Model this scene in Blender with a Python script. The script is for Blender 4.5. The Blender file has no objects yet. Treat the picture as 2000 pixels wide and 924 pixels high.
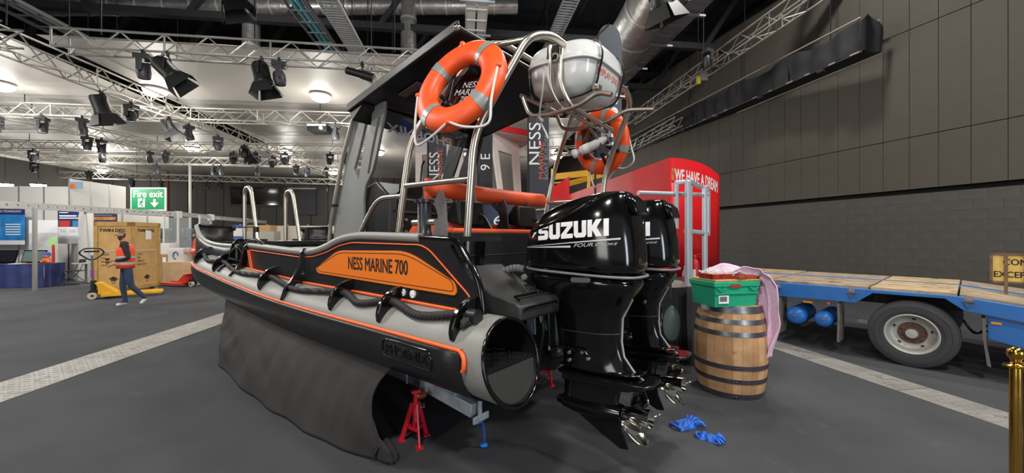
import bpy, bmesh, math, random
from mathutils import Vector, Matrix
from math import sin, cos, pi, radians
random.seed(7)
scn = bpy.context.scene
COL = scn.collection

# ------------------------------------------------------------------ camera
F_PX, EYE = 750.0, 1.63
cam_d = bpy.data.cameras.new('camera'); cam = bpy.data.objects.new('camera', cam_d); COL.objects.link(cam)
cam_d.sensor_fit = 'HORIZONTAL'; cam_d.sensor_width = 36.0; cam_d.lens = F_PX * 36.0 / 2000.0
cam_d.clip_start = 0.05; cam_d.clip_end = 200
cam.location = (0, 0, EYE); cam.rotation_euler = (pi / 2, 0, 0)
scn.camera = cam

# ------------------------------------------------------------------ world, hall light, exposure
wld = bpy.data.worlds.new('hall_air'); scn.world = wld; wld.use_nodes = True
wld.node_tree.nodes['Background'].inputs[0].default_value = (0.86, 0.92, 1.0, 1)
wld.node_tree.nodes['Background'].inputs[1].default_value = 0.26
def area(name, loc, target, sx, sy, power, col=(1, 1, 1)):
    l = bpy.data.lights.new(name, 'AREA'); l.shape = 'RECTANGLE'; l.size = sx; l.size_y = sy
    l.energy = power; l.color = col
    o = bpy.data.objects.new(name, l); COL.objects.link(o); o.location = loc
    o.rotation_euler = (Vector(target) - Vector(loc)).to_track_quat('-Z', 'Y').to_euler()
    return o
WARM = (1.0, 0.97, 0.92)
# behind the camera: assumed door daylight at right, added warm fill at left
area('assumed_door_or_added_fill', (6.0, -7.0, 2.3), (1.0, 3.0, 1.6), 1.6, 4.2, 330, (0.84, 0.92, 1.0))  # daylight of an assumed door, out of view
area('assumed_door_or_added_fill', (-9.0, -8.0, 2.6), (-2.0, 4.0, 1.0), 4.0, 4.0, 300, (1.0, 0.97, 0.92))  # unseen warm fill added on the left, no door there
# assumed hall lamps, out of view over and behind the camera, plus added stand fills
for lx, ly, lz, p in ((-5.9, 4.0, 6.0, 240), (-1.4, -1.2, 6.3, 300), (3.4, 0.2, 6.6, 240), (-6.2, -3.4, 6.0, 180),
                      (3.0, 5.5, 7.2, 130), (7.6, 1.2, 8.2, 420), (6.2, 8.5, 10.6, 420), (-12.5, 6.0, 6.0, 380), (1.5, 13.0, 8.0, 200), (-16.5, 10.5, 5.6, 260), (-17.5, 16.5, 5.6, 260)):  # last two are unseen fills added to brighten the stands
    area('hall_lamp', (lx, ly, lz), (lx, ly, 0), 0.7, 0.7, p, WARM)
for lx, ly, lz, p in ((-7.5, 9.0, 7.4, 240), (-1.0, 8.5, 7.6, 240), (3.0, 11.5, 7.4, 240)):      # unseen fill lights added to brighten the ducts and roof
    l = bpy.data.lights.new('duct_fill_light', 'POINT'); l.energy = p; l.color = WARM; l.shadow_soft_size = .3
    o = bpy.data.objects.new('duct_fill_light', l); COL.objects.link(o); o.location = (lx, ly, lz)
scn.view_settings.view_transform = 'Standard'; scn.view_settings.look = 'None'
scn.view_settings.gamma = 1.0; scn.view_settings.use_curve_mapping = False
scn.view_settings.exposure = 0.0

# ------------------------------------------------------------------ placement helpers (metres; the camera stands at the origin, 1.63 up)
def at(u, v, d): return Vector(((u - 1000) / F_PX * d, d, EYE - (v - 462) / F_PX * d))
def fl(u, v, z=0.0): return at(u, v, (EYE - z) * F_PX / (v - 462.0))

# ------------------------------------------------------------------ materials
def lin(h):
    c = [int(h[i:i + 2], 16) / 255.0 for i in (0, 2, 4)]
    return tuple(x / 12.92 if x <= 0.04045 else ((x + 0.055) / 1.055) ** 2.4 for x in c) + (1,)
MATS = {}
def mat(name, hexc, rough=0.5, metal=0.0, noise=None, bump=None, coat=0.0, spec=0.5, emit=0.0, rnoise=None, dirt=None, trans=0.0, alpha=1.0, wave=None):
    if name in MATS: return MATS[name]
    m = bpy.data.materials.new(name); m.use_nodes = True; MATS[name] = m
    nt = m.node_tree; b = nt.nodes['Principled BSDF']; L = nt.links
    c = lin(hexc)
    b.inputs['Base Color'].default_value = c; b.inputs['Roughness'].default_value = rough
    b.inputs['Metallic'].default_value = metal; b.inputs['Coat Weight'].default_value = coat
    b.inputs['Coat Roughness'].default_value = 0.04
    b.inputs['Specular IOR Level'].default_value = spec
    if trans: b.inputs['Transmission Weight'].default_value = trans; b.inputs['IOR'].default_value = 1.1
    if alpha < 1: b.inputs['Alpha'].default_value = alpha
    if emit: b.inputs['Emission Color'].default_value = c; b.inputs['Emission Strength'].default_value = emit
    tc = nt.nodes.new('ShaderNodeTexCoord')
    src = None
    if noise:
        n = nt.nodes.new('ShaderNodeTexNoise'); n.inputs['Scale'].default_value = noise[0]; n.inputs['Detail'].default_value = 6
        L.new(tc.outputs['Object'], n.inputs['Vector'])
        r = nt.nodes.new('ShaderNodeValToRGB'); a = noise[1]
        r.color_ramp.elements[0].position = 0.3; r.color_ramp.elements[1].position = 0.7
        r.color_ramp.elements[0].color = tuple(x * (1 - a) for x in c[:3]) + (1,)
        r.color_ramp.elements[1].color = tuple(min(1, x * (1 + a)) for x in c[:3]) + (1,)
        L.new(n.outputs['Fac'], r.inputs[0]); src = r.outputs[0]
    if dirt:    # (scale, hex, threshold)
        n = nt.nodes.new('ShaderNodeTexNoise'); n.inputs['Scale'].default_value = dirt[0]; n.inputs['Detail'].default_value = 8; n.inputs['Roughness'].default_value = 0.65
        L.new(tc.outputs['Object'], n.inputs['Vector'])
        r = nt.nodes.new('ShaderNodeValToRGB'); r.color_ramp.elements[0].position = dirt[2]; r.color_ramp.elements[1].position = dirt[2] + 0.08
        L.new(n.outputs['Fac'], r.inputs[0])
        mx = nt.nodes.new('ShaderNodeMix'); mx.data_type = 'RGBA'
        L.new(r.outputs[0], mx.inputs[0]); mx.inputs[7].default_value = lin(dirt[1])
        if src: L.new(src, mx.inputs[6])
        else: mx.inputs[6].default_value = c
        src = mx.outputs[2]
    if src: L.new(src, b.inputs['Base Color'])
    if rnoise:
        n = nt.nodes.new('ShaderNodeTexNoise'); n.inputs['Scale'].default_value = rnoise[0]; n.inputs['Detail'].default_value = 5
        L.new(tc.outputs['Object'], n.inputs['Vector'])
        mr = nt.nodes.new('ShaderNodeMapRange'); mr.inputs[1].default_value = 0.3; mr.inputs[2].default_value = 0.7
        mr.inputs[3].default_value = rough; mr.inputs[4].default_value = rnoise[1]
        L.new(n.outputs['Fac'], mr.inputs[0]); L.new(mr.outputs[0], b.inputs['Roughness'])
    if bump or wave:
        bp = nt.nodes.new('ShaderNodeBump')
        if bump:
            n = nt.nodes.new('ShaderNodeTexNoise'); n.inputs['Scale'].default_value = bump[0]; n.inputs['Detail'].default_value = 4
            bp.inputs['Strength'].default_value = bump[1]
        else:
            n = nt.nodes.new('ShaderNodeTexWave'); n.bands_direction = wave[2]; n.inputs['Scale'].default_value = wave[0]
            bp.inputs['Strength'].default_value = wave[1]
        bp.inputs['Distance'].default_value = 0.02
        L.new(tc.outputs['Object'], n.inputs['Vector']); L.new(n.outputs['Fac'], bp.inputs['Height'])
        L.new(bp.outputs[0], b.inputs['Normal'])
    return m

# ------------------------------------------------------------------ mesh builder
def frame(d):
    d = Vector(d).normalized(); a = Vector((0, 0, 1)) if abs(d.z) < 0.9 else Vector((1, 0, 0))
    x = a.cross(d).normalized(); return x, d.cross(x), d
class MB:
    def __init__(s): s.v = []; s.f = []
    def add(s, vs, fs):
        n = len(s.v); s.v += [tuple(p) for p in vs]; s.f += [tuple(i + n for i in q) for q in fs]; return s
    def box(s, c, d, T=None, rz=0):
        x, y, z = d[0] / 2, d[1] / 2, d[2] / 2
        vs = [Vector((i * x, j * y, k * z)) for i in (-1, 1) for j in (-1, 1) for k in (-1, 1)]
        if rz: R = Matrix.Rotation(rz, 3, 'Z'); vs = [R @ p for p in vs]
        vs = [p + Vector(c) for p in vs]
        if T: vs = [T @ p for p in vs]
        return s.add(vs, [(0, 1, 3, 2), (4, 6, 7, 5), (0, 4, 5, 1), (2, 3, 7, 6), (0, 2, 6, 4), (1, 5, 7, 3)])
    def bar(s, p0, p1, w, h, upv=(0, 0, 1)):
        p0 = Vector(p0); p1 = Vector(p1); d = (p1 - p0).normalized(); u = Vector(upv)
        if abs(d.dot(u)) > 0.95: u = Vector((1, 0, 0))
        x = d.cross(u).normalized(); y = x.cross(d)
        vs = [p + x * (i * w / 2) + y * (j * h / 2) for p in (p0, p1) for i, j in ((-1, -1), (1, -1), (1, 1), (-1, 1))]
        return s.add(vs, [(3, 2, 1, 0), (4, 5, 6, 7), (0, 1, 5, 4), (1, 2, 6, 5), (2, 3, 7, 6), (3, 0, 4, 7)])
    def tube(s, pts, r, n=10, closed=False, caps=True):
        pts = [Vector(p) for p in pts]; N = len(pts); rs = r if isinstance(r, (list, tuple)) else [r] * N
        ts = []
        for i in range(N):
            a = pts[(i - 1) % N] if (closed or i > 0) else pts[i]; b = pts[(i + 1) % N] if (closed or i < N - 1) else pts[i]
            ts.append((b - a).normalized())
        x, y, _ = frame(ts[0]); vs = []; 
        for i in range(N):
            t = ts[i]; x = (x - t * x.dot(t)).normalized(); y = t.cross(x)
            vs += [pts[i] + (x * cos(2 * pi * k / n) + y * sin(2 * pi * k / n)) * rs[i] for k in range(n)]
        fs = []
        for i in range(N if closed else N - 1):
            j = (i + 1) % N
            fs += [(i * n + k, i * n + (k + 1) % n, j * n + (k + 1) % n, j * n + k) for k in range(n)]
        if caps and not closed: fs += [tuple(range(n - 1, -1, -1)), tuple((N - 1) * n + k for k in range(n))]
        return s.add(vs, fs)
    def cyl(s, p0, p1, r, r1=None, n=16, caps=True): return s.tube([p0, p1], [r, r if r1 is None else r1], n, caps=caps)
    def lathe(s, prof, n=24, c=(0, 0, 0), axis=(0, 0, 1), a0=0, a1=2 * pi):
        x, y, z = frame(axis); c = Vector(c); full = abs(a1 - a0 - 2 * pi) < 1e-6; m = n if full else n + 1
        vs = [c + (x * cos(a0 + (a1 - a0) * k / n) + y * sin(a0 + (a1 - a0) * k / n)) * r + z * h for r, h in prof for k in range(m)]
        fs = []
        for i in range(len(prof) - 1):
            for k in range(n): fs.append((i * m + k, i * m + (k + 1) % m, (i + 1) * m + (k + 1) % m, (i + 1) * m + k))
        s.add(vs, fs); return s
    def sphere(s, c, r, n=14, m=8, sc=(1, 1, 1)):
        c = Vector(c); vs = [c + Vector((0, 0, r * sc[2]))]
        for i in range(1, m):
            for k in range(n):
                t = pi * i / m; a = 2 * pi * k / n
                vs.append(c + Vector((r * sin(t) * cos(a) * sc[0], r * sin(t) * sin(a) * sc[1], r * cos(t) * sc[2])))
        vs.append(c + Vector((0, 0, -r * sc[2]))); fs = []
        for k in range(n): fs.append((0, 1 + k, 1 + (k + 1) % n)); fs.append((len(vs) - 1, 1 + (m - 2) * n + (k + 1) % n, 1 + (m - 2) * n + k))
        for i in range(m - 2):
            for k in range(n): fs.append((1 + i * n + k, 1 + (i + 1) * n + k, 1 + (i + 1) * n + (k + 1) % n, 1 + i * n + (k + 1) % n))
        return s.add(vs, fs)
    def loft(s, rings, cap=True, closed=True):
        n = len(rings[0]); vs = [p for r in rings for p in r]; fs = []
        for i in range(len(rings) - 1):
            for k in range(n if closed else n - 1):
                fs.append((i * n + k, i * n + (k + 1) % n, (i + 1) * n + (k + 1) % n, (i + 1) * n + k))
        if cap and closed: fs += [tuple(range(n - 1, -1, -1)), tuple((len(rings) - 1) * n + k for k in range(n))]
        return s.add(vs, fs)
    def grid(s, fn, nu, nv):
        vs = [fn(i / nu, j / nv) for j in range(nv + 1) for i in range(nu + 1)]
        return s.add(vs, [(j * (nu + 1) + i, j * (nu + 1) + i + 1, (j + 1) * (nu + 1) + i + 1, (j + 1) * (nu + 1) + i) for j in range(nv) for i in range(nu)])
    def prism(s, poly, o, ex, ey, h):      # poly in the plane (o, ex, ey), thickness vector h
        o = Vector(o); ex = Vector(ex); ey = Vector(ey); h = Vector(h); n = len(poly)
        a = [o + ex * p[0] + ey * p[1] - h / 2 for p in poly]; b = [p + h for p in a]
        return s.add(a + b, [tuple(range(n - 1, -1, -1)), tuple(range(n, 2 * n))] + [(k, (k + 1) % n, n + (k + 1) % n, n + k) for k in range(n)])
    def build(s, name, m, parent=None, smooth=35, bevel=0, solid=0, xf=None, sub=0):
        me = bpy.data.meshes.new(name)
        vs = [xf(p) for p in s.v] if xf else s.v
        me.from_pydata(vs, [], s.f); me.validate()
        b = bmesh.new(); b.from_mesh(me); bmesh.ops.recalc_face_normals(b, faces=b.faces); b.to_mesh(me); b.free()
        return finish(me, name, m, parent, smooth, bevel, solid, sub)
def finish(me, name, m, parent=None, smooth=35, bevel=0, solid=0, sub=0):
    if smooth:
        me.polygons.foreach_set('use_smooth', [True] * len(me.polygons))
        if smooth < 180: me.set_sharp_from_angle(angle=radians(smooth))
    me.materials.clear(); me.materials.append(m)
    o = bpy.data.objects.new(name, me); COL.objects.link(o)
    if parent: o.parent = parent
    if solid: d = o.modifiers.new('solid', 'SOLIDIFY'); d.thickness = solid; d.offset = 0
    if bevel: d = o.modifiers.new('bevel', 'BEVEL'); d.width = bevel; d.segments = 2; d.limit_method = 'ANGLE'; d.angle_limit = radians(40)
    if sub: d = o.modifiers.new('sub', 'SUBSURF'); d.levels = sub; d.render_levels = sub
    return o
def inst(o, parent=None, name=None):       # another object of the same mesh
    c = o.copy(); COL.objects.link(c)
    if name: c.name = name
    if parent is not None: c.parent = parent
    return c
def tag(o, label=None, cat=None, group=None, kind=None):
    if label: o['label'] = label
    if cat: o['category'] = cat
    if group: o['group'] = group
    if kind: o['kind'] = kind
    return o
def thing(name, label, cat, loc=(0, 0, 0), rz=0, group=None):
    o = bpy.data.objects.new(name, None); COL.objects.link(o); o.empty_display_size = 0.1
    o.location = loc; o.rotation_euler = (0, 0, rz); return tag(o, label, cat, group)
def dup(root, loc=None, rz=None, label=None, rot=None):
    r = root.copy(); COL.objects.link(r)
    if loc is not None: r.location = loc
    if rz is not None: r.rotation_euler = (0, 0, rz)
    if rot is not None: r.rotation_euler = rot
    if label: r['label'] = label
    for ch in list(root.children):
        c = ch.copy(); COL.objects.link(c); c.parent = r
        for g in ch.children:
            d = g.copy(); COL.objects.link(d); d.parent = c
    return r
def curve_mesh(cd):
    o = bpy.data.objects.new('tmp', cd); COL.objects.link(o)
    dg = bpy.context.evaluated_depsgraph_get(); me = bpy.data.meshes.new_from_object(o.evaluated_get(dg))
    bpy.data.objects.remove(o); bpy.data.curves.remove(cd); return me
def plate_mesh(loops, th, bev=0.0):        # flat plate with holes, outline in local xy, thickness along z
    cd = bpy.data.curves.new('p', 'CURVE'); cd.dimensions = '2D'; cd.fill_mode = 'BOTH'; cd.extrude = max(th / 2 - bev, 0.0005); cd.bevel_depth = bev; cd.bevel_resolution = 1
    for lp in loops:
        sp = cd.splines.new('POLY'); sp.points.add(len(lp) - 1); sp.use_cyclic_u = True
        for i, p in enumerate(lp): sp.points[i].co = (p[0], p[1], 0, 1)
    return curve_mesh(cd)
def plate(name, loops, th, m, parent, o, ex, ey, bev=0.0, smooth=35):
    me = plate_mesh(loops, th, bev); ex = Vector(ex).normalized(); ey = Vector(ey).normalized(); ez = ex.cross(ey)
    T = Matrix(((ex.x, ey.x, ez.x, o[0]), (ex.y, ey.y, ez.y, o[1]), (ex.z, ey.z, ez.z, o[2]), (0, 0, 0, 1)))
    me.transform(T); return finish(me, name, m, parent, smooth)
def text_mesh(body, size, bold=0.0, shear=0.0, sx=1.0, extrude=0.0, align='CENTER', space=1.0, line=1.0, fat=0.0):
    cd = bpy.data.curves.new('t', 'FONT'); cd.body = body; cd.size = size; cd.offset = bold; cd.shear = shear; cd.extrude = extrude
    cd.align_x = align; cd.align_y = 'CENTER'; cd.space_character = space; cd.space_line = line; cd.resolution_u = 3
    me = curve_mesh(cd)
    if fat:
        b = bmesh.new()
        for q, (dx, dy) in enumerate(((-fat, 0), (fat, 0), (0, fat * .6), (0, -fat * .6))):
            n0 = len(b.verts); b.from_mesh(me); b.verts.ensure_lookup_table()
            for v in b.verts[n0:]: v.co.x += dx; v.co.y += dy; v.co.z += q * 0.00012
        b.to_mesh(me); b.free()
    if sx != 1.0:
        for v in me.vertices: v.co.x *= sx
    return me
def text(name, body, size, m, parent, o, ex, ey, **k):
    me = text_mesh(body, size, **k); ex = Vector(ex).normalized(); ey = Vector(ey).normalized(); ez = ex.cross(ey)
    me.transform(Matrix(((ex.x, ey.x, ez.x, o[0]), (ex.y, ey.y, ez.y, o[1]), (ex.z, ey.z, ez.z, o[2]), (0, 0, 0, 1))))
    return finish(me, name, m, parent, 0)
def subdiv(me, n=1):
    b = bmesh.new(); b.from_mesh(me); bmesh.ops.subdivide_edges(b, edges=b.edges, cuts=n, use_grid_fill=False); bmesh.ops.triangulate(b, faces=b.faces); b.to_mesh(me); b.free()
def rrect(w, h, r, n=5, cx=0, cy=0):
    out = []
    for sx, sy, a in ((1, 1, 0), (-1, 1, pi / 2), (-1, -1, pi), (1, -1, 3 * pi / 2)):
        for i in range(n + 1):
            t = a + pi / 2 * i / n; out.append((cx + sx * (w / 2 - r) + r * cos(t), cy + sy * (h / 2 - r) + r * sin(t)))
    return out
def smooth_path(pts, n=6, closed=False):   # Catmull-Rom
    pts = [Vector(p) for p in pts]; N = len(pts); out = []
    for i in range(N if closed else N - 1):
        g = (lambda k: pts[k % N]) if closed else (lambda k: pts[min(max(k, 0), N - 1)])
        a, b, c, d = g(i - 1), g(i), g(i + 1), g(i + 2)
        for j in range(n):
            t = j / n; out.append(0.5 * (2 * b + (c - a) * t + (2 * a - 5 * b + 4 * c - d) * t * t + (3 * b - a - 3 * c + d) * t ** 3))
    if not closed: out.append(pts[-1])
    return out
def fillet(pts, r, n=5, closed=False):     # round the corners of a polyline (2D tuples or 3D)
    pts = [Vector(p) for p in pts]; N = len(pts); out = []
    for i in range(N):
        if not closed and i in (0, N - 1): out.append(pts[i]); continue
        p, a, b = pts[i], pts[(i - 1) % N], pts[(i + 1) % N]
        ri = r[i] if isinstance(r, (list, tuple)) else r
        d1 = (a - p); d2 = (b - p); k = min(ri, d1.length * 0.49, d2.length * 0.49)
        s0 = p + d1.normalized() * k; s1 = p + d2.normalized() * k
        for j in range(n + 1):
            t = j / n; out.append(s0 * (1 - t) ** 2 + p * (2 * t * (1 - t)) + s1 * t * t)
    return out

BLK = mat('black_plastic', '141415', 0.42, noise=(3, 0.15))
GLOSS = mat('gloss_black', '0b0b0c', 0.13, spec=0.6)
PEG = mat('grey_polyethylene', '878782', 0.45, noise=(2.2, 0.07), dirt=(7, '55554f', 0.72))
PEB = mat('black_polyethylene', '1b1b1c', 0.36, noise=(5, 0.2), bump=(40, 0.06))
ORG = mat('orange_sheet', 'ee7a1c', 0.45)
ORT = mat('orange_trim', 'f0642a', 0.45, dirt=(9, 'd8a58c', 0.66))
STEEL = mat('brushed_stainless', 'd0cabd', 0.28, 1.0, rnoise=(8, 0.38))
CHROME = mat('polished_steel', 'd6d4cc', 0.1, 1.0)
GALV = mat('galvanised_steel', 'b4bcc2', 0.45, 0.4, noise=(14, 0.2))
ALU = mat('truss_aluminium', 'c9c6bf', 0.4, 0.65)
DARK = mat('dark_paint', '1d1d1f', 0.7)
RED = mat('red_paint', 'c81e24', 0.45)
WHITE = mat('white_laminate', 'd9d7d2', 0.6)
WHT = mat('white_print', 'f0efec', 0.5)
BLKPRINT = mat('black_print', '1c1714', 0.6)
ROPEW = mat('white_rope', 'd8d4cc', 0.8)
# ------------------------------------------------------------------ the setting
HY = radians(7.0)                                  # the hall runs 7 degrees left of the view
HF = Vector((-sin(HY), cos(HY), 0)); HR = Vector((cos(HY), sin(HY), 0))
def struct(o, label=None): o['kind'] = 'structure'; return o
CARPET = mat('grey_carpet', '47484b', 0.95, noise=(1.1, 0.16), bump=(220, 0.35), spec=0.15, dirt=(1.7, '505155', 0.62))
m = MB().box((-14, 14, -0.05), (72, 60, 0.1)); struct(m.build('floor', CARPET, smooth=0))
TREAD = mat('worn_tread_plate', '8d8a84', 0.55, 0.25, noise=(3, 0.25), bump=(60, 0.3), dirt=(2.2, '5d5a56', 0.58))
def strip(p0, p1, w, name, n):
    p0 = Vector(p0); p1 = Vector(p1); d = (p1 - p0).normalized(); s = Vector((d.y, -d.x, 0))
    root = bpy.data.objects.new(name, None); COL.objects.link(root); root['kind'] = 'structure'
    L = (p1 - p0).length / n
    me = None
    for i in range(n):
        c = p0 + d * (L * (i + 0.5))
        if me is None:
            b = MB(); b.box((0, 0, 0.004), (w, L - 0.012, 0.008))
            # raised diamond lugs of the tread plate
            k = 0; yy = -L / 2 + 0.05
            while yy < L / 2 - 0.05:
                xx = -w / 2 + 0.05
                j = 0
                while xx < w / 2 - 0.03:
                    a = 0.7 if (j + k) % 2 else -0.7
                    b.box((xx, yy, 0.0095), (0.05, 0.013, 0.004), rz=a); xx += 0.075; j += 1
                yy += 0.075; k += 1
            o = b.build('tread_plate', TREAD, root, smooth=0); me = o
        else: o = inst(me, root)
        o.location = c; o.rotation_euler = (0, 0, math.atan2(d.y, d.x) - pi / 2)
    return root
strip((-5.05, 1.5, 0), (-6.35, 12.5, 0), 0.62, 'trim_1', 9)
strip((4.62, 2.0, 0), (3.72, 7.2, 0), 0.42, 'trim_2', 5)

# right wall: painted blockwork below, tall acoustic panels above
WALLP = Vector((10.2, 7.7, 0)); WD = Vector((-sin(radians(16)), cos(radians(16)), 0)); WN = Vector((-WD.y, WD.x, 0))   # WN faces the hall
BLOCK = mat('painted_blockwork', '504e4a', 0.7, noise=(3, 0.12), bump=(45, 0.25))
PANEL = mat('dark_acoustic_panel', '504b43', 0.75, noise=(6, 0.05), bump=(120, 0.08))
VOID = mat('black_void', '060606', 0.9)
wall = bpy.data.objects.new('wall_right', None); COL.objects.link(wall); wall['kind'] = 'structure'
wall.location = WALLP; wall.rotation_euler = (0, 0, math.atan2(WD.y, WD.x))     # local +x runs along the wall away from us, +y faces the hall
struct(MB().box((10, -0.35, 4.8), (44, 0.3, 9.6)).build('backing', VOID, wall, smooth=0))
MORTAR = mat('mortar_joint', '6c6962', 0.85)
struct(MB().box((6, -0.056, 1.3), (30, 0.1, 2.6)).build('mortar_bed', MORTAR, wall, smooth=0))
bl = MB().box((0, 0, 0), (0.446, 0.09, 0.2165)).build('block', BLOCK, wall, smooth=0, bevel=0.003)
first = True; rr = random.Random(3); nb = 0
for r in range(11, -1, -1):
    for c in range(-6, 22):
        if nb >= 296: break
        x = c * 0.45 + (0.225 if r % 2 else 0)
        if r < 2 and x > 4: continue
        o = bl if first else inst(bl, wall); first = False; nb += 1
        o.location = (x, -0.045 + rr.uniform(-0.002, 0.002), 0.112 + r * 0.222)
m = MB()
for r in range(12):
    for c in list(range(-16, -6)) + list(range(22, 44)):
        m.box((c * 0.45 + (0.225 if r % 2 else 0), -0.047, 0.112 + r * 0.222), (0.437, 0.09, 0.212))
o = m.build('distant_blockwork', BLOCK, wall, smooth=0); o['kind'] = 'stuff'
PROWS = ((2.78, 4.035), (4.05, 6.665), (6.68, 9.4))
for z0, z1 in PROWS:
    pm = None
    for c in range(-12, 44):
        if pm is None: o = pm = MB().box((0, 0, 0), (0.521, 0.08, z1 - z0)).build('panel', PANEL, wall, smooth=0, bevel=0.004)
        else: o = inst(pm, wall)
        o.location = (0.16 + 0.265 + c * 0.53, -0.02, (z0 + z1) / 2)
struct(MB().box((6, -0.16, 2.69), (30, 0.1, 0.16)).build('shadow_gap', VOID, wall, smooth=0))

# back wall far off, dark with vertical seams
BACK = mat('dark_wall_cladding', '3a3835', 0.8, noise=(0.8, 0.1))
bw = bpy.data.objects.new('wall_back', None); COL.objects.link(bw); bw['kind'] = 'structure'
bw.location = at(908, 462, 30); bw.location.z = 0; bw.rotation_euler = (0, 0, HY)
struct(MB().box((-6, 0.3, 5.5), (90, 0.3, 11)).build('backing', VOID, bw, smooth=0))
pm = None
for i in range(-24, 14):
    if pm is None: o = pm = MB().box((0, 0, 0), (1.16, 0.1, 10.5)).build('cladding_panel', BACK, bw, smooth=0, bevel=0.01)
    else: o = inst(pm, bw)
    o.location = (i * 1.2, 0.08, 5.3)
# observation window in the back wall
wn = struct(MB().box((-15.2, -0.02, 4.6), (3.2, 0.12, 1.35)).build('window_1', mat('window_glass_dark', '1c1c1e', 0.08), bw, smooth=0))
fr = MB()
for z in (3.9, 5.3): fr.box((-15.2, -0.08, z), (3.4, 0.06, 0.1))
for x in (-16.9, -13.5): fr.box((x, -0.08, 4.6), (0.1, 0.06, 1.5))
struct(fr.build('window_frame', mat('window_frame_black', '121212', 0.5), bw, smooth=0))
# left wall of the hall behind the stands
lw = MB().box((0, 0, 3.3), (0.3, 60, 6.6)); o = struct(lw.build('wall_left', BACK, smooth=0)); o.location = (-27.5, 14, 0); o.rotation_euler = (0, 0, HY)

# ceiling: pale stretched gauze sheets at 6 m over the left and back of the hall, dark roof above
GZ = bpy.data.materials.new('ceiling_gauze'); GZ.use_nodes = True; nt = GZ.node_tree; b = nt.nodes['Principled BSDF']
b.inputs['Base Color'].default_value = lin('b0aba5'); b.inputs['Roughness'].default_value = 0.42; b.inputs['Specular IOR Level'].default_value = 0.35
tc = nt.nodes.new('ShaderNodeTexCoord'); nz = nt.nodes.new('ShaderNodeTexNoise'); nz.inputs['Scale'].default_value = 0.35
nt.links.new(tc.outputs['Object'], nz.inputs['Vector'])
rp = nt.nodes.new('ShaderNodeValToRGB'); rp.color_ramp.elements[0].color = lin('a7a29c'); rp.color_ramp.elements[1].color = lin('b8b3ac')
nt.links.new(nz.outputs['Fac'], rp.inputs[0]); nt.links.new(rp.outputs[0], b.inputs['Base Color'])
tr = nt.nodes.new('ShaderNodeBsdfTransparent'); mx = nt.nodes.new('ShaderNodeMixShader'); mx.inputs[0].default_value = 0.16
nt.links.new(b.outputs[0], mx.inputs[1]); nt.links.new(tr.outputs[0], mx.inputs[2]); nt.links.new(mx.outputs[0], nt.nodes['Material Output'].inputs[0])
ceil = bpy.data.objects.new('ceiling', None); COL.objects.link(ceil); ceil['kind'] = 'structure'
ceil.location = (0, 0, 0); ceil.rotation_euler = (0, 0, HY)
for i, (x0, x1, y0, y1) in enumerate(((-27, -10.1, 9.6, 14.0), (-9.3, 1.2, 9.6, 14.0), (-27, -10.1, 14.02, 19.6), (-9.3, 4.6, 14.02, 19.6), (-27, 5.4, 19.63, 24.6), (-27, 5.4, 24.63, 29.9))):
    struct(MB().box(((x0 + x1) / 2, (y0 + y1) / 2, 6.05), (x1 - x0, y1 - y0, 0.012)).build('gauze_sheet', GZ, ceil, smooth=0))
ROOF = mat('dark_roof_deck', '26272c', 0.8, noise=(1, 0.15))
struct(MB().box((-6, 13, 11.6), (70, 60, 0.15)).build('roof_deck', ROOF, ceil, smooth=0))
rb = None
for i in range(26):                       # ribs of the roof deck
    if rb is None: o = rb = MB().box((0, 0, 0), (0.12, 46, 0.16)).build('roof_rib', ROOF, ceil, smooth=0)
    else: o = inst(rb, ceil)
    o.location = (-22 + i * 1.5, 12, 11.45)
BEAM = mat('dark_steelwork', '2b2b2e', 0.6)
for i, y in enumerate((9.5, 13.2, 17.0, 21.0)):   # roof girders with diagonals
    g = MB(); g.bar((-27, y, 10.9), (14, y, 10.9), 0.25, 0.3); g.bar((-27, y, 8.6), (14, y, 8.6), 0.22, 0.22)
    g = g.build('roof_girder', BEAM, ceil, smooth=0); struct(g)
    bm_ = None
    for k in range(14):
        x = -26 + k * 2.9
        if bm_ is None: o = bm_ = MB().bar((0, 0, 8.65), (1.45, 0, 10.8), 0.14, 0.16).build('girder_brace', BEAM, g, smooth=0)
        else: o = inst(bm_, g)
        o.location = (x, y, 0)
        if k % 2: o.scale = (1, 1, 1)
# ------------------------------------------------------------------ the workboat (x forward from the transom, y to starboard from the port tube, z up)
BY = radians(51); BO = Vector((-0.02, 2.2, 0)); BROT = radians(141)
BEAM_Y = 2.3
def bxf(p): return (p[0], -p[1], p[2])
def W(x, y, z):                                    # boat coordinates to world
    return BO + Vector((-sin(BY), cos(BY), 0)) * x + Vector((cos(BY), sin(BY), 0)) * y + Vector((0, 0, z))
boat = thing('workboat', 'black and grey twin-engined workboat with orange name panel standing on a trailer', 'boat', BO, BROT)
def bp(mb, name, m, smooth=35, bevel=0, solid=0, parent=None, sub=0): return mb.build(name, m, parent or boat, smooth, bevel, solid, bxf, sub)
def mir(y, s): return y if s > 0 else BEAM_Y - y
def bplate(name, loops, th, m, y, parent=None, bev=0.0):          # plate in a fore-and-aft plane, loops in (x, z)
    return plate(name, loops, th, m, parent or boat, (0, -y, 0), (1, 0, 0), (0, 0, 1), bev)
def tz(x): return 0.92 + max(0, x - 2.2) ** 1.6 * 0.024
TP = [(0, 0), (1, 0), (2, 0), (3, 0), (4, 0), (5, 0), (5.7, 0), (6.25, 0.07), (6.62, 0.28), (6.84, 0.62), (6.9, 1.15)]
TPATH = [Vector((x, y, tz(min(x, 6.4)))) for x, y in TP]
TPATH = smooth_path(TPATH, 5)
TR = 0.24
def tdir(i):
    a = TPATH[max(i - 1, 0)]; b = TPATH[min(i + 1, len(TPATH) - 1)]; d = (b - a); d.z = 0; return d.normalized()
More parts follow.
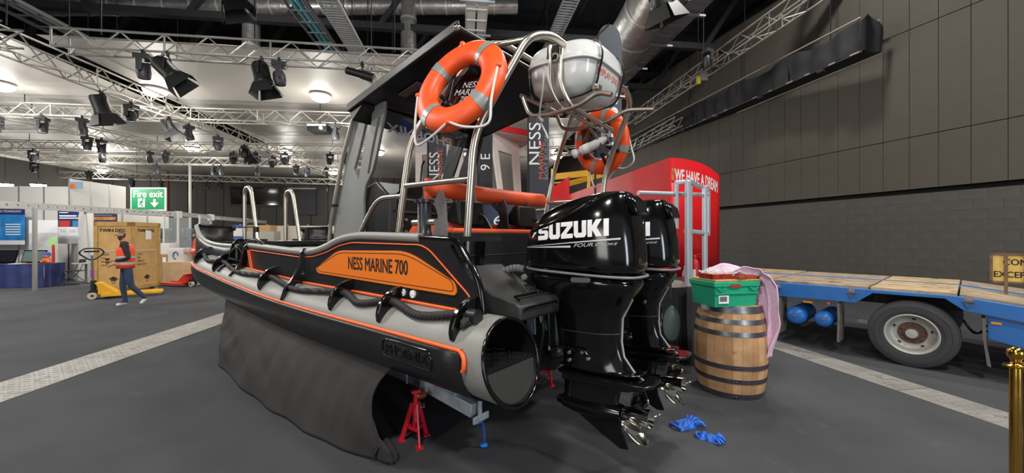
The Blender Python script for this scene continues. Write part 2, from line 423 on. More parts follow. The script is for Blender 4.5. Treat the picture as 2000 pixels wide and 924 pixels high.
def tpt(i, a, r=TR, s=1):
    d = tdir(i); o = Vector((d.y, -d.x, 0)); p = TPATH[i] + (o * cos(a) + Vector((0, 0, 1)) * sin(a)) * r
    if i == 0: p.x += 0.06 * sin(a) + 0.0 - 0.03
    return Vector((p.x, mir(p.y, s), p.z))
def tpx(x, a, r=TR):                               # on the straight port tube at a given x
    c = Vector((x, 0, tz(x))); return c + (Vector((0, -1, 0)) * cos(a) + Vector((0, 0, 1)) * sin(a)) * r
A0 = radians(19)
NT = len(TPATH)
for s in (1, -1):
    m = MB(); m.loft([[tpt(i, 2 * pi * k / 28, TR, s) for k in range(28)] for i in range(NT)], cap=False)
    bp(m, 'tube', PEG, 60, parent=boat)
    m = MB()                                       # black rubbing fender on the lower outside of the tube
    m.grid(lambda u, v: tpt(1 + round(u * (NT - 2)), A0 - v * radians(118), TR + 0.012, s), NT - 2, 14)
    tag(bp(m, 'tube_fender', PEB, 60, solid=0.012), 'black lower rubbing fender of the tube')
m = MB(); m.tube([tpt(i, A0, TR + 0.016) for i in range(NT - 1, 0, -1)] + [tpx(0.17, A0, TR + 0.016)] + [tpx(0.17 - 0.07 * sin(t), A0 - 0.24 * (1 - cos(t)), TR + 0.016) for t in (0.4, 0.8, 1.2, 1.57)] + [tpx(0.10, A0 - 0.34, TR + 0.016), tpx(0.115, A0 - 0.42, TR + 0.014)], 0.0125, 8)
tag(bp(m, 'tube_stripe', ORT, 60), 'orange scuffed stripe along the tube')
# embossed name plate on the fender
def fend(sx, t, r): return tpx(0.62 + sx, A0 - radians(24) + t / TR, TR + 0.018 + r)
rr_ = rrect(0.50, 0.115, 0.045, 6)
m = MB(); m.tube([fend(x, y, 0.002) for x, y in rr_], 0.006, 6, closed=True); bp(m, 'fender_badge_frame', GLOSS, 60)
m = MB(); m.grid(lambda u, v: fend(-0.235 + 0.47 * u, -0.045 + 0.09 * v, -0.001), 12, 4); bp(m, 'fender_badge', mat('badge_black', '101011', 0.5), 60)
me = text_mesh('PHOENIX', 0.085, sx=1.18, extrude=0.0); subdiv(me, 2)
for v in me.vertices: p = fend(-v.co.x, v.co.y, 0.003); v.co = bxf(p)
finish(me, 'lettering', GLOSS, boat, 0, solid=0.004)
# open tube end: bright rim, dark recess, tread step, closed lower half
m = MB(); m.tube([tpt(0, 2 * pi * k / 40, TR - 0.004) for k in range(40)], 0.011, 8, closed=True); bp(m, 'tube_rim', GLOSS, 60)
m = MB(); m.loft([[tpt(0, 2 * pi * k / 28, TR - 0.02) for k in range(28)], [tpx(0.34, 2 * pi * k / 28, TR - 0.03) for k in range(28)]], cap=False)
m.add([tpx(0.34, 2 * pi * k / 28, TR) for k in range(28)], [tuple(range(28))]); bp(m, 'tube_recess', BLK, 60)
m = MB(); m.tube([tpt(0, 2 * pi * k / 40, TR - 0.004, -1) for k in range(40)], 0.011, 8, closed=True); bp(m, 'tube_rim', GLOSS, 60)
m = MB(); m.loft([[tpt(0, 2 * pi * k / 28, TR - 0.01, -1) + Vector((d_, 0, 0)) for k in range(28)] for d_ in (.02, .04)]); bp(m, 'tube_end_plate', BLK, 30)
n = 14; lo = [pi + 0.12 + (pi - 0.24) * k / n for k in range(n + 1)]
m = MB(); m.loft([[tpt(0, a, TR - 0.012) + Vector((0.02, 0, 0)) for a in lo], [tpt(0, a, TR - 0.012) + Vector((0.035, 0, 0)) for a in lo]]); tag(bp(m, 'tube_end_plate', mat('dark_end_plate', '333331', 0.45), 0), 'dark flat plate closing the lower half of the tube end')
m = MB(); m.box((0.15, 0, 0.905), (0.34, 0.43, 0.012))
for i in range(5):
    for j in range(6): m.box((0.02 + i * 0.06, -0.17 + j * 0.068, 0.913), (0.055, 0.012, 0.006), rz=0.75 if (i + j) % 2 else -0.75)
bp(m, 'step_plate', BLK, 0)
m = MB()
for k in range(9): m.tube([tpx(0.32, radians(55 + k * 9), 0.10), tpx(0.32, radians(55 + k * 9), 0.2)], 0.006, 6)
bp(m, 'recess_vent', GLOSS)

# bulwarks
top = [(6.72, 1.83), (6.5, 1.62), (6.2, 1.55), (5.8, 1.515), (5.3, 1.50), (4.78, 1.50)]
topA = [(4.25, 1.52), (3.5, 1.495), (2.75, 1.475), (2.45, 1.49), (2.2, 1.535), (1.95, 1.60), (1.72, 1.63), (1.45, 1.635), (0.8, 1.62)]
aft = [(0.47, 1.61), (0.40, 1.575), (0.28, 1.43), (0.225, 1.33), (0.20, 1.2), (0.20, 1.08)]
slot = [(0.465, 1.585), (0.435, 1.575), (0.26, 1.415), (0.245, 1.375), (0.265, 1.36), (0.30, 1.375), (0.45, 1.53), (0.475, 1.565)]
outl = topA + aft + [(2, 1.08), (4.3, 1.1), (4.3, 1.3)]
fw_ = [(x, z) for x, z in top] + [(4.72, 1.16), (5.6, 1.22), (6.4, 1.25), (6.6, 1.3)]
for s in (1, -1):
    b1 = bplate('bulwark', [outl, slot] if s > 0 else [outl], 0.035, PEB, mir(0.0, s))
    # flared bow part, curving in across the bow to the gate
    plan = [(4.74, 0.0), (5.3, 0.0), (5.8, 0.0), (6.2, 0.0), (6.5, 0.0), (6.75, 0.0), (6.93, 0.01), (6.97, 0.06), (6.98, 0.30), (6.98, 0.55)]
    zt = [1.50, 1.50, 1.515, 1.55, 1.61, 1.70, 1.81, 1.825, 1.815, 1.81]; zb = [1.16, 1.19, 1.23, 1.26, 1.28, 1.29, 1.29, 1.29, 1.29, 1.29]
    m = MB(); rows = []
    for (x, y), t, bz in zip(plan, zt, zb):
        f = 0.0
        rows.append([Vector((x + f, mir(y - f * 0.35, s), t)), Vector((x, mir(y, s), (t + bz) / 2)), Vector((x, mir(y, s), bz))])
    m.loft(rows, cap=False, closed=False); bp(m, 'bow_bulwark', PEB, 50, solid=0.03)
    m = MB(); m.tube([r[0] for r in rows[6:]], 0.026, 10); bp(m, 'bow_top_bar', GLOSS, 60)
    m = MB(); m.tube(smooth_path([r[0] for r in rows[:7]], 4), 0.03, 10); tag(bp(m, 'bow_gunwale', mat('grey_gunwale', '8a8a86', 0.4), 60), 'rounded grey gunwale sweeping up to the bow')
    m = MB(); m.tube(smooth_path([(x, mir(0, s), z) for x, z in topA], 5), 0.034, 12); tag(bp(m, 'gunwale', MATS['grey_gunwale'], 60), 'rounded grey gunwale')
    m = MB(); m.tube(fillet([(0.8, mir(0, s), 1.62)] + [(x, mir(0, s), z) for x, z in aft], 0.06, 4), 0.022, 10); bp(m, 'aft_edge', GLOSS, 60)
    m = MB(); m.tube([(6.98, mir(0.52, s), 1.785), (6.98, mir(0.58, s), 1.785)], 0.05, 16); bp(m, 'bow_roller', BLK, 60)
for s in (1, -1):                                  # bow platform between the two bow walls
    m = MB(); m.box((6.45, mir(0.6, s), 1.56), (0.5, 0.5, 0.05)); bp(m, 'bow_step', BLK, 0)
    m = MB(); m.cyl((6.35, mir(0.72, s), 1.58), (6.35, mir(0.72, s), 1.80), 0.045); m.bar((6.35, mir(0.72, s), 1.8), (6.5, mir(0.5, s), 1.79), 0.03, 0.02); bp(m, 'bow_bitt', BLK)
m = MB(); m.box((4.2, 1.15, 1.43), (3.9, 1.9, 0.04)); m.box((6.2, 1.15, 1.52), (0.8, 2.0, 0.06)); bp(m, 'foredeck', BLK, 0)
m = MB(); m.box((6.96, 1.15, 1.35), (0.06, 1.2, 0.35)); bp(m, 'bow_gate', BLK, 0)
# orange name panel with thin black keyline and lettering
pn = fillet([(2.36, 1.325, 0), (2.24, 1.375, 0), (1.93, 1.505, 0), (0.92, 1.525, 0), (0.42, 1.335, 0), (0.40, 1.255, 0), (2.31, 1.285, 0)], [0.03, 0.12, 0.1, 0.15, 0.06, 0.05, 0.03], 5, True)
pn = [(p.x, p.y) for p in pn]
np_ = plate('name_panel', [pn], 0.012, ORG, boat, (0, 0.024, 0), (1, 0, 0), (0, 0, 1), 0.002); tag(np_, 'orange name panel')
cxp, czp = 1.3, 1.40
ins = [(cxp + (x - cxp) * 0.975, czp + (z - czp) * 0.84) for x, z in pn]
m = MB(); m.tube([(x, -0.0305, z) for x, z in ins], 0.0026, 5, closed=True); m.build('keyline', BLKPRINT, np_, 60, xf=bxf)
text('lettering', 'NESS MARINE 700', 0.15, BLKPRINT, np_, (1.33, 0.0315, 1.4), (-1, 0, 0), (0, 0, 1), sx=0.72, fat=.004)
m = MB(); m.tube([(x, -0.022, z) for x, z in fillet([Vector(p + (0,)) for p in [(4.2, 1.475), (3.4, 1.452), (2.72, 1.432), (2.42, 1.448), (2.17, 1.492), (1.92, 1.56), (1.7, 1.588), (0.82, 1.578), (0.72, 1.53), (0.27, 1.215), (0.245, 1.16)]], 0.05, 3) for x, z in [(x, z)]] if False else
                     [(p.x, -0.022, p.y) for p in fillet([Vector((a, b, 0)) for a, b in [(4.05, 1.13), (4.2, 1.462), (3.4, 1.44), (2.72, 1.42), (2.42, 1.436), (2.17, 1.48), (1.92, 1.548), (1.7, 1.578), (0.78, 1.572), (0.68, 1.54), (0.275, 1.25), (0.24, 1.12)]], 0.06, 4)], 0.006, 6)
tag(bp(m, 'bulwark_stripe', ORT, 60), 'thin orange line around the bulwark')
m = MB(); m.bar((4.2, -0.024, 1.46), (4.06, -0.024, 1.14), 0.006, 0.05, (0, 1, 0)); bp(m, 'bulwark_stripe', ORT, 0)
m = MB(); m.tube([(x, -0.035, z) for x, z in ((0.34, 1.165), (1.0, 1.17), (2.6, 1.175), (4.2, 1.23), (4.7, 1.25))], 0.012, 8); m.tube([(4.9, -0.03, 1.26), (5.6, -0.03, 1.31), (6.1, 0.03, 1.36), (6.35, 0.1, 1.39)], 0.012, 8); tag(bp(m, 'lower_stripe', ORT, 60), 'orange line behind the grab rope')
for x in (0.86, 0.98):
    m = MB(); m.cyl((x, -0.017, 1.222), (x, -0.03, 1.222), 0.028, n=24); m.cyl((x, -0.03, 1.222), (x, -0.034, 1.222), 0.010, n=12); bp(m, 'drain_cap', WHT)
# half-moon rope guides on the tube, grab rope threaded through them
FINX = [0.24, 0.99, 1.69, 3.26, 4.95, 5.9]
GLOSSB = GLOSS
for s in (1, -1):
    for fx in FINX:
        zc = tz(fx); k = 1.0 if fx < 2 else 1.1
        a = [radians(t) for t in range(28, 97, 7)]
        inner = [(-cos(t) * (TR - 0.01), zc + sin(t) * (TR - 0.01)) for t in a]
        outer = [(-cos(t) * (TR + 0.012 + 0.10 * k * sin(pi * (i + 0.0) / (len(a) - 1) * 0.62 + 0.0) ** 0.8), zc + sin(t) * (TR + 0.012 + 0.10 * k * sin(pi * i / (len(a) - 1) * 0.62) ** 0.8)) for i, t in enumerate(a)]
        yy = lambda p: mir(p[0], s)
        m = MB(); pts = outer + inner[::-1]
        m.prism([(yy(p), p[1]) for p in pts], (fx, 0, 0), (0, 1, 0), (0, 0, 1), (0.034, 0, 0)); bp(m, 'rope_guide', GLOSS, 30, bevel=0.006)
ROPEB = mat('black_braided_rope', '262527', 0.75, wave=(22, 1.0, 'DIAGONAL'))
m = MB()
fx = [x for x in FINX]
rp_ = []
for i, x in enumerate([0.16] + fx + [6.2]):
    if rp_:
        px = rp_[-1]; mid = (px[0] + x) / 2; rp_.append((mid, -0.165, tz(mid) + TR * 0.86))
    yy = -0.115 if x < 6 else 0.03
    rp_.append((x, yy, tz(x) + TR * 0.98 + 0.015))
sp = smooth_path(rp_, 10)
# twisted three-strand rope
for st in range(3):
    m.tube([Vector((p.x, p.y + 0.0125 * cos(p.x * 62 + st * 2.094), p.z + 0.0125 * sin(p.x * 62 + st * 2.094))) for p in [q for k in range(len(sp) - 1) for q in (sp[k], sp[k].lerp(sp[k + 1], .33), sp[k].lerp(sp[k + 1], .66))]], 0.0165, 6)
bp(m, 'grab_rope', mat('black_rope', '272628', 0.7), 60)
m = MB(); m.cyl((0.13, -0.115, 1.17), (0.2, -0.115, 1.17), 0.042); bp(m, 'rope_stop', BLK)
# tall fin amidships and the boarding notch with its two cheeks and rungs
def fin(x, pts, th=0.035, name='bulwark_fin', hole=None):
    me = plate('%s' % name, [pts] + ([hole] if hole else []), th, GLOSS, boat, (x, 0, 0), (0, -1, 0), (0, 0, 1), 0.004); return me
finp = [(0.03, 1.50), (-0.03, 1.51), (-0.06, 1.47), (-0.07, 1.36), (-0.115, 1.26), (-0.15, 1.20), (-0.21, 1.12), (-0.245, 1.0), (-0.225, 1.0), (-0.19, 1.09), (-0.1, 1.17), (0.03, 1.17)]
fin(2.62, finp, hole=[(-0.05 + 0.022 * cos(t), 1.27 + 0.022 * sin(t)) for t in [k * pi / 6 for k in range(12)]])
chk = [(0.06, 1.60), (-0.0, 1.59), (-0.05, 1.53), (-0.07, 1.42), (-0.09, 1.34), (-0.15, 1.25), (-0.215, 1.18), (-0.19, 1.16), (-0.1, 1.2), (0.1, 1.2), (0.1, 1.55)]
for x in (4.78, 4.30): fin(x, [(a, b - (0.0 if x > 4.5 else 0.03)) for a, b in chk], name='ladder_cheek')
for z, y in ((1.34, -0.06), (1.25, -0.1)):
    m = MB(); m.bar((4.78, y, z), (4.3, y, z - 0.02), 0.05, 0.02); tag(bp(m, 'ladder_rung', GLOSS, 0), 'rung of the boarding notch')
for (x0, z0), (x1, z1) in (((4.72, 1.5), (4.4, 1.36)), ((4.6, 1.56), (4.34, 1.44))):
    m = MB(); m.bar((x0, -0.0, z0), (x1, -0.0, z1), 0.02, 0.02); bp(m, 'ladder_strut', GLOSS, 0)
m = MB(); m.box((4.54, 0.03, 1.37), (0.5, 0.02, 0.38)); bp(m, 'notch_back', BLK, 0)
m = MB(); m.tube([(4.3, -0.0, 1.56), (4.2, -0.0, 1.585), (4.0, -0.0, 1.585), (3.8, -0.0, 1.53)], 0.02, 8); bp(m, 'notch_handle', GLOSS)

# hull, deck, transom and engine bracket
m = MB(); rows = []
for x, kz, w in ((0.42, 0.46, 0.98), (2.0, 0.44, 0.98), (4.0, 0.46, 0.96), (5.2, 0.56, 0.85), (6.0, 0.74, 0.6), (6.5, 0.98, 0.25)):
    rows.append([Vector((x, 1.15 - w, 0.98)), Vector((x, 1.15 - w, 0.76 + (kz - 0.44) * 0.5)), Vector((x, 1.15 - w * 0.5, (0.72 + kz) / 2)), Vector((x, 1.15, kz)), Vector((x, 1.15 + w * 0.5, (0.72 + kz) / 2)), Vector((x, 1.15 + w, 0.76 + (kz - 0.44) * 0.5)), Vector((x, 1.15 + w, 0.98))])
m.loft(rows); bp(m, 'hull', PEB, 30)
m = MB(); m.box((3.2, 1.15, 1.07), (5.9, 2.1, 0.06)); bp(m, 'deck', BLK, 0)
m = MB(); m.box((0.40, 1.15, 0.92), (0.06, 1.85, 0.62)); bp(m, 'transom', PEB, 0, bevel=0.01)
m = MB(); m.box((0.72, 1.15, 1.36), (0.05, 1.9, 0.60)); m.box((0.70, 1.15, 1.48), (0.02, 1.88, 0.01)); bp(m, 'aft_bulkhead', mat('bulkhead_black', '1a1a1a', 0.45), 0, bevel=0.008)
m = MB(); m.box((0.74, 1.15, 1.675), (0.09, 1.86, 0.035)); tag(bp(m, 'bulkhead_cap', mat('orange_vinyl', 'e2572b', 0.5, bump=(30, 0.08)), 0, bevel=0.012), 'orange padded top edge of the aft bulkhead')
ORV = MATS['orange_vinyl']
for s in (1, -1):
    m = MB(); m.prism([(0.70, 1.08), (0.70, 1.41), (0.60, 1.41), (0.30, 1.25), (0.10, 1.215), (0.06, 1.19), (0.06, 1.10), (0.14, 1.07)], (0, mir(0.42, s), 0), (1, 0, 0), (0, 0, 1), (0, 0.46, 0)); tag(bp(m, 'stern_locker', mat('stern_locker_grey', '2e2e2e', 0.5), 25, bevel=0.014), 'dark sloping stern locker beside the engines')
    m = MB(); m.tube([(0.09, mir(0.22, s), 1.225), (0.13, mir(0.22, s), 1.245), (0.13, mir(0.6, s), 1.245), (0.09, mir(0.6, s), 1.225)], 0.008, 8); m.tube([(0.052, mir(0.22, s), 1.165), (0.045, mir(0.24, s), 1.18), (0.045, mir(0.58, s), 1.18), (0.052, mir(0.6, s), 1.165)], 0.007, 8); bp(m, 'locker_handrail', GLOSS)
    m = MB(); m.prism([(0.68, 1.35), (0.64, 1.38), (0.62, 1.60), (0.66, 1.62), (0.68, 1.6)], (0, mir(0.45, s), 0), (1, 0, 0), (0, 0, 1), (0, 0.05, 0)); bp(m, 'bulkhead_latch', GLOSS)
# mooring bitts with cross pin on the gunwale
for s in (1, -1):
    m = MB(); m.lathe([(0.06, 0), (0.058, 0.02), (0.05, 0.03), (0.05, 0.235), (0.072, 0.24), (0.074, 0.262), (0.05, 0.266), (0, 0.267)], 24, (0.90, mir(0.11, s), 1.64)); bt = bp(m, 'mooring_bitt', mat('bitt_grey_black', '26282b', 0.3), 40)
    for ax in ((0.12), ): m = MB(); m.cyl((0.77, mir(0.11, s), 1.735), (1.03, mir(0.11, s), 1.735), 0.024); bp(m, 'bitt_pin', STEEL)
m = MB()
for s in (1, -1): m.box((1.0, mir(0.13, s), 1.615), (1.5, 0.2, 0.03))
bp(m, 'side_deck', BLK, 0)

# ------------------------------------------------------------------ stainless work
def rail(name, pts, r=0.02, fr=0.12, n=12, lab=None):
    m = MB(); m.tube(fillet(pts, fr, 6), r, n); o = bp(m, name, STEEL, 80); return o
for s in (1, -1):
    rail('gunwale_rail', [(1.80, mir(0.10, s), 1.63), (1.66, mir(0.10, s), 1.80), (1.50, mir(0.10, s), 1.95), (1.2, mir(0.12, s), 1.95)], 0.02, 0.12)
    for y in (0.13,): 
        rail('arch_leg', [(1.26, mir(y, s), 1.62), (1.17, mir(y, s), 2.06), (1.08, mir(y, s), 2.42), (0.62, mir(0.42, s), 3.06), (0.53, mir(0.55, s), 3.13), (0.53, 1.15, 3.13)], 0.025, 0.2)
        rail('arch_leg', [(0.57, mir(0.2, s), 1.12), (0.50, mir(0.16, s), 1.62), (0.42, mir(0.15, s), 2.33), (0.08, mir(0.3, s), 2.93), (0.04, mir(0.48, s), 3.0), (0.04, 1.15, 3.0)], 0.027, 0.16)
        rail('arch_crossbar', [(1.18, mir(0.13, s), 2.03), (0.455, mir(0.15, s), 2.02)], 0.021, 0)
        rail('arch_tie', [(0.55, mir(0.52, s), 3.10), (0.06, mir(0.42, s), 2.97)], 0.02, 0)
    m = MB(); m.lathe([(0.05, 0), (0.05, 0.01), (0.03, 0.014), (0.028, 0.05)], 16, (0.57, mir(0.2, s), 1.2)); bp(m, 'post_foot', STEEL)
# two hoop rails at the bow step
for hy in (0.72, 1.42):
    rail('bow_hoop', [(6.95, hy, 1.55), (6.95, hy, 2.53), (6.62, hy, 2.53), (6.25, hy, 1.45)], 0.032, 0.16, lab=1)
# roll bar padding athwart the seats
m = MB(); m.tube([(1.28, 0.42, 2.06)] + [(1.28 - 0.06 * t, 0.5 + 1.6 * t, 2.06 - 0.01 * sin(pi * t)) for t in [k / 10 for k in range(11)]], [0.03] + [0.078] * 11, 16); tag(bp(m, 'padded_bar', ORV, 60), 'orange padded roll bar across the seats')
m = MB(); m.box((1.3, 0.46, 2.03), (0.05, 0.05, 0.22)); bp(m, 'bar_strap', ORV, 0, bevel=0.01)

# ------------------------------------------------------------------ canopy and console
ROOFB = mat('canopy_black', '161715', 0.4, noise=(2, 0.3))
UNDER = mat('canopy_lining', '0c0c10', 0.22, spec=0.6)
rows = []
def rz_(x): return 3.18 - (x - 0.74) * 0.172
m = MB()
m.loft([[Vector((x, 0.30, rz_(x))), Vector((x, 2.0, rz_(x))), Vector((x, 2.0, rz_(x) + 0.035)), Vector((x, 0.30, rz_(x) + 0.035))] for x in (0.74, 1.2, 1.7, 2.34)])
bp(m, 'canopy_roof', UNDER, 20, bevel=0.01)
for s in (1, -1):
    m = MB(); m.bar((0.72, mir(0.29, s), rz_(0.72) + 0.035), (2.36, mir(0.29, s), rz_(2.36) + 0.035), 0.03, 0.085); bp(m, 'canopy_edge', ROOFB, 60, bevel=0.012)
m = MB(); m.tube([(0.74, 0.29, rz_(0.74) + 0.02), (0.74, 2.01, rz_(0.74) + 0.02)], 0.026, 12); bp(m, 'canopy_edge', ROOFB, 60)
m = MB(); m.sphere((0.735, 0.285, rz_(0.74) + 0.02), 0.028); bp(m, 'edge_cap', CHROME, 80)
m = MB(); m.prism([(2.30, rz_(2.3) + 0.03), (2.36, rz_(2.36) + 0.03), (2.30, rz_(2.3) - 0.11), (2.12, rz_(2.12) - 0.03), (2.12, rz_(2.12))], (0, 1.15, 0), (1, 0, 0), (0, 0, 1), (0, 1.7, 0)); bp(m, 'canopy_visor', ROOFB, 20)
m = MB(); m.box((0, 0, 0), (0.30, 0.09, 0.014)); lampo = bp(m, 'roof_lamp', mat('lamp_lens_grey', '6b6466', 0.25), 0, bevel=0.005); lampo.location = (1.62, -0.52, rz_(1.62) - 0.014); lampo.rotation_euler = (0, radians(9.8), 0)
m = MB(); m.sphere((2.30, 0.34, 2.99), 0.035); bp(m, 'navigation_light', mat('pearl_lens', 'd5d2c8', 0.3), 80)
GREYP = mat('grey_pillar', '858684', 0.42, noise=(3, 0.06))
pil = [(2.53, 2.93), (1.95, 2.96), (1.95, 2.88), (1.97, 2.80), (2.09, 2.47), (2.17, 2.30), (2.30, 2.16), (2.34, 2.02), (2.34, 1.5), (2.99, 1.5), (2.96, 1.75), (2.81, 2.1), (2.66, 2.55)]
s1 = [(2.22, 2.88), (2.17, 2.88), (2.18, 2.80), (2.34, 2.50), (2.43, 2.23), (2.53, 2.36), (2.44, 2.52), (2.29, 2.83)]
s2 = [(2.06, 2.83), (2.02, 2.82), (2.04, 2.76), (2.15, 2.47), (2.22, 2.27), (2.265, 2.28), (2.19, 2.5)]
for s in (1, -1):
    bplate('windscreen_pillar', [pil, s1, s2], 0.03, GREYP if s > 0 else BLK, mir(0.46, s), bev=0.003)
    m = MB(); m.tube(fillet([(2.15, mir(0.42, s), 2.94), (2.48, mir(0.42, s), 2.92), (2.74, mir(0.42, s), 2.45), (3.0, mir(0.42, s), 1.75), (3.05, mir(0.42, s), 1.45)], 0.08, 5), 0.021, 10); bp(m, 'pillar_tube', STEEL, 80)
    for z in (1.98,): m = MB(); m.box((2.92, mir(0.42, s), 1.98), (0.08, 0.07, 0.03)); bp(m, 'tube_clamp', BLK, 0)
gl = bpy.data.materials.new('windscreen_glass'); gl.use_nodes = True; nt = gl.node_tree; tr = nt.nodes.new('ShaderNodeBsdfTransparent'); tr.inputs[0].default_value = (0.95, 0.96, 0.97, 1); gs = nt.nodes.new('ShaderNodeBsdfGlossy'); gs.inputs['Roughness'].default_value = 0.02
mx = nt.nodes.new('ShaderNodeMixShader'); mx.inputs[0].default_value = 0.05; nt.links.new(tr.outputs[0], mx.inputs[1]); nt.links.new(gs.outputs[0], mx.inputs[2]); nt.links.new(mx.outputs[0], nt.nodes['Material Output'].inputs[0])
GLASS = gl
m = MB(); m.loft([[Vector((2.06, 0.48, 2.92)), Vector((2.06, 1.82, 2.92)), Vector((2.07, 1.82, 2.92)), Vector((2.07, 0.48, 2.92))], [Vector((2.33, 0.48, 2.17)), Vector((2.33, 1.82, 2.17)), Vector((2.34, 1.82, 2.17)), Vector((2.34, 0.48, 2.17))]]); ws = bp(m, 'windscreen', GLASS, 0)
me = text_mesh('PHOENIX', 0.135, shear=0.25, sx=1.55, fat=.004)
ex = Vector((0, 1, 0)); ez_ = Vector((0.27, 0, -0.75)).normalized()
# lettering stands on the front face of the glass, read from ahead, so it shows reversed from astern
exl = Vector((0, -1, 0)); eyl = Vector((-0.34, 0, 0.94)).normalized()
exl = Vector((0, 1, 0)); 
n_ = exl.cross(eyl)
o_ = Vector((2.13, -1.06, 2.765))
me.transform(Matrix(((exl.x, eyl.x, n_.x, o_.x), (exl.y, eyl.y, n_.y, o_.y), (exl.z, eyl.z, n_.z, o_.z), (0, 0, 0, 1)))); finish(me, 'windscreen_lettering', WHT, ws, 0)
CON = mat('console_black', '19191a', 0.4)
m = MB(); m.prism([(2.40, 1.1), (2.40, 2.14), (2.15, 2.20), (1.9, 2.02), (1.92, 1.1)], (0, 1.15, 0), (1, 0, 0), (0, 0, 1), (0, 1.34, 0)); con = bp(m, 'console', CON, 20, bevel=0.02)
m = MB(); m.box((1.895, 0.95, 1.88), (0.03, 0.9, 0.02)); m.box((1.895, 0.95, 1.68), (0.03, 0.9, 0.02)); m.box((1.895, 0.52, 1.6), (0.03, 0.04, 0.9)); m.build('console_shelf', mat('shelf_edge_grey', '3a3a3c', 0.4), con, 0, xf=bxf)
m = MB(); m.box((1.89, 0.86, 1.78), (0.015, 0.14, 0.11)); m.build('console_display', mat('display_grey', '4a5058', 0.2), con, 0, xf=bxf)
m = MB()
for k in range(5): m.cyl((1.885, 0.6 + 0.05 * (k % 2), 1.62 + 0.06 * k), (1.87, 0.6 + 0.05 * (k % 2), 1.62 + 0.06 * k), 0.014, n=10)
m.build('console_switch', mat('switch_grey', '77787a', 0.4), con, 30, xf=bxf)
for y_ in (0.8, 1.25): m = MB(); m.box((2.0, y_, 2.1), (0.04, 0.28, 0.16)); m.build('instrument_pod', GLOSS, con, 0, 0.01, xf=bxf)
m = MB(); m.tube([Vector((1.78 + 0.05 * sin(t), 1.12 + 0.17 * cos(t), 1.93 + 0.17 * sin(t))) for t in [2 * pi * k / 28 for k in range(28)]], 0.016, 8, closed=True)
for t in (0.5, 2.6, 4.7): m.cyl((1.82, 1.12, 1.93), (1.78 + 0.05 * sin(t), 1.12 + 0.17 * cos(t), 1.93 + 0.17 * sin(t)), 0.01, n=8)
m.cyl((1.82, 1.12, 1.93), (1.95, 1.12, 1.93), 0.03); m.build('steering_wheel', BLK, con, 60, xf=bxf)
m = MB(); m.tube([(2.08, 0.98, 2.2), (2.08, 1.0, 2.42), (2.1, 1.05, 2.48)], 0.012, 6); m.build('antenna', BLK, con, 60, xf=bxf)
# jockey seats: orange bases, black cushions, grey shaped side plates
for i, sy in enumerate((0.72, 1.55)):
    m = MB(); m.prism([(1.75, 1.1), (1.72, 1.66), (1.62, 1.76), (1.2, 1.76), (1.02, 1.66), (1.0, 1.1)], (0, sy, 0), (1, 0, 0), (0, 0, 1), (0, 0.36, 0)); st = bp(m, 'jockey_seat', ORV, 20, bevel=0.03)
    m = MB(); m.prism([(1.18, 1.76), (1.16, 1.86), (1.10, 1.94), (1.02, 1.95), (1.0, 1.72)], (0, sy, 0), (1, 0, 0), (0, 0, 1), (0, 0.32, 0)); m.build('seat_back', BLK, st, 20, 0.02, xf=bxf)
    for dy in (-0.2, 0.2):
        pl = [(1.26, 2.06), (1.33, 2.03), (1.34, 1.96), (1.24, 1.88), (1.22, 1.80), (1.28, 1.70), (1.30, 1.58), (1.08, 1.5), (1.05, 1.62), (1.12, 1.76), (1.13, 1.92), (1.18, 2.03)]
        hole = [(1.27 + 0.03 * cos(t), 1.99 + 0.03 * sin(t)) for t in [k * pi / 6 for k in range(12)]]
        plate('seat_side_plate', [pl, hole], 0.022, mat('seat_plate_grey', '6e6e6d', 0.45) if i == 0 else mat('seat_plate_dark', '3a3a3b', 0.45), st, (0, -(sy + dy), 0), (1, 0, 0), (0, 0, 1), 0.003)
    plate('seat_handle', [[(0.86, 1.69), (1.12, 1.69), (1.10, 1.8), (1.02, 1.84), (0.94, 1.8)], rrect(0.12, 0.06, 0.028, 5, 1.01, 1.76)], 0.02, BLK, st, (0, -(sy + 0.1), 0), (1, 0, 0), (0, 0, 1), 0.002)
rail('bow_side_rail', [(1.25, 2.2, 1.62), (1.15, 2.2, 1.95), (0.9, 2.2, 1.95), (0.5, 2.2, 1.95)], 0.02, 0.14)
# liferaft cradle of bent tube
CR = 0.017
for y, x1 in ((0.72, -0.30), (1.2, -0.42)):
    rail('raft_cradle', [(0.45, y, 2.74), (0.38, y, 2.57), (0.22, y, 2.545), (-0.06, y, 2.56), (-0.2, y, 2.62), (x1, y, 2.58)], CR, 0.07)
rail('raft_cradle', [(0.05, 0.66, 3.0), (0.05, 0.63, 2.7), (0.0, 0.7, 2.56), (0.0, 1.4, 2.54)], CR, 0.08)
rail('raft_cradle', [(0.12, 0.62, 3.0), (0.12, 0.60, 2.7), (0.08, 0.7, 2.56), (0.08, 1.4, 2.54)], CR * 0.8, 0.08)
rail('raft_cradle', [(0.45, 0.7, 2.74), (0.45, 1.3, 2.74)], CR, 0)
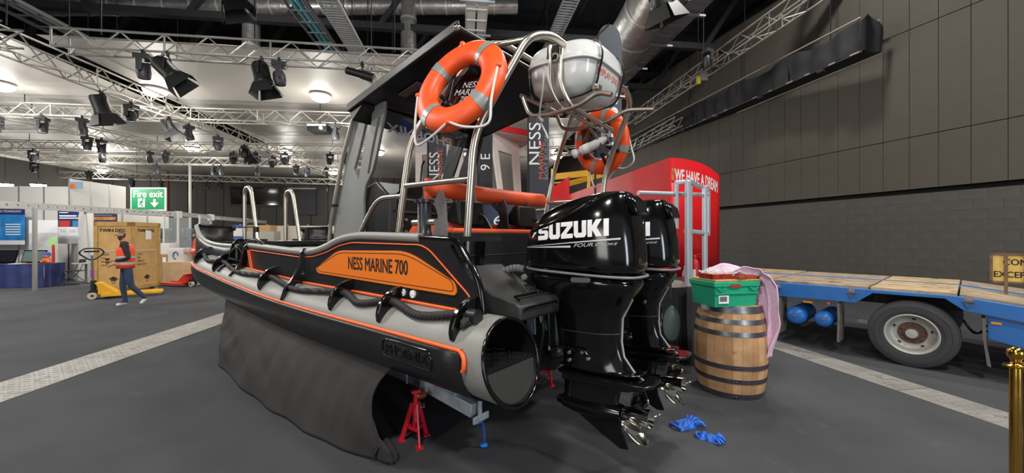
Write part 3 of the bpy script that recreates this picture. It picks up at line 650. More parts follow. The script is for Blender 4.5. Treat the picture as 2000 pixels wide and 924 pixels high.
# ------------------------------------------------------------------ outboard motors
COWL = [(1.385, .36, -.44, .215, 3.2), (1.42, .37, -.455, .225, 3.2), (1.50, .37, -.46, .228, 3.2), (1.62, .345, -.455, .226, 3.2), (1.72, .30, -.445, .220, 3.0), (1.79, .225, -.435, .208, 2.9), (1.845, .13, -.425, .192, 2.8), (1.89, .0, -.415, .168, 2.7), (1.925, -.14, -.405, .138, 2.6), (1.945, -.24, -.39, .10, 2.5), (1.95, -.28, -.37, .05, 2.4)]
def sec(z, xf_, xb, hw, e=3.0, n=40, tilt=0.0):
    cx = (xf_ + xb) / 2; a = (xf_ - xb) / 2; out = []
    for k in range(n):
        t = 2 * pi * k / n; c, s_ = cos(t), sin(t)
        x = cx + a * math.copysign(abs(c) ** (2 / e), c); y = hw * math.copysign(abs(s_) ** (2 / e), s_)
        out.append(Vector((x, y, z + tilt * x)))
    return out
def cowl_y(x, z):                                  # half width of the cowling at (x, z)
    for a, b in zip(COWL, COWL[1:]):
        if a[0] <= z <= b[0]:
            t = (z - a[0]) / (b[0] - a[0]); xf_, xb, hw, e = [a[i] + (b[i] - a[i]) * t for i in (1, 2, 3, 4)]
            cx = (xf_ + xb) / 2; h = (xf_ - xb) / 2; q = min(abs((x - cx) / h), 0.999)
            return hw * (1 - q ** e) ** (1 / e)
    return 0.2
SEAM = mat('seam_grey', '77777a', 0.4)
CHROME2 = mat('bolt_steel', 'c9c9c6', 0.3, 0.9)
def on_cowl(me, x0, z0, slope, side, off=0.004):
    # lettering runs aft (-x) on the port side, along a line rising aft
    for v in me.vertices:
        s_, t_ = v.co.x, v.co.y
        x = x0 - s_ * side; z = z0 + t_ + slope * s_
        v.co = (x, side * (cowl_y(x, z) + off + v.co.z), z)
def block_word(h, sx):
    A = {'S': (.95, [(0, 0), (.80, 0), (.95, .12), (.95, .5), (.8, .6), (.33, .6), (.33, .72), (.95, .72), (.95, 1), (.15, 1), (0, .88), (0, .5), (.15, .4), (.62, .4), (.62, .28), (0, .28)]),
         'U': (.95, [(0, 1), (0, .15), (.15, 0), (.8, 0), (.95, .15), (.95, 1), (.62, 1), (.62, .28), (.33, .28), (.33, 1)]),
         'Z': (.95, [(0, 1), (.95, 1), (.95, .75), (.42, .27), (.95, .27), (.95, 0), (0, 0), (0, .25), (.53, .73), (0, .73)]),
         'K': (1.02, [(0, 0), (0, 1), (.33, 1), (.33, .62), (.6, 1), (1.0, 1), (.66, .52), (1.02, 0), (.6, 0), (.33, .40), (.33, 0)]),
         'I': (.33, [(0, 0), (.33, 0), (.33, 1), (0, 1)])}
    x = 0; loops = []
    for ch in 'SUZUKI':
        w, p = A[ch]; loops.append([(x + a, b) for a, b in p]); x += w + .09
    return plate_mesh([[((a - x / 2) * h * sx, (b - .5) * h) for a, b in l] for l in loops], 0.001)
def outboard(loc, label):
    t = thing('outboard_motor', label, 'outboard motor', loc, BROT, 'twin outboard motors on the transom')
    m = MB(); m.loft([sec(*r) for r in COWL]); cw = m.build('cowling', GLOSS, t, 50, sub=1)
    m = MB()   # shoulder crease and rear grab recess on the cowling
    m.prism([(-0.405, 1.93), (-0.455, 1.88), (-0.47, 1.80), (-0.445, 1.79), (-0.40, 1.86)], (0, 0, 0), (1, 0, 0), (0, 0, 1), (0, 0.2, 0)); m.build('rear_grip', GLOSS, cw, 30, 0.02)
    for sd in (1, -1):
        m = MB(); pts = []
        for k in range(15):
            q = k / 14; x = 0.26 - 0.5 * q; z = 1.66 + 0.235 * q - 0.03 * sin(pi * q); pts.append((x, sd * (cowl_y(x, z) - 0.004), z))
        m.tube(pts, [0.004] + [0.016] * 13 + [0.004], 8); m.build('cowling_crease', GLOSS, cw, 80)
    for sd in (1, -1):
        me = block_word(0.112, .80); subdiv(me, 2); on_cowl(me, -0.082, 1.68, 0.10, sd); finish(me, 'lettering', WHT, cw, 0)
        me = text_mesh('FOUR', 0.034, shear=0.35, sx=1.5); on_cowl(me, -0.165, 1.580, 0.10, sd); finish(me, 'lettering', mat('silver_print', 'c6c6c6', 0.4), cw, 0)
        me = text_mesh('STROKE', 0.022, shear=0.35, sx=1.6); on_cowl(me, -0.305, 1.592, 0.10, sd); finish(me, 'lettering', MATS['silver_print'], cw, 0)
        m = MB(); pts = [(0.30, 1.548), (-0.36, 1.652), (-0.36, 1.642), (0.02, 1.575), (-0.15, 1.585), (-0.2, 1.588), (0.02, 1.566)]
        g = []
        for (xa, za), (xb, zb), w0, w1 in (((0.30, 1.545), (-0.39, 1.628), 0.001, 0.010), ((0.30, 1.540), (-0.08, 1.562), 0.002, 0.012)):
            for k in range(13):
                q = k / 12; x = xa + (xb - xa) * q; z = za + (zb - za) * q; w = w0 + (w1 - w0) * q
                g.append([Vector((x, sd * (cowl_y(x, z + w) + 0.004), z + w)), Vector((x, sd * (cowl_y(x, z - w * 0.2) + 0.004), z - w * 0.2))])
            m.loft(g, cap=False, closed=False); g = []
        m.build('side_flash', MATS['silver_print'], cw, 0)
    m = MB(); m.tube(sec(1.383, .365, -.452, .224, 3.2, 48), 0.0095, 8, closed=True); sm_ = m.build('cowling_seam', SEAM, t, 80)
    LOW = [(1.38, .355, -.44, .214, 3.2), (1.32, .35, -.435, .212, 3.0), (1.26, .33, -.41, .19, 2.8), (1.20, .26, -.365, .16, 2.6), (1.14, .19, -.325, .13, 2.5), (1.06, .15, -.295, .105, 2.4), (0.95, .13, -.285, .088, 2.4), (0.84, .125, -.285, .078, 2.4), (0.76, .13, -.31, .078, 2.3), (0.70, .15, -.36, .085, 2.2), (0.665, .155, -.40, .095, 2.2)]
    m = MB(); m.loft([sec(*r) for r in LOW]); mid = m.build('midsection', GLOSS, t, 50, sub=1)
    m = MB(); m.tube([Vector((-0.375, 0, 1.19)), Vector((-0.305, 0, 1.06)), Vector((-0.29, 0, 0.9)), Vector((-0.30, 0, 0.8)), Vector((-0.36, 0, 0.71)), Vector((-0.42, 0, 0.66))], 0.007, 6); m.build('trailing_edge', mat('edge_grey', '9a9a98', 0.4), mid, 80)
    for z in (0.955,): m = MB(); m.tube(sec(z, .157, -.289, .090, 2.4, 32), 0.003, 5, closed=True); m.build('joint_line', mat('joint_grey', '3c3c3e', 0.4), mid, 80)
    for sd in (1, -1):                             # side anode plate and badge
        m = MB(); m.add([], []); pts = rrect(0.135, 0.032, 0.015, 5, -0.13, 1.335)
        plate('side_vent', [pts], 0.010, mat('vent_grey', '55575a', 0.45), t, (0, sd * 0.212, 0), (1, 0, 0), (0, 0, 1), 0.002)
        m = MB(); m.lathe([(0.0, 0.012), (0.018, 0.01), (0.024, 0.004), (0.026, 0)], 16, (-0.10, sd * 0.118, 1.14), (0, sd, 0)); m.build('side_plug', BLK, t, 40)
        for bx_, bz_ in ((0.05, 0.80), (0.05, 0.745), (-0.05, 0.815), (-0.09, 0.775), (0.13, 0.80)):
            m = MB(); m.lathe([(0, 0.016), (0.011, 0.015), (0.014, 0.006), (0.015, 0)], 10, (bx_, sd * (0.080), bz_), (0, sd, 0)); m.build('case_bolt', CHROME2, t, 40)
        m = MB(); m.tube([(0.14, sd * 0.06, 0.825), (0.08, sd * 0.092, 0.83), (-0.06, sd * 0.092, 0.835), (-0.1, sd * 0.09, 0.80)], 0.009, 6); m.build('case_lip', GLOSS, t, 60)
    # anti-ventilation plates
    m = MB(); m.prism([(.16, .07), (.10, .10), (-.25, .13), (-.47, .115), (-.50, .08), (-.50, -.08), (-.47, -.115), (-.25, -.13), (.10, -.10), (.16, -.07)], (0, 0, 0.655), (1, 0, 0), (0, 1, 0), (0, 0, 0.022)); m.prism([(.15, .06), (-.34, .085), (-.42, .06), (-.42, -.06), (-.34, -.085), (.15, -.06)], (0, 0, 0.70), (1, 0, 0), (0, 1, 0), (0, 0, 0.016)); m.prism([(.14, .05), (-.3, .07), (-.42, .03), (-.42, -.03), (-.3, -.07), (.14, -.05)], (0, 0, 0.61), (1, 0, 0), (0, 1, 0), (0, 0, 0.05)); m.build('ventilation_plate', GLOSS, t, 30, 0.006)
    GC = [(0.66, .15, -.30, .05, 2.2), (0.56, .145, -.27, .042, 2.1), (0.49, .15, -.25, .05, 2.1), (0.42, .16, -.25, .055, 2.1)]
    m = MB(); m.loft([sec(*r) for r in GC])
    m.lathe([(0.0, .22), (.028, .20), (.052, .14), (.068, .05), (.072, -.1), (.066, -.2), (.054, -.27)], 24, (0, 0, 0.415), (1, 0, 0)); m.build('gearcase', GLOSS, t, 50)
    m = MB(); m.prism([(.14, .40), (-.25, .40), (-.26, .30), (-.30, .18), (-.245, .175), (-.12, .24)], (0, 0, 0), (1, 0, 0), (0, 0, 1), (0, 0.02, 0)); m.build('skeg', GLOSS, t, 20, 0.006)
    m = MB(); m.lathe([(.03, .10), (.05, .08), (.056, .02), (.06, -.05), (.064, -.09), (.055, -.092), (.04, -.06)], 24, (-.36, 0, 0.415), (1, 0, 0)); pr = m.build('propeller', CHROME, t, 50)
    for k in range(3):
        a0 = radians(100 + 120 * k); m = MB()
        def bl_(u, v, a0=a0):
            r = 0.055 + 0.125 * v; w = (0.5 + 0.55 * sin(pi * min(v, 0.9) * 0.62) ) * (1 if v < 0.75 else math.sqrt(max(0.02, 1 - ((v - 0.75) / 0.27) ** 2)))
            a = a0 + (u - 0.5) * w * 1.25; x = -.36 + (u - 0.5) * w * 0.16 - 0.035 * v
            return Vector((x, r * cos(a), 0.415 + r * sin(a)))
        m.grid(bl_, 8, 8); m.build('blade', CHROME, pr, 80, solid=0.006)
    # clamp bracket, trim ram, bolts, hoses
    for sd in (1, -1):
        m = MB(); m.prism([(.46, 1.20), (.30, 1.24), (.20, 1.18), (.20, .92), (.24, .76), (.36, .70), (.46, .78)], (0, sd * 0.15, 0), (1, 0, 0), (0, 0, 1), (0, 0.035, 0)); m.build('clamp_bracket', BLK, t, 20, 0.008)
    for bx_, bz_ in ((.42, 1.13), (.34, 1.15), (.43, 1.05), (.43, .86), (.36, .80), (.43, .78), (.30, .98)):
        m = MB(); m.lathe([(0, 0.014), (0.012, 0.013), (0.014, 0.004), (0.016, 0)], 10, (bx_, 0.168, bz_), (0, 1, 0)); m.build('bracket_bolt', CHROME2, t, 40)
    m = MB(); m.box((.26, 0, 1.0), (.16, .24, .34)); m.cyl((.22, 0, .72), (.22, 0, 1.2), .06); m.cyl((.2, 0, .74), (.2, 0, .82), .085); m.build('swivel_bracket', BLK, t, 30, 0.01)
    m = MB(); m.cyl((.20, 0.10, .80), (.21, 0.11, 1.14), .013); m.build('trim_ram', CHROME, t, 60)
    m = MB(); m.prism([(.33, .92), (.26, .92), (.26, 1.06), (.33, 1.06)], (0, .172, 0), (1, 0, 0), (0, 0, 1), (0, .012, 0)); m.prism([(.36, .775), (.27, .79), (.24, .82), (.3, .81)], (0, .17, 0), (1, 0, 0), (0, 0, 1), (0, .02, 0)); m.build('bracket_anode', mat('anode_grey', '8f96a4', 0.4, 0.5), t, 0, 0.003)
    m = MB()
    for k, (dz, dy) in enumerate(((0, 0), (-0.03, 0.02), (0.03, 0.03))):
        m.tube(smooth_path([(.43, .10 + dy, 1.20 + dz), (.36, .16 + dy, 1.245 + dz), (.26, .165 + dy, 1.24 + dz), (.22, .14 + dy, 1.10), (.2, .12 + dy, 0.95)], 5), .008, 6)
    m.build('hose', BLK, t, 60)
    m = MB(); m.tube(smooth_path([(.42, .15, 1.17), (.36, .185, 1.235), (.26, .19, 1.225), (.225, .175, 1.10), (.215, .16, .98)], 6), .005, 6); m.build('hose', mat('hose_silver', 'b0b0ac', 0.35, 0.6), t, 60)
    m = MB(); pts = smooth_path([(.62, .22, 1.33), (.54, .20, 1.37), (.44, .17, 1.41), (.36, .14, 1.40)], 8); m.tube(pts, [.028 + .004 * (k % 2) for k in range(len(pts))], 10); tag(m.build('rigging_tube', mat('corrugated_grey', '6f7170', 0.6), t, 20), 'grey corrugated rigging tube')
    m = MB(); m.cyl((.40, .165, 1.27), (.40, .205, 1.27), .022); m.tube([(.44, .185, 1.34), (.40, .185, 1.27)], .006, 6); m.lathe([(0, .02), (.02, .018), (.024, 0)], 12, (.33, .18, 1.345), (0, 1, 0)); m.build('fuel_fitting', mat('fitting_grey', '8d8d8b', 0.4), t, 40)
    for o_ in [cw] + list(cw.children) + [sm_, mid]:      # the cowling sits raked against the trimmed leg
        for v in o_.data.vertices: v.co.z += .09 * v.co.x * min(1, max(0, (v.co.z - 1.06) / .3))
    t.scale = (1.07, 1.04, 1.0); t.rotation_euler = (0, radians(3.0), BROT); t.location = t.location + Vector((sin(BY), -cos(BY), 0)) * .055
    return t
outboard(W(-0.02, 0.80, 0), 'gloss black outboard motor nearest the camera, white brand lettering fully in view')
outboard(W(-0.02, 1.55, 0), 'gloss black outboard motor half hidden behind the nearer one')

# ------------------------------------------------------------------ life rings
RINGO = mat('ring_orange', 'f4581f', 0.42, noise=(5, 0.04)); TAPE = mat('reflective_tape', 'a5a5a3', 0.3, 0.3)
SIGNCLR = bpy.data.materials.new('clear_acrylic'); SIGNCLR.use_nodes = True; nt = SIGNCLR.node_tree
tr = nt.nodes.new('ShaderNodeBsdfTransparent'); tr.inputs[0].default_value = (0.55, 0.55, 0.58, 1); gs = nt.nodes.new('ShaderNodeBsdfGlossy'); gs.inputs['Roughness'].default_value = 0.05
mx = nt.nodes.new('ShaderNodeMixShader'); mx.inputs[0].default_value = 0.06
nt.links.new(tr.outputs[0], mx.inputs[1]); nt.links.new(gs.outputs[0], mx.inputs[2]); nt.links.new(mx.outputs[0], nt.nodes['Material Output'].inputs[0])
def life_ring(s, label, roll):
    t = thing('life_ring', label, 'life ring', group='life rings on the stern arch')
    n = Vector((-0.12, 0.92, 0.36)) if s > 0 else Vector((-0.20, -0.95, 0.16))
    c = Vector((0.51, -0.10, 2.65)) if s > 0 else Vector((0.52, -(BEAM_Y - 0.06), 2.68))
    ez = n.normalized(); ex = Vector((-1, 0, 0)) if s > 0 else Vector((1, 0, 0)); ex = (ex - ez * ex.dot(ez)).normalized(); ey = ez.cross(ex)
    R = Matrix(((ex.x, ey.x, ez.x, c.x), (ex.y, ey.y, ez.y, c.y), (ex.z, ey.z, ez.z, c.z), (0, 0, 0, 1)))
    t.matrix_world = Matrix.Translation(BO) @ Matrix.Rotation(BROT, 4, 'Z') @ R
    m = MB(); N, M_ = 56, 20; RR, ra, rb = 0.272, 0.088, 0.06
    def tor(N0, N1, ex_=0.0, n=N):
        vs = []
        for i in range(n + 1):
            a = N0 + (N1 - N0) * i / n
            for k in range(M_):
                b = 2 * pi * k / M_; r = RR + (ra + ex_) * cos(b); vs.append(Vector((r * cos(a), r * sin(a), (rb + ex_) * math.copysign(abs(sin(b)) ** 0.85, sin(b)))))
        fs = [(i * M_ + k, i * M_ + (k + 1) % M_, (i + 1) * M_ + (k + 1) % M_, (i + 1) * M_ + k) for i in range(n) for k in range(M_)]
        return vs, fs
    m.add(*tor(0, 2 * pi)); rg = m.build('ring', RINGO, t, 180)
    for k in range(4):
        a = roll + k * pi / 2; m = MB(); m.add(*tor(a - 0.105, a + 0.105, 0.003, 5)); tag(m.build('reflective_band', TAPE, t, 180), 'silver reflective band')
    # grab line looped between the bands
    m = MB(); pts = []
    Mw = t.matrix_world; dn = (Mw.to_3x3().inverted() @ Vector((0, 0, -1)))
    def P(a, r, z=0): return Vector((r * cos(a), r * sin(a), z))
    for k in range(4):
        a = roll + pi / 4 + k * pi / 2; b = a + pi / 2
        p0 = P(a, RR + ra * 0.7, rb * 0.8); p1 = P(b, RR + ra * 0.7, rb * 0.8); mid = P((a + b) / 2, RR + ra + 0.05, rb * 0.6) + dn * 0.11
        pts += smooth_path([p0, p0.lerp(mid, .5) + dn * 0.04 + Vector((0, 0, .02)), mid, mid.lerp(p1, .5) + dn * 0.04 + Vector((0, 0, .02)), p1], 5)[:-1]
    m.tube(pts, 0.0085, 8, closed=True); m.build('grab_line', ROPEW, t, 80)
    for k in range(4):
        p = P(roll + pi / 4 + k * pi / 2, RR + ra * 0.72, rb * 0.75); m = MB(); m.sphere(p, 0.02, 10, 6); m.build('rope_knot', RINGO, t, 80)
    # small clear name sign fixed across the middle behind the ring
    sg = plate('name_sign', [rrect(0.40, 0.34, 0.03, 4)], 0.006, SIGNCLR, t, (0, 0, -0.075), (1, 0, 0), (0, 1, 0))
    text('lettering', 'NESS\nMARINE\n700', 0.070, mat('sign_print', 'c9c9c9', .5), sg, (0.02, 0.0, -0.07), (1, -0.12, 0), (0.12, 1, 0), line=0.86)
    m = MB(); m.bar((-0.18, -0.20, -0.10), (0.10, 0.24, -0.10), 0.03, 0.012, (0, 0, 1)); m.build('sign_bracket', STEEL, t, 0)
    for a in (1.25, 4.3, 3.6):
        m = MB(); m.bar(P(a, RR - 0.12, -0.08), P(a, RR + 0.04, -0.075), 0.03, 0.02, (0, 0, 1)); m.bar(P(a, RR - 0.12, -0.09), P(a, RR - 0.12, 0.02), 0.02, 0.02); m.build('ring_clip', BLK, t, 0)
    return t
r1 = life_ring(1, 'orange life ring with silver bands on the near side of the stern arch', 0.95)
r2 = life_ring(-1, 'orange life ring on the far side of the stern arch, seen from behind', 0.35)
# white self-igniting lights clipped beside the rings
def ring_light(label, p, d, L):
    t = thing('ring_light', label, 'marker light', p)
    d = Vector(d).normalized(); m = MB(); m.lathe([(0, 0), (.05, .002), (.052, .02), (.042, .05), (.03, .06), (.03, .09), (.05, .10), (.052, L), (.0, L + .005)], 18, (0, 0, 0), d); m.build('light_body', mat('white_float_plastic', 'd6d2d4', 0.4), t, 40)
    m = MB(); m.lathe([(.054, .14), (.054, .2)], 18, (0, 0, 0), d); m.build('light_band', WHT, t, 40)
    return t
lt = thing('ring_light', 'small round white lamp disc inside the near life ring', 'marker light', W(0.66, 0.13, 2.53))
m = MB(); m.lathe([(0, .012), (.04, .010), (.044, 0), (.04, -.02), (0, -.022)], 20, (0, 0, 0), (-0.6, -0.75, 0.2)); m.build('light_lens', mat('cream_lens', 'e4e0d0', 0.4), lt, 40)
m = MB(); m.cyl((0, 0.01, 0), (0.02, 0.06, -0.05), 0.015); m.cyl((0.0, 0.01, 0.02), (0.05, 0.04, 0.30), 0.012); m.build('light_stalk', BLK, lt, 40)
p0 = W(0.80, 2.12, 2.56); ring_light('white float-light clipped across the far life ring', p0, W(0.30, 2.2, 2.72) - p0, 0.42)

# ------------------------------------------------------------------ liferaft canister
rf = thing('liferaft_canister', 'white liferaft canister strapped in the tube cradle on the stern arch', 'liferaft', W(0.12, 0.98, 2.875), BROT)
rf.rotation_euler = (0, radians(-4), BROT); rf.scale = (.97, .93, .86)
RAFTW = mat('raft_gelcoat', 'd9dad8', 0.22, coat=0.3)
def rsec(z, a, b, e=3.6, n=40):
    return [Vector((a * math.copysign(abs(cos(t)) ** (2 / e), cos(t)), b * math.copysign(abs(sin(t)) ** (2 / e), sin(t)), z)) for t in [2 * pi * k / n for k in range(n)]]
HA, HB = 0.31, 0.35
m = MB(); m.loft([rsec(z, HA * k, HB * k, e) for z, k, e in ((-.235, .35, 2.4), (-.232, .55, 2.6), (-.215, .74, 3), (-.16, .90, 3.4), (-.06, .955, 3.8), (.045, .97, 4))]); m.build('canister_base', RAFTW, rf, 60)
m = MB(); m.loft([rsec(z, HA * k, HB * k, e) for z, k, e in ((.03, 1.0, 4.2), (.07, 1.01, 4.2), (.075, 1.0, 4.2), (.14, .965, 4), (.19, .88, 3.6), (.21, .76, 3.2), (.213, .4, 3))]); m.build('canister_lid', RAFTW, rf, 60)
m = MB(); m.tube(rsec(0.03, HA * 1.0, HB * 1.0, 4.2, 60), 0.010, 8, closed=True); m.build('lid_flange', RAFTW, rf, 80)
for k, yb in enumerate((-0.20, 0.20)):
    m = MB(); pp = [(-HA * .80, .205), (-HA * 1.0, .13), (-HA * 1.045, .05), (-HA * .99, -.06), (-HA * .93, -.16), (-HA * .72, -.225), (0, -.25), (HA * .72, -.225), (HA * .93, -.16), (HA * .99, -.06), (HA * 1.045, .05), (HA * 1.0, .13), (HA * .8, .205), (0, .222)]
    pts = smooth_path([(x, yb, z) for x, z in pp], 4, True)
    for i in range(len(pts)):
        m.bar(pts[i], pts[(i + 1) % len(pts)], 0.028, 0.006, (0, 1, 0)) if False else None
    m.loft([[p + Vector((0, -0.014, 0)), p + Vector((0, 0.014, 0)), p * 1.012 + Vector((0, 0.014, 0)), p * 1.012 + Vector((0, -0.014, 0))] for p in pts + [pts[0]]], cap=False); m.build('strap', BLK, rf, 0)
m = MB(); m.box((-0.30, 0.20, -.2), (.05, .06, .04)); m.cyl((-.30, .24, -.19), (-.30, .16, -.19), .012); m.build('strap_ratchet', STEEL, rf, 0, 0.004)
me = text_mesh('DISPLAY ONLY', 0.075, bold=0.001, sx=0.78); me.transform(Matrix.Rotation(pi / 2, 4, 'X')); me.transform(Matrix.Rotation(-pi / 2, 4, 'Z'))
for v in me.vertices: q_ = min(.98, abs(v.co.y) / (HB * .96)); v.co = Vector((-HA * (.955 + .1 * max(-.06, v.co.z - .04)) * (1 - q_ ** 3.9) ** (1 / 3.9) - .006, v.co.y, v.co.z - 0.045))
finish(me, 'lettering', mat('red_print', 'd8705a', 0.5), rf, 0)
m = MB(); m.prism([(0.06, .10), (-0.06, .10), (-0.06, -.0), (-.03, -.03), (.06, 0)], (0, 0, 0), (1, 0, 0), (0, 0, 1), (0, 0.008, 0)); o = m.build('painter_port', BLK, rf, 0); o.location = (0.0, HB * 1.0, .06)
m = MB(); m.tube([Vector((0.03 * cos(t) - 0.02, HB * 1.02 + .012, 0.05 + 0.03 * sin(t))) for t in [k * 0.4 for k in range(12)]], 0.007, 6); m.build('painter_loop', ROPEW, rf, 60)
# painter line hanging from the canister
pl = thing('painter_line', 'thin white line tied to the raft cradle and hanging below it', 'line', W(0.16, 0.6, 2.84))
def rel(ps, o): return [Vector(p) - Vector(o) for p in ps]
o0 = W(0.16, 0.6, 2.84)
m = MB(); m.tube(smooth_path(rel([W(0.16, .60, 2.86), W(0.17, .595, 2.7), W(.21, .62, 2.58), W(.24, .66, 2.50), W(.2, .68, 2.40), W(.19, .69, 2.36)], o0), 6), .008, 6); m.tube(rel([W(.24, .66, 2.5) + Vector((.02 * cos(k), .02 * sin(k), .02 * sin(2 * k))) for k in range(7)], o0), .009, 6); m.build('line', ROPEW, pl, 80)

# ------------------------------------------------------------------ boat trailer, axle stands, skirt, blue cord
tr_ = thing('boat_trailer', 'galvanised boat trailer under the workboat hull', 'trailer', BO, BROT)
def tp(mb, name, m=GALV, bevel=0.004): return mb.build(name, m, tr_, 20, bevel, xf=bxf)
for s in (1, -1):
    m = MB(); m.bar((0.80, mir(0.36, s), 0.40), (6.2, mir(0.55, s), 0.47), 0.07, 0.13); tp(m, 'side_rail')
    m = MB(); m.bar((0.62, mir(0.36, s), 0.335), (1.15, mir(0.36, s), 0.39), 0.085, 0.10); tp(m, 'light_board_arm')
    m = MB(); m.bar((1.15, mir(0.32, s), 0.36), (1.15, mir(0.32, s), 0.70), 0.07, 0.07, (1, 0, 0)); tp(m, 'upright')
    m = MB(); m.bar((0.80, mir(0.33, s), 0.42), (1.0, mir(0.36, s), 0.68), 0.03, 0.045); tp(m, 'brace')
    m = MB(); m.bar((0.58, mir(0.30, s), 0.28), (0.58, mir(0.46, s), 0.28), 0.02, 0.05); m.bar((0.58, mir(0.37, s), 0.26), (0.58, mir(0.37, s), 0.46), 0.02, 0.03, (1, 0, 0)); m.bar((0.58, mir(0.37, s), 0.45), (0.58, mir(0.33, s), 0.47), 0.02, 0.02); tp(m, 'end_hook')
    m = MB(); m.bar((1.30, mir(0.24, s), 0.40), (1.30, mir(0.24, s), 0.56), 0.012, 0.02, (1, 0, 0)); m.bar((1.30, mir(0.24, s), 0.56), (1.22, mir(0.24, s), 0.58), 0.012, 0.02); tp(m, 'stake')
    for x in (2.2, 3.0):
        m = MB(); m.lathe([(.12, -.08), (.27, -.09), (.29, -.05), (.29, .05), (.27, .09), (.12, .08)], 28, (x, mir(0.30, s), 0.29), (0, 1, 0)); tp(m, 'tyre', mat('tyre_rubber', '1e1e1f', 0.8))
m = MB(); m.bar((1.05, 0.3, 0.50), (1.05, 2.0, 0.50), 0.09, 0.12); tp(m, 'cross_member')
for x in (2.6, 4.6):
    m = MB(); m.bar((x, 0.3, 0.36), (x, 2.0, 0.36), 0.08, 0.08); tp(m, 'cross_member')
m = MB(); m.bar((6.2, 0.55, 0.45), (7.6, 1.15, 0.42), 0.06, 0.1); m.bar((6.2, 1.75, 0.45), (7.6, 1.15, 0.42), 0.06, 0.1); tp(m, 'drawbar')
m = MB(); m.sphere((1.12, 0.24, 0.36), 0.05, sc=(1.2, 1, 0.7)); tp(m, 'marker_lamp', mat('amber_lens', '7a3e10', 0.3))
def axle_stand(name, loc, label, s=1.0):
    t = thing(name, label, 'axle stand', loc, 0.5); RP = mat('red_stand_paint', 'd01f33', 0.4)
    m = MB(); m.cyl((0, 0, .14 * s), (0, 0, .38 * s), .026, n=16); m.build('stand_tube', RP, t, 40)
    m = MB(); m.cyl((0, 0, .30 * s), (0, 0, .47 * s), .019, n=12); m.box((0, 0, .475 * s), (.07, .04, .02)); m.build('stand_post', RP, t, 40)
    for k in range(3):
        a = 2 * pi * k / 3 + 0.5; e = Vector((cos(a) * .115, sin(a) * .115, 0.006))
        m = MB(); m.bar(Vector((cos(a) * .025, sin(a) * .025, .36 * s)), e, .035, .012, Vector((-sin(a), cos(a), 0))); m.box(e, (.055, .055, .012)); m.build('leg', RP, t, 0)
        a2 = a + 2 * pi / 3; m = MB(); m.bar(Vector((cos(a) * .075, sin(a) * .075, .14 * s)), Vector((cos(a2) * .075, sin(a2) * .075, .14 * s)), .012, .025); m.build('leg_tie', RP, t, 0)
    m = MB(); m.tube([(.03, 0, .33 * s), (.07, 0, .34 * s), (.07, 0, .31 * s), (.03, 0, .31 * s)], .005, 6); m.build('pin', CHROME2, t, 60)
    m = MB(); m.box((0, -.0335, .26 * s), (.018, .003, .1)); m.build('sticker', WHT, t, 0)
    return t
p = fl(812, 862); axle_stand('axle_stand', (p.x, p.y, 0), 'red axle stand under the near side of the boat trailer', .84)
p = fl(1066, 748); axle_stand('axle_stand', (p.x, p.y, 0), 'red axle stand under the boat, seen past the tube end')
# black cloth skirt hung from the tube down to the floor
sk = thing('skirt_cloth', 'black cloth skirt hung from the boat tube to the floor', 'cloth', (0, 0, 0))
botc = [fl(*q) for q in ((428, 716), (470, 755), (518, 795), (566, 828), (616, 856), (676, 884), (735, 905), (774, 907))]
for q in botc: q.z = 0.012
botc = smooth_path(botc, 6)
topc = [W(4.75 - 3.78 * k / 40, -0.125, tz(4.75 - 3.78 * k / 40) - 0.215) for k in range(41)]
from mathutils import noise as mno
def samp(a, t):
    f = t * (len(a) - 1); i = min(int(f), len(a) - 2); return a[i].lerp(a[i + 1], f - i)
outn = Vector((-cos(BY), -sin(BY), 0))
def skf(u, v):
    p = samp(topc, u).lerp(samp(botc, min(1, u * 1.0)), v)
    bul = 0.10 * sin(pi * v) * (0.4 + u) + 0.10 * v * v * 0
    fold = 0.045 * v * mno.noise(Vector((u * 9 + v * 2, v * 1.2, 1.0))) + 0.025 * sin(pi * v) * mno.noise(Vector((u * 22 + v * 6, v * 2, 5.0))) + 0.02 * sin(u * 30 - v * 9) * sin(pi * v) * max(0, 0.5 - u)
    p = p + outn * (bul * 0.55 + fold)
    # the aft edge is drawn forward below the tube, then kicks out on the floor
    if u > 0.8: p = p + Vector((-0.13, 0.10, 0)) * sin(pi * min(1, v * 1.15)) * ((u - 0.8) / 0.2) ** 2
    p.z = max(p.z + 0.02 * sin(pi * v) * mno.noise(Vector((u * 14, v * 3, 9))), 0.008); return p
m = MB(); m.grid(skf, 110, 36); m.build('cloth', mat('skirt_cloth_black', '343130', 0.78, noise=(2, 0.1), bump=(300, 0.1)), sk, 180, solid=0.004)
e = botc[-1]
m = MB(); m.grid(lambda u, v: Vector((e.x - 0.02 - 0.16 * (1 - u) + 0.02 * sin(v * 5), e.y + 0.18 * v - 0.02 * u, 0.012 + 0.10 * sin(pi * u) * (1 - 0.4 * v) + 0.03 * sin(v * 6 + u * 4))), 12, 12); m.build('floor_fold', MATS['skirt_cloth_black'], sk, 180, solid=0.004)
wb = thing('timber_block', 'small pale timber prop under the bow end of the tube', 'timber', (W(4.95, 0.1, 0.0)), BROT)
m = MB(); m.bar((0, 0, 0.0), (0.0, 0.0, 0.80), 0.07, 0.09, (1, 0, 0)); m.build('prop', mat('pale_timber', 'b89a72', 0.7, noise=(9, 0.2)), wb, 0, 0.006)
bc = thing('blue_lanyard', 'bright blue cord hanging from the trailer end to the floor', 'cord', fl(945, 874))
o0 = fl(945, 874); zz = W(0.6, 0.36, 0.28)
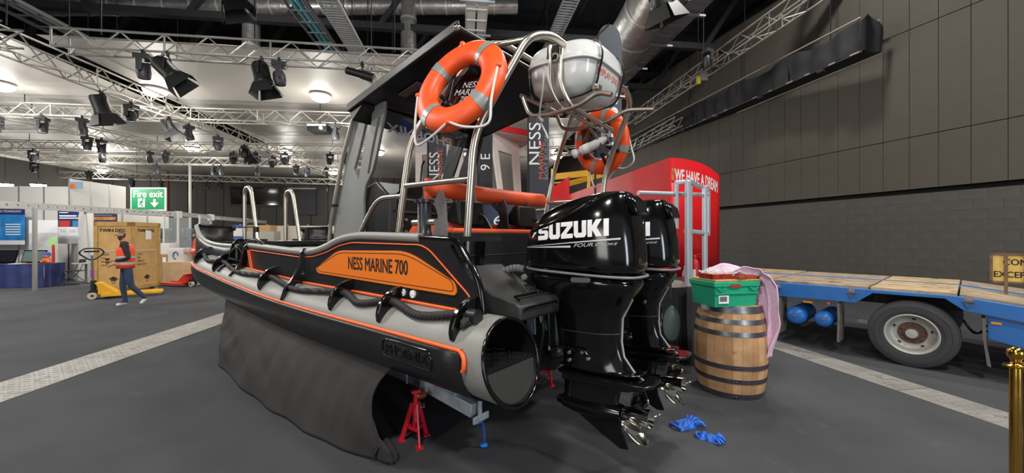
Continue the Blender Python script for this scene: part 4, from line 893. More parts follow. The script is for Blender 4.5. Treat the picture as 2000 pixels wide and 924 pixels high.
m = MB(); m.tube(smooth_path([zz - o0, zz - o0 + Vector((0.02, -.02, -.02)), (zz - o0) * 0.7 + Vector((.03, 0, 0.02)), (zz - o0) * 0.3 + Vector((.02, 0, 0)), Vector((0, 0, .03)), Vector((0, 0, .012))], 6), .008, 8); m.tube([zz - o0 + Vector((.03 * cos(k), .0, .025 * sin(k) - .02)) for k in range(8)], .007, 6); cb = mat('blue_rope', '2f5fc8', 0.6); m.build('cord', cb, bc, 80)
m = MB(); m.sphere((0, 0, .018), .026, 12, 8, (1.3, 1, .7)); m.build('knot', mat('blue_knot', '1d78d8', 0.5), bc, 80)
# ------------------------------------------------------------------ whisky barrel, green crate and things on it
bpos = Vector((2.335, 4.12, 0)); 
brl = thing('oak_barrel', 'old oak barrel with grey iron hoops standing upright on the carpet', 'barrel', bpos, 0.3)
BH = 0.93
def brad(z): q = (z / BH - 0.47) / 0.53; return 0.352 - 0.062 * q * q
OAKS = [mat('oak_stave_%s' % w, h, 0.65, noise=(7, 0.22), dirt=(5, '7a5a3e', 0.66)) for w, h in (('pale', 'b98f66'), ('mid', 'ad8158'), ('warm', 'c0986e'))]
NS = 26
for k in range(NS):
    a0 = 2 * pi * k / NS; wv = (2 * pi / NS) * 0.985; rows = []
    for i in range(13):
        z = BH * i / 12; r = brad(z) - 0.001 * (k % 3); ring = []
        for j, rad in ((0, r), (1, r), (2, r), (2, r - .03), (0, r - .03)):
            a = a0 - wv / 2 + wv * j / 2; ring.append(Vector((rad * cos(a), rad * sin(a), z)))
        rows.append(ring)
    m = MB(); m.loft(rows); m.build('stave', OAKS[(k * 7) % 3], brl, 30)
m = MB(); m.lathe([(0, 0.05), (brad(.05) - .03, 0.05)], 28); m.lathe([(0, BH - .04), (brad(BH) - .03, BH - .04)], 28); m.build('head', OAKS[0], brl, 0)
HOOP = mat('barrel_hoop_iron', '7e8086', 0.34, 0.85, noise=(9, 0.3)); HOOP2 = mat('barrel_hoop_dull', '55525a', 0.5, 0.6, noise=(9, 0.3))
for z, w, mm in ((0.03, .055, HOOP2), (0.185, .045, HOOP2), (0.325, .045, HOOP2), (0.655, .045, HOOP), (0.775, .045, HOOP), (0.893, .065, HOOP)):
    m = MB(); m.lathe([(brad(z - w / 2) - .004, z - w / 2), (brad(z - w / 2) + .004, z - w / 2), (brad(z + w / 2) + .004, z + w / 2), (brad(z + w / 2) - .004, z + w / 2)], 40); hp = m.build('hoop', mm, brl, 40)
    for a in (4.0, 4.08):
        m = MB(); m.sphere(((brad(z) + .004) * cos(a), (brad(z) + .004) * sin(a), z), .008, 8, 5); m.build('hoop_rivet', HOOP, hp, 80)
m = MB(); m.lathe([(0, .008), (.02, .006), (.022, 0)], 14, (brad(.5) * cos(4.02), brad(.5) * sin(4.02), .5), (cos(4.02), sin(4.02), 0)); m.build('bung', OAKS[0], brl, 40)
cz = BH
cr = thing('plastic_crate', 'green plastic crate with a barcode label standing on the barrel', 'crate', bpos + Vector((-0.13, -0.12, cz)), radians(12))
GRN = mat('green_crate_plastic', '1ea57c', 0.4)
CW, CD, CH_ = 0.52, 0.36, 0.25
m = MB()
pts_o = lambda z, g: [(-CW / 2 + g, -CD / 2 + g, z), (CW / 2 - g, -CD / 2 + g, z), (CW / 2 - g, CD / 2 - g, z), (-CW / 2 + g, CD / 2 - g, z)]
m.loft([pts_o(0, .02), pts_o(CH_ - .05, .004), pts_o(CH_ - .05, -.008), pts_o(CH_, -.008), pts_o(CH_, .012), pts_o(.015, .035)], cap=False); m.add(pts_o(0, .02), [(3, 2, 1, 0)]); m.add(pts_o(.015, .035), [(0, 1, 2, 3)])
m.build('crate_shell', GRN, cr, 20, 0.006)
m = MB(); m.prism(rrect(.13, .032, .014), (-.03, -CD / 2 - .006, CH_ - .04), (1, 0, 0), (0, 0, 1), (0, .012, 0)); m.build('hand_hole', mat('crate_hole_red', 'a33226', 0.5), cr, 0)
for x in (-.19, .19):
    m = MB()
    for s_ in (-1, 1): m.bar((x - .05 * s_, -CD / 2 - .006, CH_ - .055), (x, -CD / 2 - .006, CH_ - .09), .012, .012)
    m.build('crate_rib', GRN, cr, 0)
m = MB(); m.box((0, -CD / 2 + .001, .135), (CW - .02, .012, .012)); m.build('crate_rib', GRN, cr, 0)
m = MB(); m.box((-.15, -CD / 2 + .006, .075), (.115, .004, .08)); lb = m.build('barcode_label', WHT, cr, 0)
m = MB(); rr = random.Random(5); x = -.195
while x < -.11: w = rr.choice((.002, .003, .004)); m.box((x, -CD / 2 + .003, .08), (w, .002, .05)); x += w + rr.choice((.003, .004))
o = m.build('barcode', BLKPRINT, lb, 0); o['kind'] = 'stuff'
bd = thing('wooden_tray', 'flat wooden board lying across the green crate', 'tray', cr.location + Vector((.02, 0, CH_)), radians(13))
m = MB(); m.box((.01, 0, .011), (.56, .34, .018)); m.build('board', mat('pine_board', 'c79a52', 0.6, noise=(12, 0.15)), bd, 0, .004)
for i, (x, y, w, d, h, c, lab) in enumerate(((-.12, -.05, .26, .2, .05, '8c1f1c', 'dark red box lying flat at the left on the wooden board'), (.12, -.06, .24, .17, .035, '9a4a28', 'flat reddish-brown box beside the dark red one on the board'))):
    bx = thing('flat_box', lab, 'box', bd.location + Vector((x, y, .02)), radians(13) + .1 * i)
    m = MB(); m.box((0, 0, h / 2), (w, d, h)); m.build('box_body', mat('box_%s' % ('red', 'rust')[i], c, 0.45, noise=(18, 0.5)), bx, 0, .003)
    m = MB(); m.box((0, 0, h + .001), (w * .9, d * .85, .004)); m.build('box_lid', mat('lid_%s' % ('tan', 'red')[i], ('b5762f', 'a8332b')[i], 0.4, noise=(14, 0.4)), bx, 0)
pb = tag(None or MB().grid(lambda u, v: bd.location + Vector((-.22 + .42 * u, -.13 + .3 * v, .075 + .035 * mno.noise(Vector((u * 5, v * 4, 2))) + .05 * sin(pi * u) * sin(pi * v) + .03 * mno.noise(Vector((u * 14, v * 12, 4))))), 36, 26).build('plastic_bag', mat('clear_plastic_film', 'e8ecee', 0.12, alpha=0.32), None, 180), 'crumpled clear plastic bag on top of the flat boxes', 'bag')
# pink cloth draped off the right of the crate
def pink(u, v):
    # v along the drape from the crate top down the barrel side, u across
    path = [(-.08, .10, .30), (.06, .06, .36), (.20, .02, .345), (.31, -.02, .30), (.355, -.05, .20), (.375, -.07, .02), (.385, -.08, -.16), (.36, -.09, -.34), (.345, -.10, -.46)]
    f = v * (len(path) - 1); i = min(int(f), len(path) - 2); p = Vector(path[i]).lerp(Vector(path[i + 1]), f - i)
    w = .34 * (1 - .25 * v) * (1 if v < .75 else 1 - (v - .75) * 2.6)
    q = (u - .5) * w
    fold = .03 * sin(u * 16 + v * 2) * (.3 + v) + .02 * mno.noise(Vector((u * 6, v * 7, 3)))
    return p + Vector((.35 * q + fold * .9, -.9 * q, .02 * mno.noise(Vector((u * 5, v * 9, 8))) + (.05 * sin(u * 7) if v < .3 else 0) - .2 * abs(u - .2) * max(0, v - .6)))
pk = MB().grid(pink, 30, 60).build('pink_cloth', mat('pink_terry', 'e6c0da', 0.9, noise=(30, 0.06), bump=(90, 0.3)), None, 180, solid=.006)
pk.location = cr.location + Vector((0.02, -.02, 0)); tag(pk, 'pink towel draped over the crate and down the barrel', 'towel')
# two blue disposable gloves on the carpet
def glove(p, rz, label, seed):
    g = thing('blue_glove', label, 'glove', p, rz, 'blue gloves dropped on the carpet'); bm_ = mat('blue_nitrile', '1f62c4', 0.5, noise=(20, 0.12))
    m = MB(); m.grid(lambda u, v: Vector(((u - .5) * .20 + .02 * mno.noise(Vector((v * 4, seed, 1))), (v - .5) * .13 + .02 * mno.noise(Vector((u * 4, seed, 2))), max(.004, (.05 + .035 * mno.noise(Vector((u * 6, v * 6, seed)))) * (1 - (2 * u - 1) ** 4) * (1 - (2 * v - 1) ** 4)))), 30, 24); m.build('palm', bm_, g, 180)
    for k in range(5):
        a = -0.7 + .36 * k; l = (.07, .085, .09, .08, .06)[k]; rr = random.Random(seed * 9 + k)
        b0 = Vector((.07, -.05 + .026 * k, .03)); pts = [b0, b0 + Vector((cos(a) * l * .5, sin(a) * l * .5, .012 + rr.uniform(0, .02))), b0 + Vector((cos(a) * l, sin(a) * l * 1.1, -.008))]
        m = MB(); m.tube(smooth_path(pts, 5), [.014] * 5 + [.013] * 5 + [.006], 8); m.build('finger', bm_, g, 80)
    m = MB(); m.tube([(-.09, -.06, .02), (-.12, -.03, .035), (-.12, .03, .03), (-.09, .06, .015)], .012, 8); m.build('cuff', bm_, g, 80)
    return g
p = fl(1338, 833); glove((p.x, p.y, 0), 0.3, 'crumpled blue glove nearer the propellers on the carpet', 3)
p = fl(1384, 858); glove((p.x, p.y, 0), -0.6, 'crumpled blue glove lying to the right of the other one', 8).scale = (0.75, 0.75, 0.75)

# ------------------------------------------------------------------ low loader lorry trailer
LA = radians(40); LD = Vector((-sin(LA), cos(LA), 0)); LS = Vector((cos(LA), sin(LA), 0))     # LD runs away along the trailer, LS across it, away from us
LO = Vector((4.98, 4.79, 0))                                                            # ground under the near wheel face
ll = thing('low_loader', 'blue low loader lorry trailer with worn timber deck and one big wheel', 'lorry trailer', LO, math.atan2(LD.y, LD.x))
# local: +x away along the trailer, -y across (away from us), z up
def lxf(p): return (p[0], -p[1], p[2])
def lp(mb, name, m, smooth=25, bevel=.006, parent=None): return mb.build(name, m, parent or ll, smooth, bevel, xf=lxf)
BLU = mat('worn_blue_paint', '2767ae', 0.5, noise=(4, 0.12), dirt=(5, '7d6a58', 0.69)); TIM = [mat('deck_timber_%s' % n_, h, 0.8, noise=(6, 0.25), dirt=(4, '6d5840', 0.58)) for n_, h in (('tan', 'a28c6c'), ('grey', '968570'), ('sand', 'ac9674'))]
DZ = 0.93
# near side beam with its cut-outs over the wheel
def ramp(x): return DZ - max(0, -.38 - x) * .13
sb_ = [(2.75, DZ), (-0.38, DZ), (-1.6, ramp(-1.6)), (-1.6, ramp(-1.6) - .24), (-.85, .70), (-.43, .765), (-.28, DZ - .04), (.35, DZ - .045), (.52, .735), (2.75, .70)]
for yb in (0.0, 2.3):
    m = MB(); m.prism(sb_, (0, yb, 0), (1, 0, 0), (0, 0, 1), (0, .05, 0)); lp(m, 'side_beam', BLU)
m = MB(); m.bar((2.75, 1.3, DZ - .005), (-.4, 1.3, DZ - .005), .20, .06); m.bar((-.4, 1.3, DZ - .005), (-1.6, 1.3, ramp(-1.6) - .005), .20, .06); lp(m, 'deck_rail', BLU)
m = MB(); m.prism([(2.75, DZ - .28), (-.5, DZ - .28), (-.5, DZ - .04), (2.75, DZ - .04)], (0, 1.3, 0), (1, 0, 0), (0, 0, 1), (0, .8, 0)); lp(m, 'chassis', mat('chassis_black', '18181a', 0.7))
k = 0
for (y0, y1, nw) in ((.03, 1.2, 4), (1.4, 2.27, 3)):
    w = (y1 - y0) / nw
    for j in range(nw):
        for (x0, x1) in ((2.75, 1.55), (1.53, .40), (.385, -.38)):
            m = MB(); m.box(((x0 + x1) / 2, y0 + w * (j + .5), DZ + .005 + .004 * ((j + k) % 3)), (abs(x1 - x0) - .012, w - .014, .04)); lp(m, 'deck_plank', TIM[k % 3], 0, .005); k += 1
        m = MB(); m.bar((-.39, y0 + w * (j + .5), DZ + .006), (-1.6, y0 + w * (j + .5), ramp(-1.6) + .006), w - .014, .04); lp(m, 'ramp_plank', TIM[(k + 1) % 3], 0, .005)
# ring lashing points on the side beam
for x, z in ((1.41, .82), (.56, .84), (-.46, .85)):
    m = MB(); m.tube([(x - .045, -.035, z + .03), (x + .045, -.035, z + .03), (x, -.04, z - .05)], .008, 6, closed=True); m.box((x, -.03, z + .03), (.04, .02, .025)); lp(m, 'lashing_ring', mat('rust_ring', '6c5d54', 0.6, 0.3), 30, 0)
    m = MB(); m.box((x, -.026, z + .055), (.06, .004, .05)); lp(m, 'worn_patch', mat('worn_brown', '8a7c70', 0.7, noise=(15, 0.3)), 0, 0)
# wheels
WR = 0.41; TYR = mat('tyre_black', '3a3a3c', 0.75, noise=(20, 0.1)); RIM = mat('wheel_rim_dirty', 'b5b3ae', 0.5, 0.3, dirt=(7, '7c6a58', 0.6)); RUST = mat('rusty_hub', '5c4436', 0.7, noise=(16, 0.3))
def wheel(x, y, s_, name='wheel'):
    m = MB(); m.lathe([(.235, .02), (.25, -.01), (.30, -.025), (.375, -.02), (.405, .0), (WR, .035), (WR, .25), (.40, .29), (.30, .30), (.235, .27)], 56, (x, y, WR), (0, s_, 0)); w_ = lp(m, name, TYR, 40, 0)
    for r in (.285, .345, .395): m = MB(); m.lathe([(r - .004, -.0245 if r < .39 else -.006), (r, -.029 if r < .39 else -.010), (r + .004, -.0245 if r < .39 else -.004)], 56, (x, y, WR), (0, s_, 0)); lp(m, 'tyre_ring', TYR, 40, 0, w_)
    m = MB(); m.lathe([(.243, .0), (.25, -.018), (.238, -.022), (.225, -.01), (.215, .06), (.20, .10), (.175, .115), (.13, .115), (.12, .10)], 48, (x, y, WR), (0, s_, 0)); lp(m, 'wheel_rim', RIM, 40, 0, w_)
    m = MB(); m.lathe([(.135, .11), (.13, .085), (.08, .08), (.075, .05), (.0, .048)], 32, (x, y, WR), (0, s_, 0)); lp(m, 'hub', RUST, 40, 0, w_)
    m = MB(); m.lathe([(.058, .06), (.055, .03), (.0, .025)], 24, (x, y, WR), (0, s_, 0)); lp(m, 'hub_cap', RIM, 40, 0, w_)
    for q in range(10):
        a = 2 * pi * q / 10; m = MB(); m.cyl((x + .105 * cos(a), y + s_ * .09, WR + .105 * sin(a)), (x + .105 * cos(a), y + s_ * .06, WR + .105 * sin(a)), .013, n=6); lp(m, 'wheel_nut', RUST, 0, 0, w_)
    for q in range(5):
        a = 2 * pi * q / 5 + .4; m = MB(); m.lathe([(0, 0), (.02, .0)], 14, (x + .183 * cos(a), y + s_ * .108, WR + .183 * sin(a)), (0, -s_, 0)); lp(m, 'rim_slot', mat('slot_dark', '2b211c', 0.8), 0, 0, w_)
wheel(0, .01, 1); wheel(0, 2.3, -1)
# air tanks with domed ends, mud flaps, wiring
for x, tr2 in ((1.21, .13), (.88, .115)):
    m = MB(); m.lathe([(0, -.045), (tr2 * .4, -.04), (tr2 * .77, -.02), (tr2 * .96, .015), (tr2, .05), (tr2, .6), (.0, .62)], 32, (x, .06, .445), (0, 1, 0)); tk = lp(m, 'air_tank', mat('tank_blue', '2a6fc0', 0.35), 40, 0)
    m = MB(); m.lathe([(0, -.062), (.018, -.06), (.022, -.04)], 14, (x, .06, .445), (0, 1, 0)); lp(m, 'tank_plug', mat('plug_grey', '6a6258', 0.6), 40, 0, tk)
FLAP = mat('dirty_rubber', '6a6560', 0.85, noise=(10, 0.2))
for x in (1.39, .70, -.575): m = MB(); m.prism([(x - .012, .70), (x + .018, .70), (x + .012, .5), (x + (.02 if x > 0 else -.02), .17), (x - (.005 if x > 0 else .05), .16), (x - .012, .45)], (0, .15, 0), (1, 0, 0), (0, 0, 1), (0, .3, 0)); lp(m, 'mud_flap', FLAP, 20, 0)
m = MB(); m.box((1.05, .02, .675), (.11, .04, .03)); lp(m, 'side_lamp', mat('amber_side_lamp', 'e08a22', 0.3), 0)
m = MB(); m.cyl((.81, .0, .69), (.81, .03, .69), .02); lp(m, 'red_coupling', mat('red_coupling_plastic', 'd05060', 0.4), 30, 0)
m = MB(); m.tube(smooth_path([(1.36, .05, .70), (1.25, .03, .66), (1.15, .05, .65), (1.02, .06, .69)], 5), .007, 6); lp(m, 'air_line', mat('air_line_dark', '3a5a78', 0.5), 60, 0)
m = MB(); m.tube(smooth_path([(-.42, .3, .62), (-.48, .25, .52), (-.54, .2, .50), (-.6, .2, .6)], 5), .009, 6); lp(m, 'air_line', BLK, 60, 0)
m = MB(); m.tube(smooth_path([(-.42, .33, .6), (-.5, .25, .48), (-.6, .2, .53)], 5), .009, 6); lp(m, 'air_line', BLK, 60, 0)
m = MB(); m.prism([(-.60, .725), (-1.6, .50), (-1.6, .22), (-.60, .47)], (0, .06, 0), (1, 0, 0), (0, 0, 1), (0, .05, 0)); lp(m, 'rear_panel', BLU)
m = MB(); m.box((-.66, .03, .655), (.08, .02, .03)); lp(m, 'side_lamp', MATS['amber_side_lamp'], 0)
m = MB(); m.prism([(.55, .48), (.49, .48), (.52, .56)], (0, .5, 0), (1, 0, 0), (0, 0, 1), (0, .02, 0)); lp(m, 'chassis_mark', mat('plate_grey', 'a5a29a', 0.6), 0, 0)
m = MB(); m.box((.52, .5, .42), (.11, .02, .05)); lp(m, 'chassis_plate', MATS['plate_grey'], 0, 0)
m = MB(); m.cyl((0, .2, WR), (0, 2.2, WR), .09); lp(m, 'axle', MATS['chassis_black'], 30, 0)

# long-load sign standing on the trailer tail
sg = thing('convoy_sign', 'yellow wide-load sign in a rusty frame standing on the trailer tail', 'sign', at(1984, 592, 4.75), math.atan2(LD.y, LD.x) + pi)
FR_ = mat('rusty_sign_frame', '6d5138', 0.7, noise=(12, 0.3)); SY = mat('faded_yellow_board', 'd6b45e', 0.6, noise=(8, 0.1))
for x in (-.075, .075): m = MB(); m.bar((x, -.025, -.02), (x, -.025, .60), .03, .03, (0, 1, 0)); m.build('sign_post', FR_, sg, 0)
m = MB(); m.box((.42, 0, .425), (1.2, .02, .33)); sbd = m.build('sign_board', SY, sg, 0)
m = MB(); m.box((.42, -.005, .60), (1.24, .04, .025)); m.build('frame_rail', FR_, sg, 0)
m = MB(); m.box((.42, -.005, .25), (1.24, .04, .025)); m.build('frame_rail', FR_, sg, 0)
m = MB(); m.box((-.19, -.005, .425), (.025, .04, .36)); m.build('frame_rail', FR_, sg, 0)
text('lettering', 'CONVOI', .105, BLKPRINT, sbd, (-.10, -.0115, .50), (1, 0, 0), (0, 0, 1), sx=.80, align='LEFT', fat=.003)
text('lettering', 'EXCEPTIONNEL', .105, BLKPRINT, sbd, (-.175, -.0115, .345), (1, 0, 0), (0, 0, 1), sx=.80, align='LEFT', fat=.003)

# ------------------------------------------------------------------ brass queue post and rope
BRASS = mat('polished_brass', 'd9a94e', 0.14, 1.0, rnoise=(20, 0.22))
sp_ = at(1984, 462, 2.06); sp_.z = 0; q = thing('queue_post', 'polished brass queue post at the edge of the carpet', 'stanchion', (sp_.x, sp_.y, 0))
m = MB(); m.lathe([(.0, 0), (.155, 0), (.16, .012), (.15, .02), (.06, .035), (.03, .05)], 32); m.build('base', BRASS, q, 40)
m = MB(); m.lathe([(.022, .04), (.0235, .05), (.0235, .93), (.022, .94)], 24); m.build('post', BRASS, q, 40)
m = MB(); m.lathe([(.022, .925), (.045, .93), (.047, .938), (.024, .946), (.018, .955), (.02, .97), (.03, .985), (.034, 1.0), (.032, 1.02), (.018, 1.035), (0, 1.038)], 28); m.build('finial', BRASS, q, 40)
qr = thing('queue_rope', 'thick black woven rope hanging from the brass post', 'rope', (sp_.x + .03, sp_.y, 0))
m = MB(); pts = smooth_path([(.0, -.01, .93), (.035, -.0, .88), (.045, .01, .74), (.055, .03, .5), (.075, .05, .35), (.16, .1, .24), (.4, .2, .2), (.9, .4, .3)], 8); m.tube(pts, .021, 12); m.build('rope', mat('woven_black_rope', '262a30', 0.6, bump=(260, 0.5)), qr, 80)
m = MB(); m.cyl((0, -.012, .95), (.012, -.01, .91), .025); m.build('rope_end', BRASS, qr, 40)

# ------------------------------------------------------------------ stage platform behind the engines with black drape, gates and an extinguisher
SD = Vector((cos(radians(14)), sin(radians(14)), 0)); SN = Vector((-SD.y, SD.x, 0))
pf = thing('stage_platform', 'low stage platform with black cloth drape behind the engines', 'platform', Vector((2.19, 4.93, 0)), radians(14))
PZ = 0.98
m = MB(); m.box((-.05, .65, PZ - .04), (1.02, 1.3, .08)); m.build('deck', mat('stage_grey', '6f6a66', 0.7, noise=(4, 0.1)), pf, 0, .006)
DRP = mat('black_drape', '1b1b1e', 0.8, noise=(3, 0.15))
def drape(x0, y0, x1, y1, z1, amp, n, seed, mm=DRP, z0=.01):
    d = Vector((x1 - x0, y1 - y0, 0)); L = d.length; d.normalize(); nn = Vector((-d.y, d.x, 0)); b = MB()
    b.grid(lambda u, v: Vector((x0, y0, z0 + (z1 - z0) * v)) + d * (L * u) + nn * (amp * (1 - .5 * v) * sin(u * n + 1.2 * sin(u * 9 + seed)) + amp * .5 * mno.noise(Vector((u * 8, v * 2, seed)))), int(L * 40) + 8, 14); return b
drape(-.56, -.02, .46, -.02, PZ, .02, 40, 1).build('drape', DRP, pf, 180)
drape(.46, -.02, .46, 1.3, PZ, .02, 50, 2).build('drape', mat('grey_black_drape', '2e3033', 0.75), pf, 180)
drape(-.02, -.10, .30, -.05, PZ + .01, .03, 12, 6).build('drape_corner', MATS['grey_black_drape'], pf, 180)
ALW = mat('gate_aluminium', 'c3c8cf', 0.38, 0.55)
gt = thing('handrail_gate', 'aluminium handrail frame standing on the stage platform', 'handrail', pf.location + Vector((0, 0, PZ)), radians(14))
def gb(p0, p1, w=.05, nm='rail_tube'): m = MB(); m.bar(p0, p1, w, w, (0, 1, 0)); return m.build(nm, ALW, gt, 0, .008)
gb((.08, .0, .0), (.08, 0, 1.37), .06, 'post'); gb((.19, .10, -.0), (.19, .10, 1.36), .05, 'post'); gb((.44, .12, .0), (.44, .12, 1.33), .055, 'post'); gb((.70, .36, .66), (.70, .36, 1.30), .045, 'post'); gb((.0, .12, .75), (.0, .12, 1.36), .045, 'post')
gb((.06, 0.0, 1.37), (.70, .36, 1.30)); gb((-.02, .12, 1.36), (.2, .1, 1.36)); gb((.06, .02, .72), (.70, .36, .68)); gb((.19, .1, .72), (.44, .12, .70))
m = MB(); m.cyl((.2, .2, 1.22), (-.60, .06, 1.20), .028); m.build('top_rail', ALW, gt, 60)
m = MB(); m.cyl((.2, .2, 1.22), (.70, .36, 1.24), .028); m.build('top_rail', ALW, gt, 60)
fe = thing('fire_extinguisher', 'red fire extinguisher standing behind the aluminium gate', 'extinguisher', at(1357, 545, 5.3)); fe.location.z = PZ
m = MB(); m.lathe([(0, 0), (.06, 0), (.062, .02), (.062, .26), (.05, .31), (.02, .34), (.02, .36)], 24); bd_ = m.build('cylinder', RED, fe, 40)
m = MB(); m.lathe([(.0628, .08), (.0628, .20)], 24, a0=3.4, a1=6.0); m.build('label', WHT, bd_, 40)
m = MB(); m.box((0, 0, .375), (.04, .035, .04)); m.bar((0, 0, .39), (.09, -.02, .41), .02, .012); m.bar((0, 0, .37), (.08, -.02, .37), .02, .01); m.build('valve_handle', RED, fe, 0, .004)
m = MB(); m.tube(smooth_path([(-.02, 0, .37), (-.08, -.01, .35), (-.09, -.02, .2), (-.075, -.03, .08)], 5), .011, 8); m.build('hose', BLK, fe, 60)
bt = thing('plastic_bottle', 'small clear bottle with a pink label on the platform', 'bottle', at(1338, 558, 5.2)); bt.location.z = PZ
m = MB(); m.lathe([(0, 0), (.035, 0), (.036, .02), (.036, .15), (.02, .2), (.013, .21), (.013, .225)], 20); m.build('bottle_body', mat('bottle_pinkish', 'c7a0ac', 0.25), bt, 40)
m = MB(); m.lathe([(.0368, .04), (.0368, .11)], 20); m.build('label', mat('bottle_label_red', 'b83348', 0.5), bt, 40)
m = MB(); m.lathe([(.015, .222), (.015, .245), (0, .246)], 16); m.build('cap', WHT, bt, 40)
pl_ = thing('paddle', 'grey paddle blade leaning below the platform edge behind the far propeller', 'paddle', at(1312, 640, 4.35))
m = MB(); m.loft([[Vector((a * w, b * .012, z)) for a, b in ((-1, 0), (-.6, .8), (.6, .8), (1, 0), (.6, -.8), (-.6, -.8))] for z, w in ((-.02, .02), (.0, .05), (.06, .085), (.16, .10), (.26, .09), (.33, .06), (.38, .02))]); ob = m.build('blade', mat('paddle_grey_green', '5f6b69', 0.35), pl_, 60); ob.location = (0, 0, -.13)
m = MB(); m.cyl((0, 0, .2), (.02, .1, .55), .014); m.build('shaft', BLK, pl_, 60)

# ------------------------------------------------------------------ red display kiosk, red workboat and yellow machine behind
kk = thing('red_kiosk', 'tall red curved display stand with white slogan behind the gate', 'display stand', (0, 0, 0))
KR = mat('kiosk_red', 'd3161f', 0.35)
A = at(1308, 480, 7.95); B1 = at(1404, 480, 8.45); C1 = at(1110, 480, 12.5)
A.z = B1.z = C1.z = 0
arc = []
for k in range(13):
    t = k / 12; p = A.lerp(B1, t); nrm = Vector((-(B1 - A).y, (B1 - A).x, 0)).normalized(); arc.append(p - nrm * .10 * sin(pi * t))
zt_ = lambda v, d: EYE - (v - 462) / F_PX * d
m = MB(); prof = []
for k, p in enumerate(arc):
    t = k / 12; ztop = 3.26 - .29 * t ** 2.0; prof.append([Vector((p.x, p.y, .8)), Vector((p.x, p.y, ztop))])
back = [[Vector((C1.x + (B1 - A).x * .4, C1.y + 2, .8)), Vector((C1.x + (B1 - A).x * .4, C1.y + 2, 2.75))]]
m.loft(prof, cap=False, closed=False); m.build('curved_front', KR, kk, 60, solid=.03)
m = MB(); m.add([Vector((A.x, A.y, .8)), Vector((A.x, A.y, 3.26)), Vector((C1.x, C1.y, 2.98)), Vector((C1.x, C1.y, .8))], [(0, 1, 2, 3)]); m.build('side_wall', KR, kk, 0, solid=.03)
m = MB(); m.add([Vector((B1.x, B1.y, .8)), Vector((B1.x, B1.y, 2.97)), Vector((C1.x + 1.3, C1.y + .6, 2.8)), Vector((C1.x + 1.3, C1.y + .6, .8))], [(0, 1, 2, 3)]); m.build('side_wall', KR, kk, 0, solid=.03)
m = MB(); m.add([Vector((p[0].x, p[0].y, .8)) for p in prof] + [Vector((C1.x + 1.3, C1.y + .6, .8)), Vector((C1.x, C1.y, .8))], [tuple(range(15))]); m.build('plinth_top', KR, kk, 0, solid=.02)
for q_, (uu, dd) in enumerate(((1312, 7.7), (1396, 8.2))):
    p = at(uu, 480, dd); m = MB(); m.box((p.x, p.y, .4), (.1, .1, .8)); m.build('leg', DARK, kk, 0)
me = text_mesh('WE HAVE A DREAM', .34, sx=.8, align='LEFT', fat=.012); subdiv(me, 1)
L_ = (B1 - A).length; tot = max(v.co.x for v in me.vertices)
KX = .10
for v in me.vertices:
    t = min(1, max(0, (KX + v.co.x * (L_ - .08) / (tot) * .92) / L_ )); p = A.lerp(B1, t); nrm = Vector((-(B1 - A).y, (B1 - A).x, 0)).normalized()
    q_ = p - nrm * (.10 * sin(pi * t) + .022); zc = 2.90 - .23 * t ** 1.6; v.co = (q_.x, q_.y, zc + v.co.y)
finish(me, 'lettering', WHT, kk, 0)
m = MB(); p = A.lerp(B1, .05); m.lathe([(.0, .26), (.03, .25), (.035, .2), (.015, .15), (.012, .08), (.02, .02), (.03, 0), (0, -.005)], 12, (p.x, p.y - .03, 2.79)); m.build('trophy_emblem', mat('gold_print', 'b98a35', 0.5), kk, 40)
m = MB(); m.add([at(1062, 392, 13.0), at(1062, 378, 13.0), at(1112, 345, 12.6), at(1112, 400, 12.6)], [(0, 1, 2, 3)]); m.build('low_wing', KR, kk, 0, solid=.05)
# white-cabin workboat far behind, red roof edge and dark blue hull
wb2 = thing('cabin_workboat', 'white-cabined workboat with red roof trim and dark blue hull in the background', 'boat', (0, 0, 0))
CABW = mat('cabin_white', 'dcd3cc', 0.5); NAV = mat('navy_hull', '2d3350', 0.4)
d0, d1 = 9.6, 10.6
def q4(a, b, c, d): m = MB(); m.add([a, b, c, d], [(0, 1, 2, 3)]); return m
q4(at(800, 470, d0), at(1130, 480, 10.0), at(1130, 402, 10.0), at(800, 388, d0)).build('hull_side', NAV, wb2, 0, solid=.1)
q4(at(800, 388, d0), at(1130, 402, 10.0), at(1130, 392, 10.0), at(800, 362, d0)).build('hull_rail', RED, wb2, 0, solid=.12)
# cabin
cabf = [at(812, 275, 10.1), at(960, 255, 10.1), at(1040, 268, 11.0)]
cabb = [Vector((p.x, p.y, 1.95)) for p in (at(812, 400, 10.1), at(985, 400, 10.1), at(1020, 400, 10.9))]
def lerp3(a, b, t): return a.lerp(b, t)
for i in range(2):
    a, b, c, d = cabb[i], cabb[i + 1], cabf[i + 1], cabf[i]
    ex = (b - a).normalized(); ey = ((d - a) - ex * (d - a).dot(ex)).normalized(); W_ = (b - a).length
    f2 = lambda p: ((p - a).dot(ex), (p - a).dot(ey))
    o2 = [f2(a), f2(b), f2(c), f2(d)]
    H2 = o2[3][1]
    def bil(s_, t_): 
        lo = Vector(o2[0]).lerp(Vector(o2[1]), s_); hi = Vector(o2[3]).lerp(Vector(o2[2]), s_); r = lo.lerp(hi, t_); return (r.x, r.y)
    if i == 0: wins = ((.60, .78, .38, .82), (.82, .97, .38, .82), (.08, .30, .38, .82))
    else: wins = ((.12, .70, .36, .80),)
    hs = [[bil(x0, y0), bil(x1, y0), bil(x1, y1), bil(x0, y1)] for x0, x1, y0, y1 in wins]
    w_ = plate('cabin_wall', [o2] + hs, .06, CABW, wb2, a, ex, ey)
    for h in hs: plate('window_pane', [h], .01, mat('cabin_pane', '8e8a84', 0.08, alpha=0.4), w_, a + ex.cross(ey) * -.01, ex, ey)
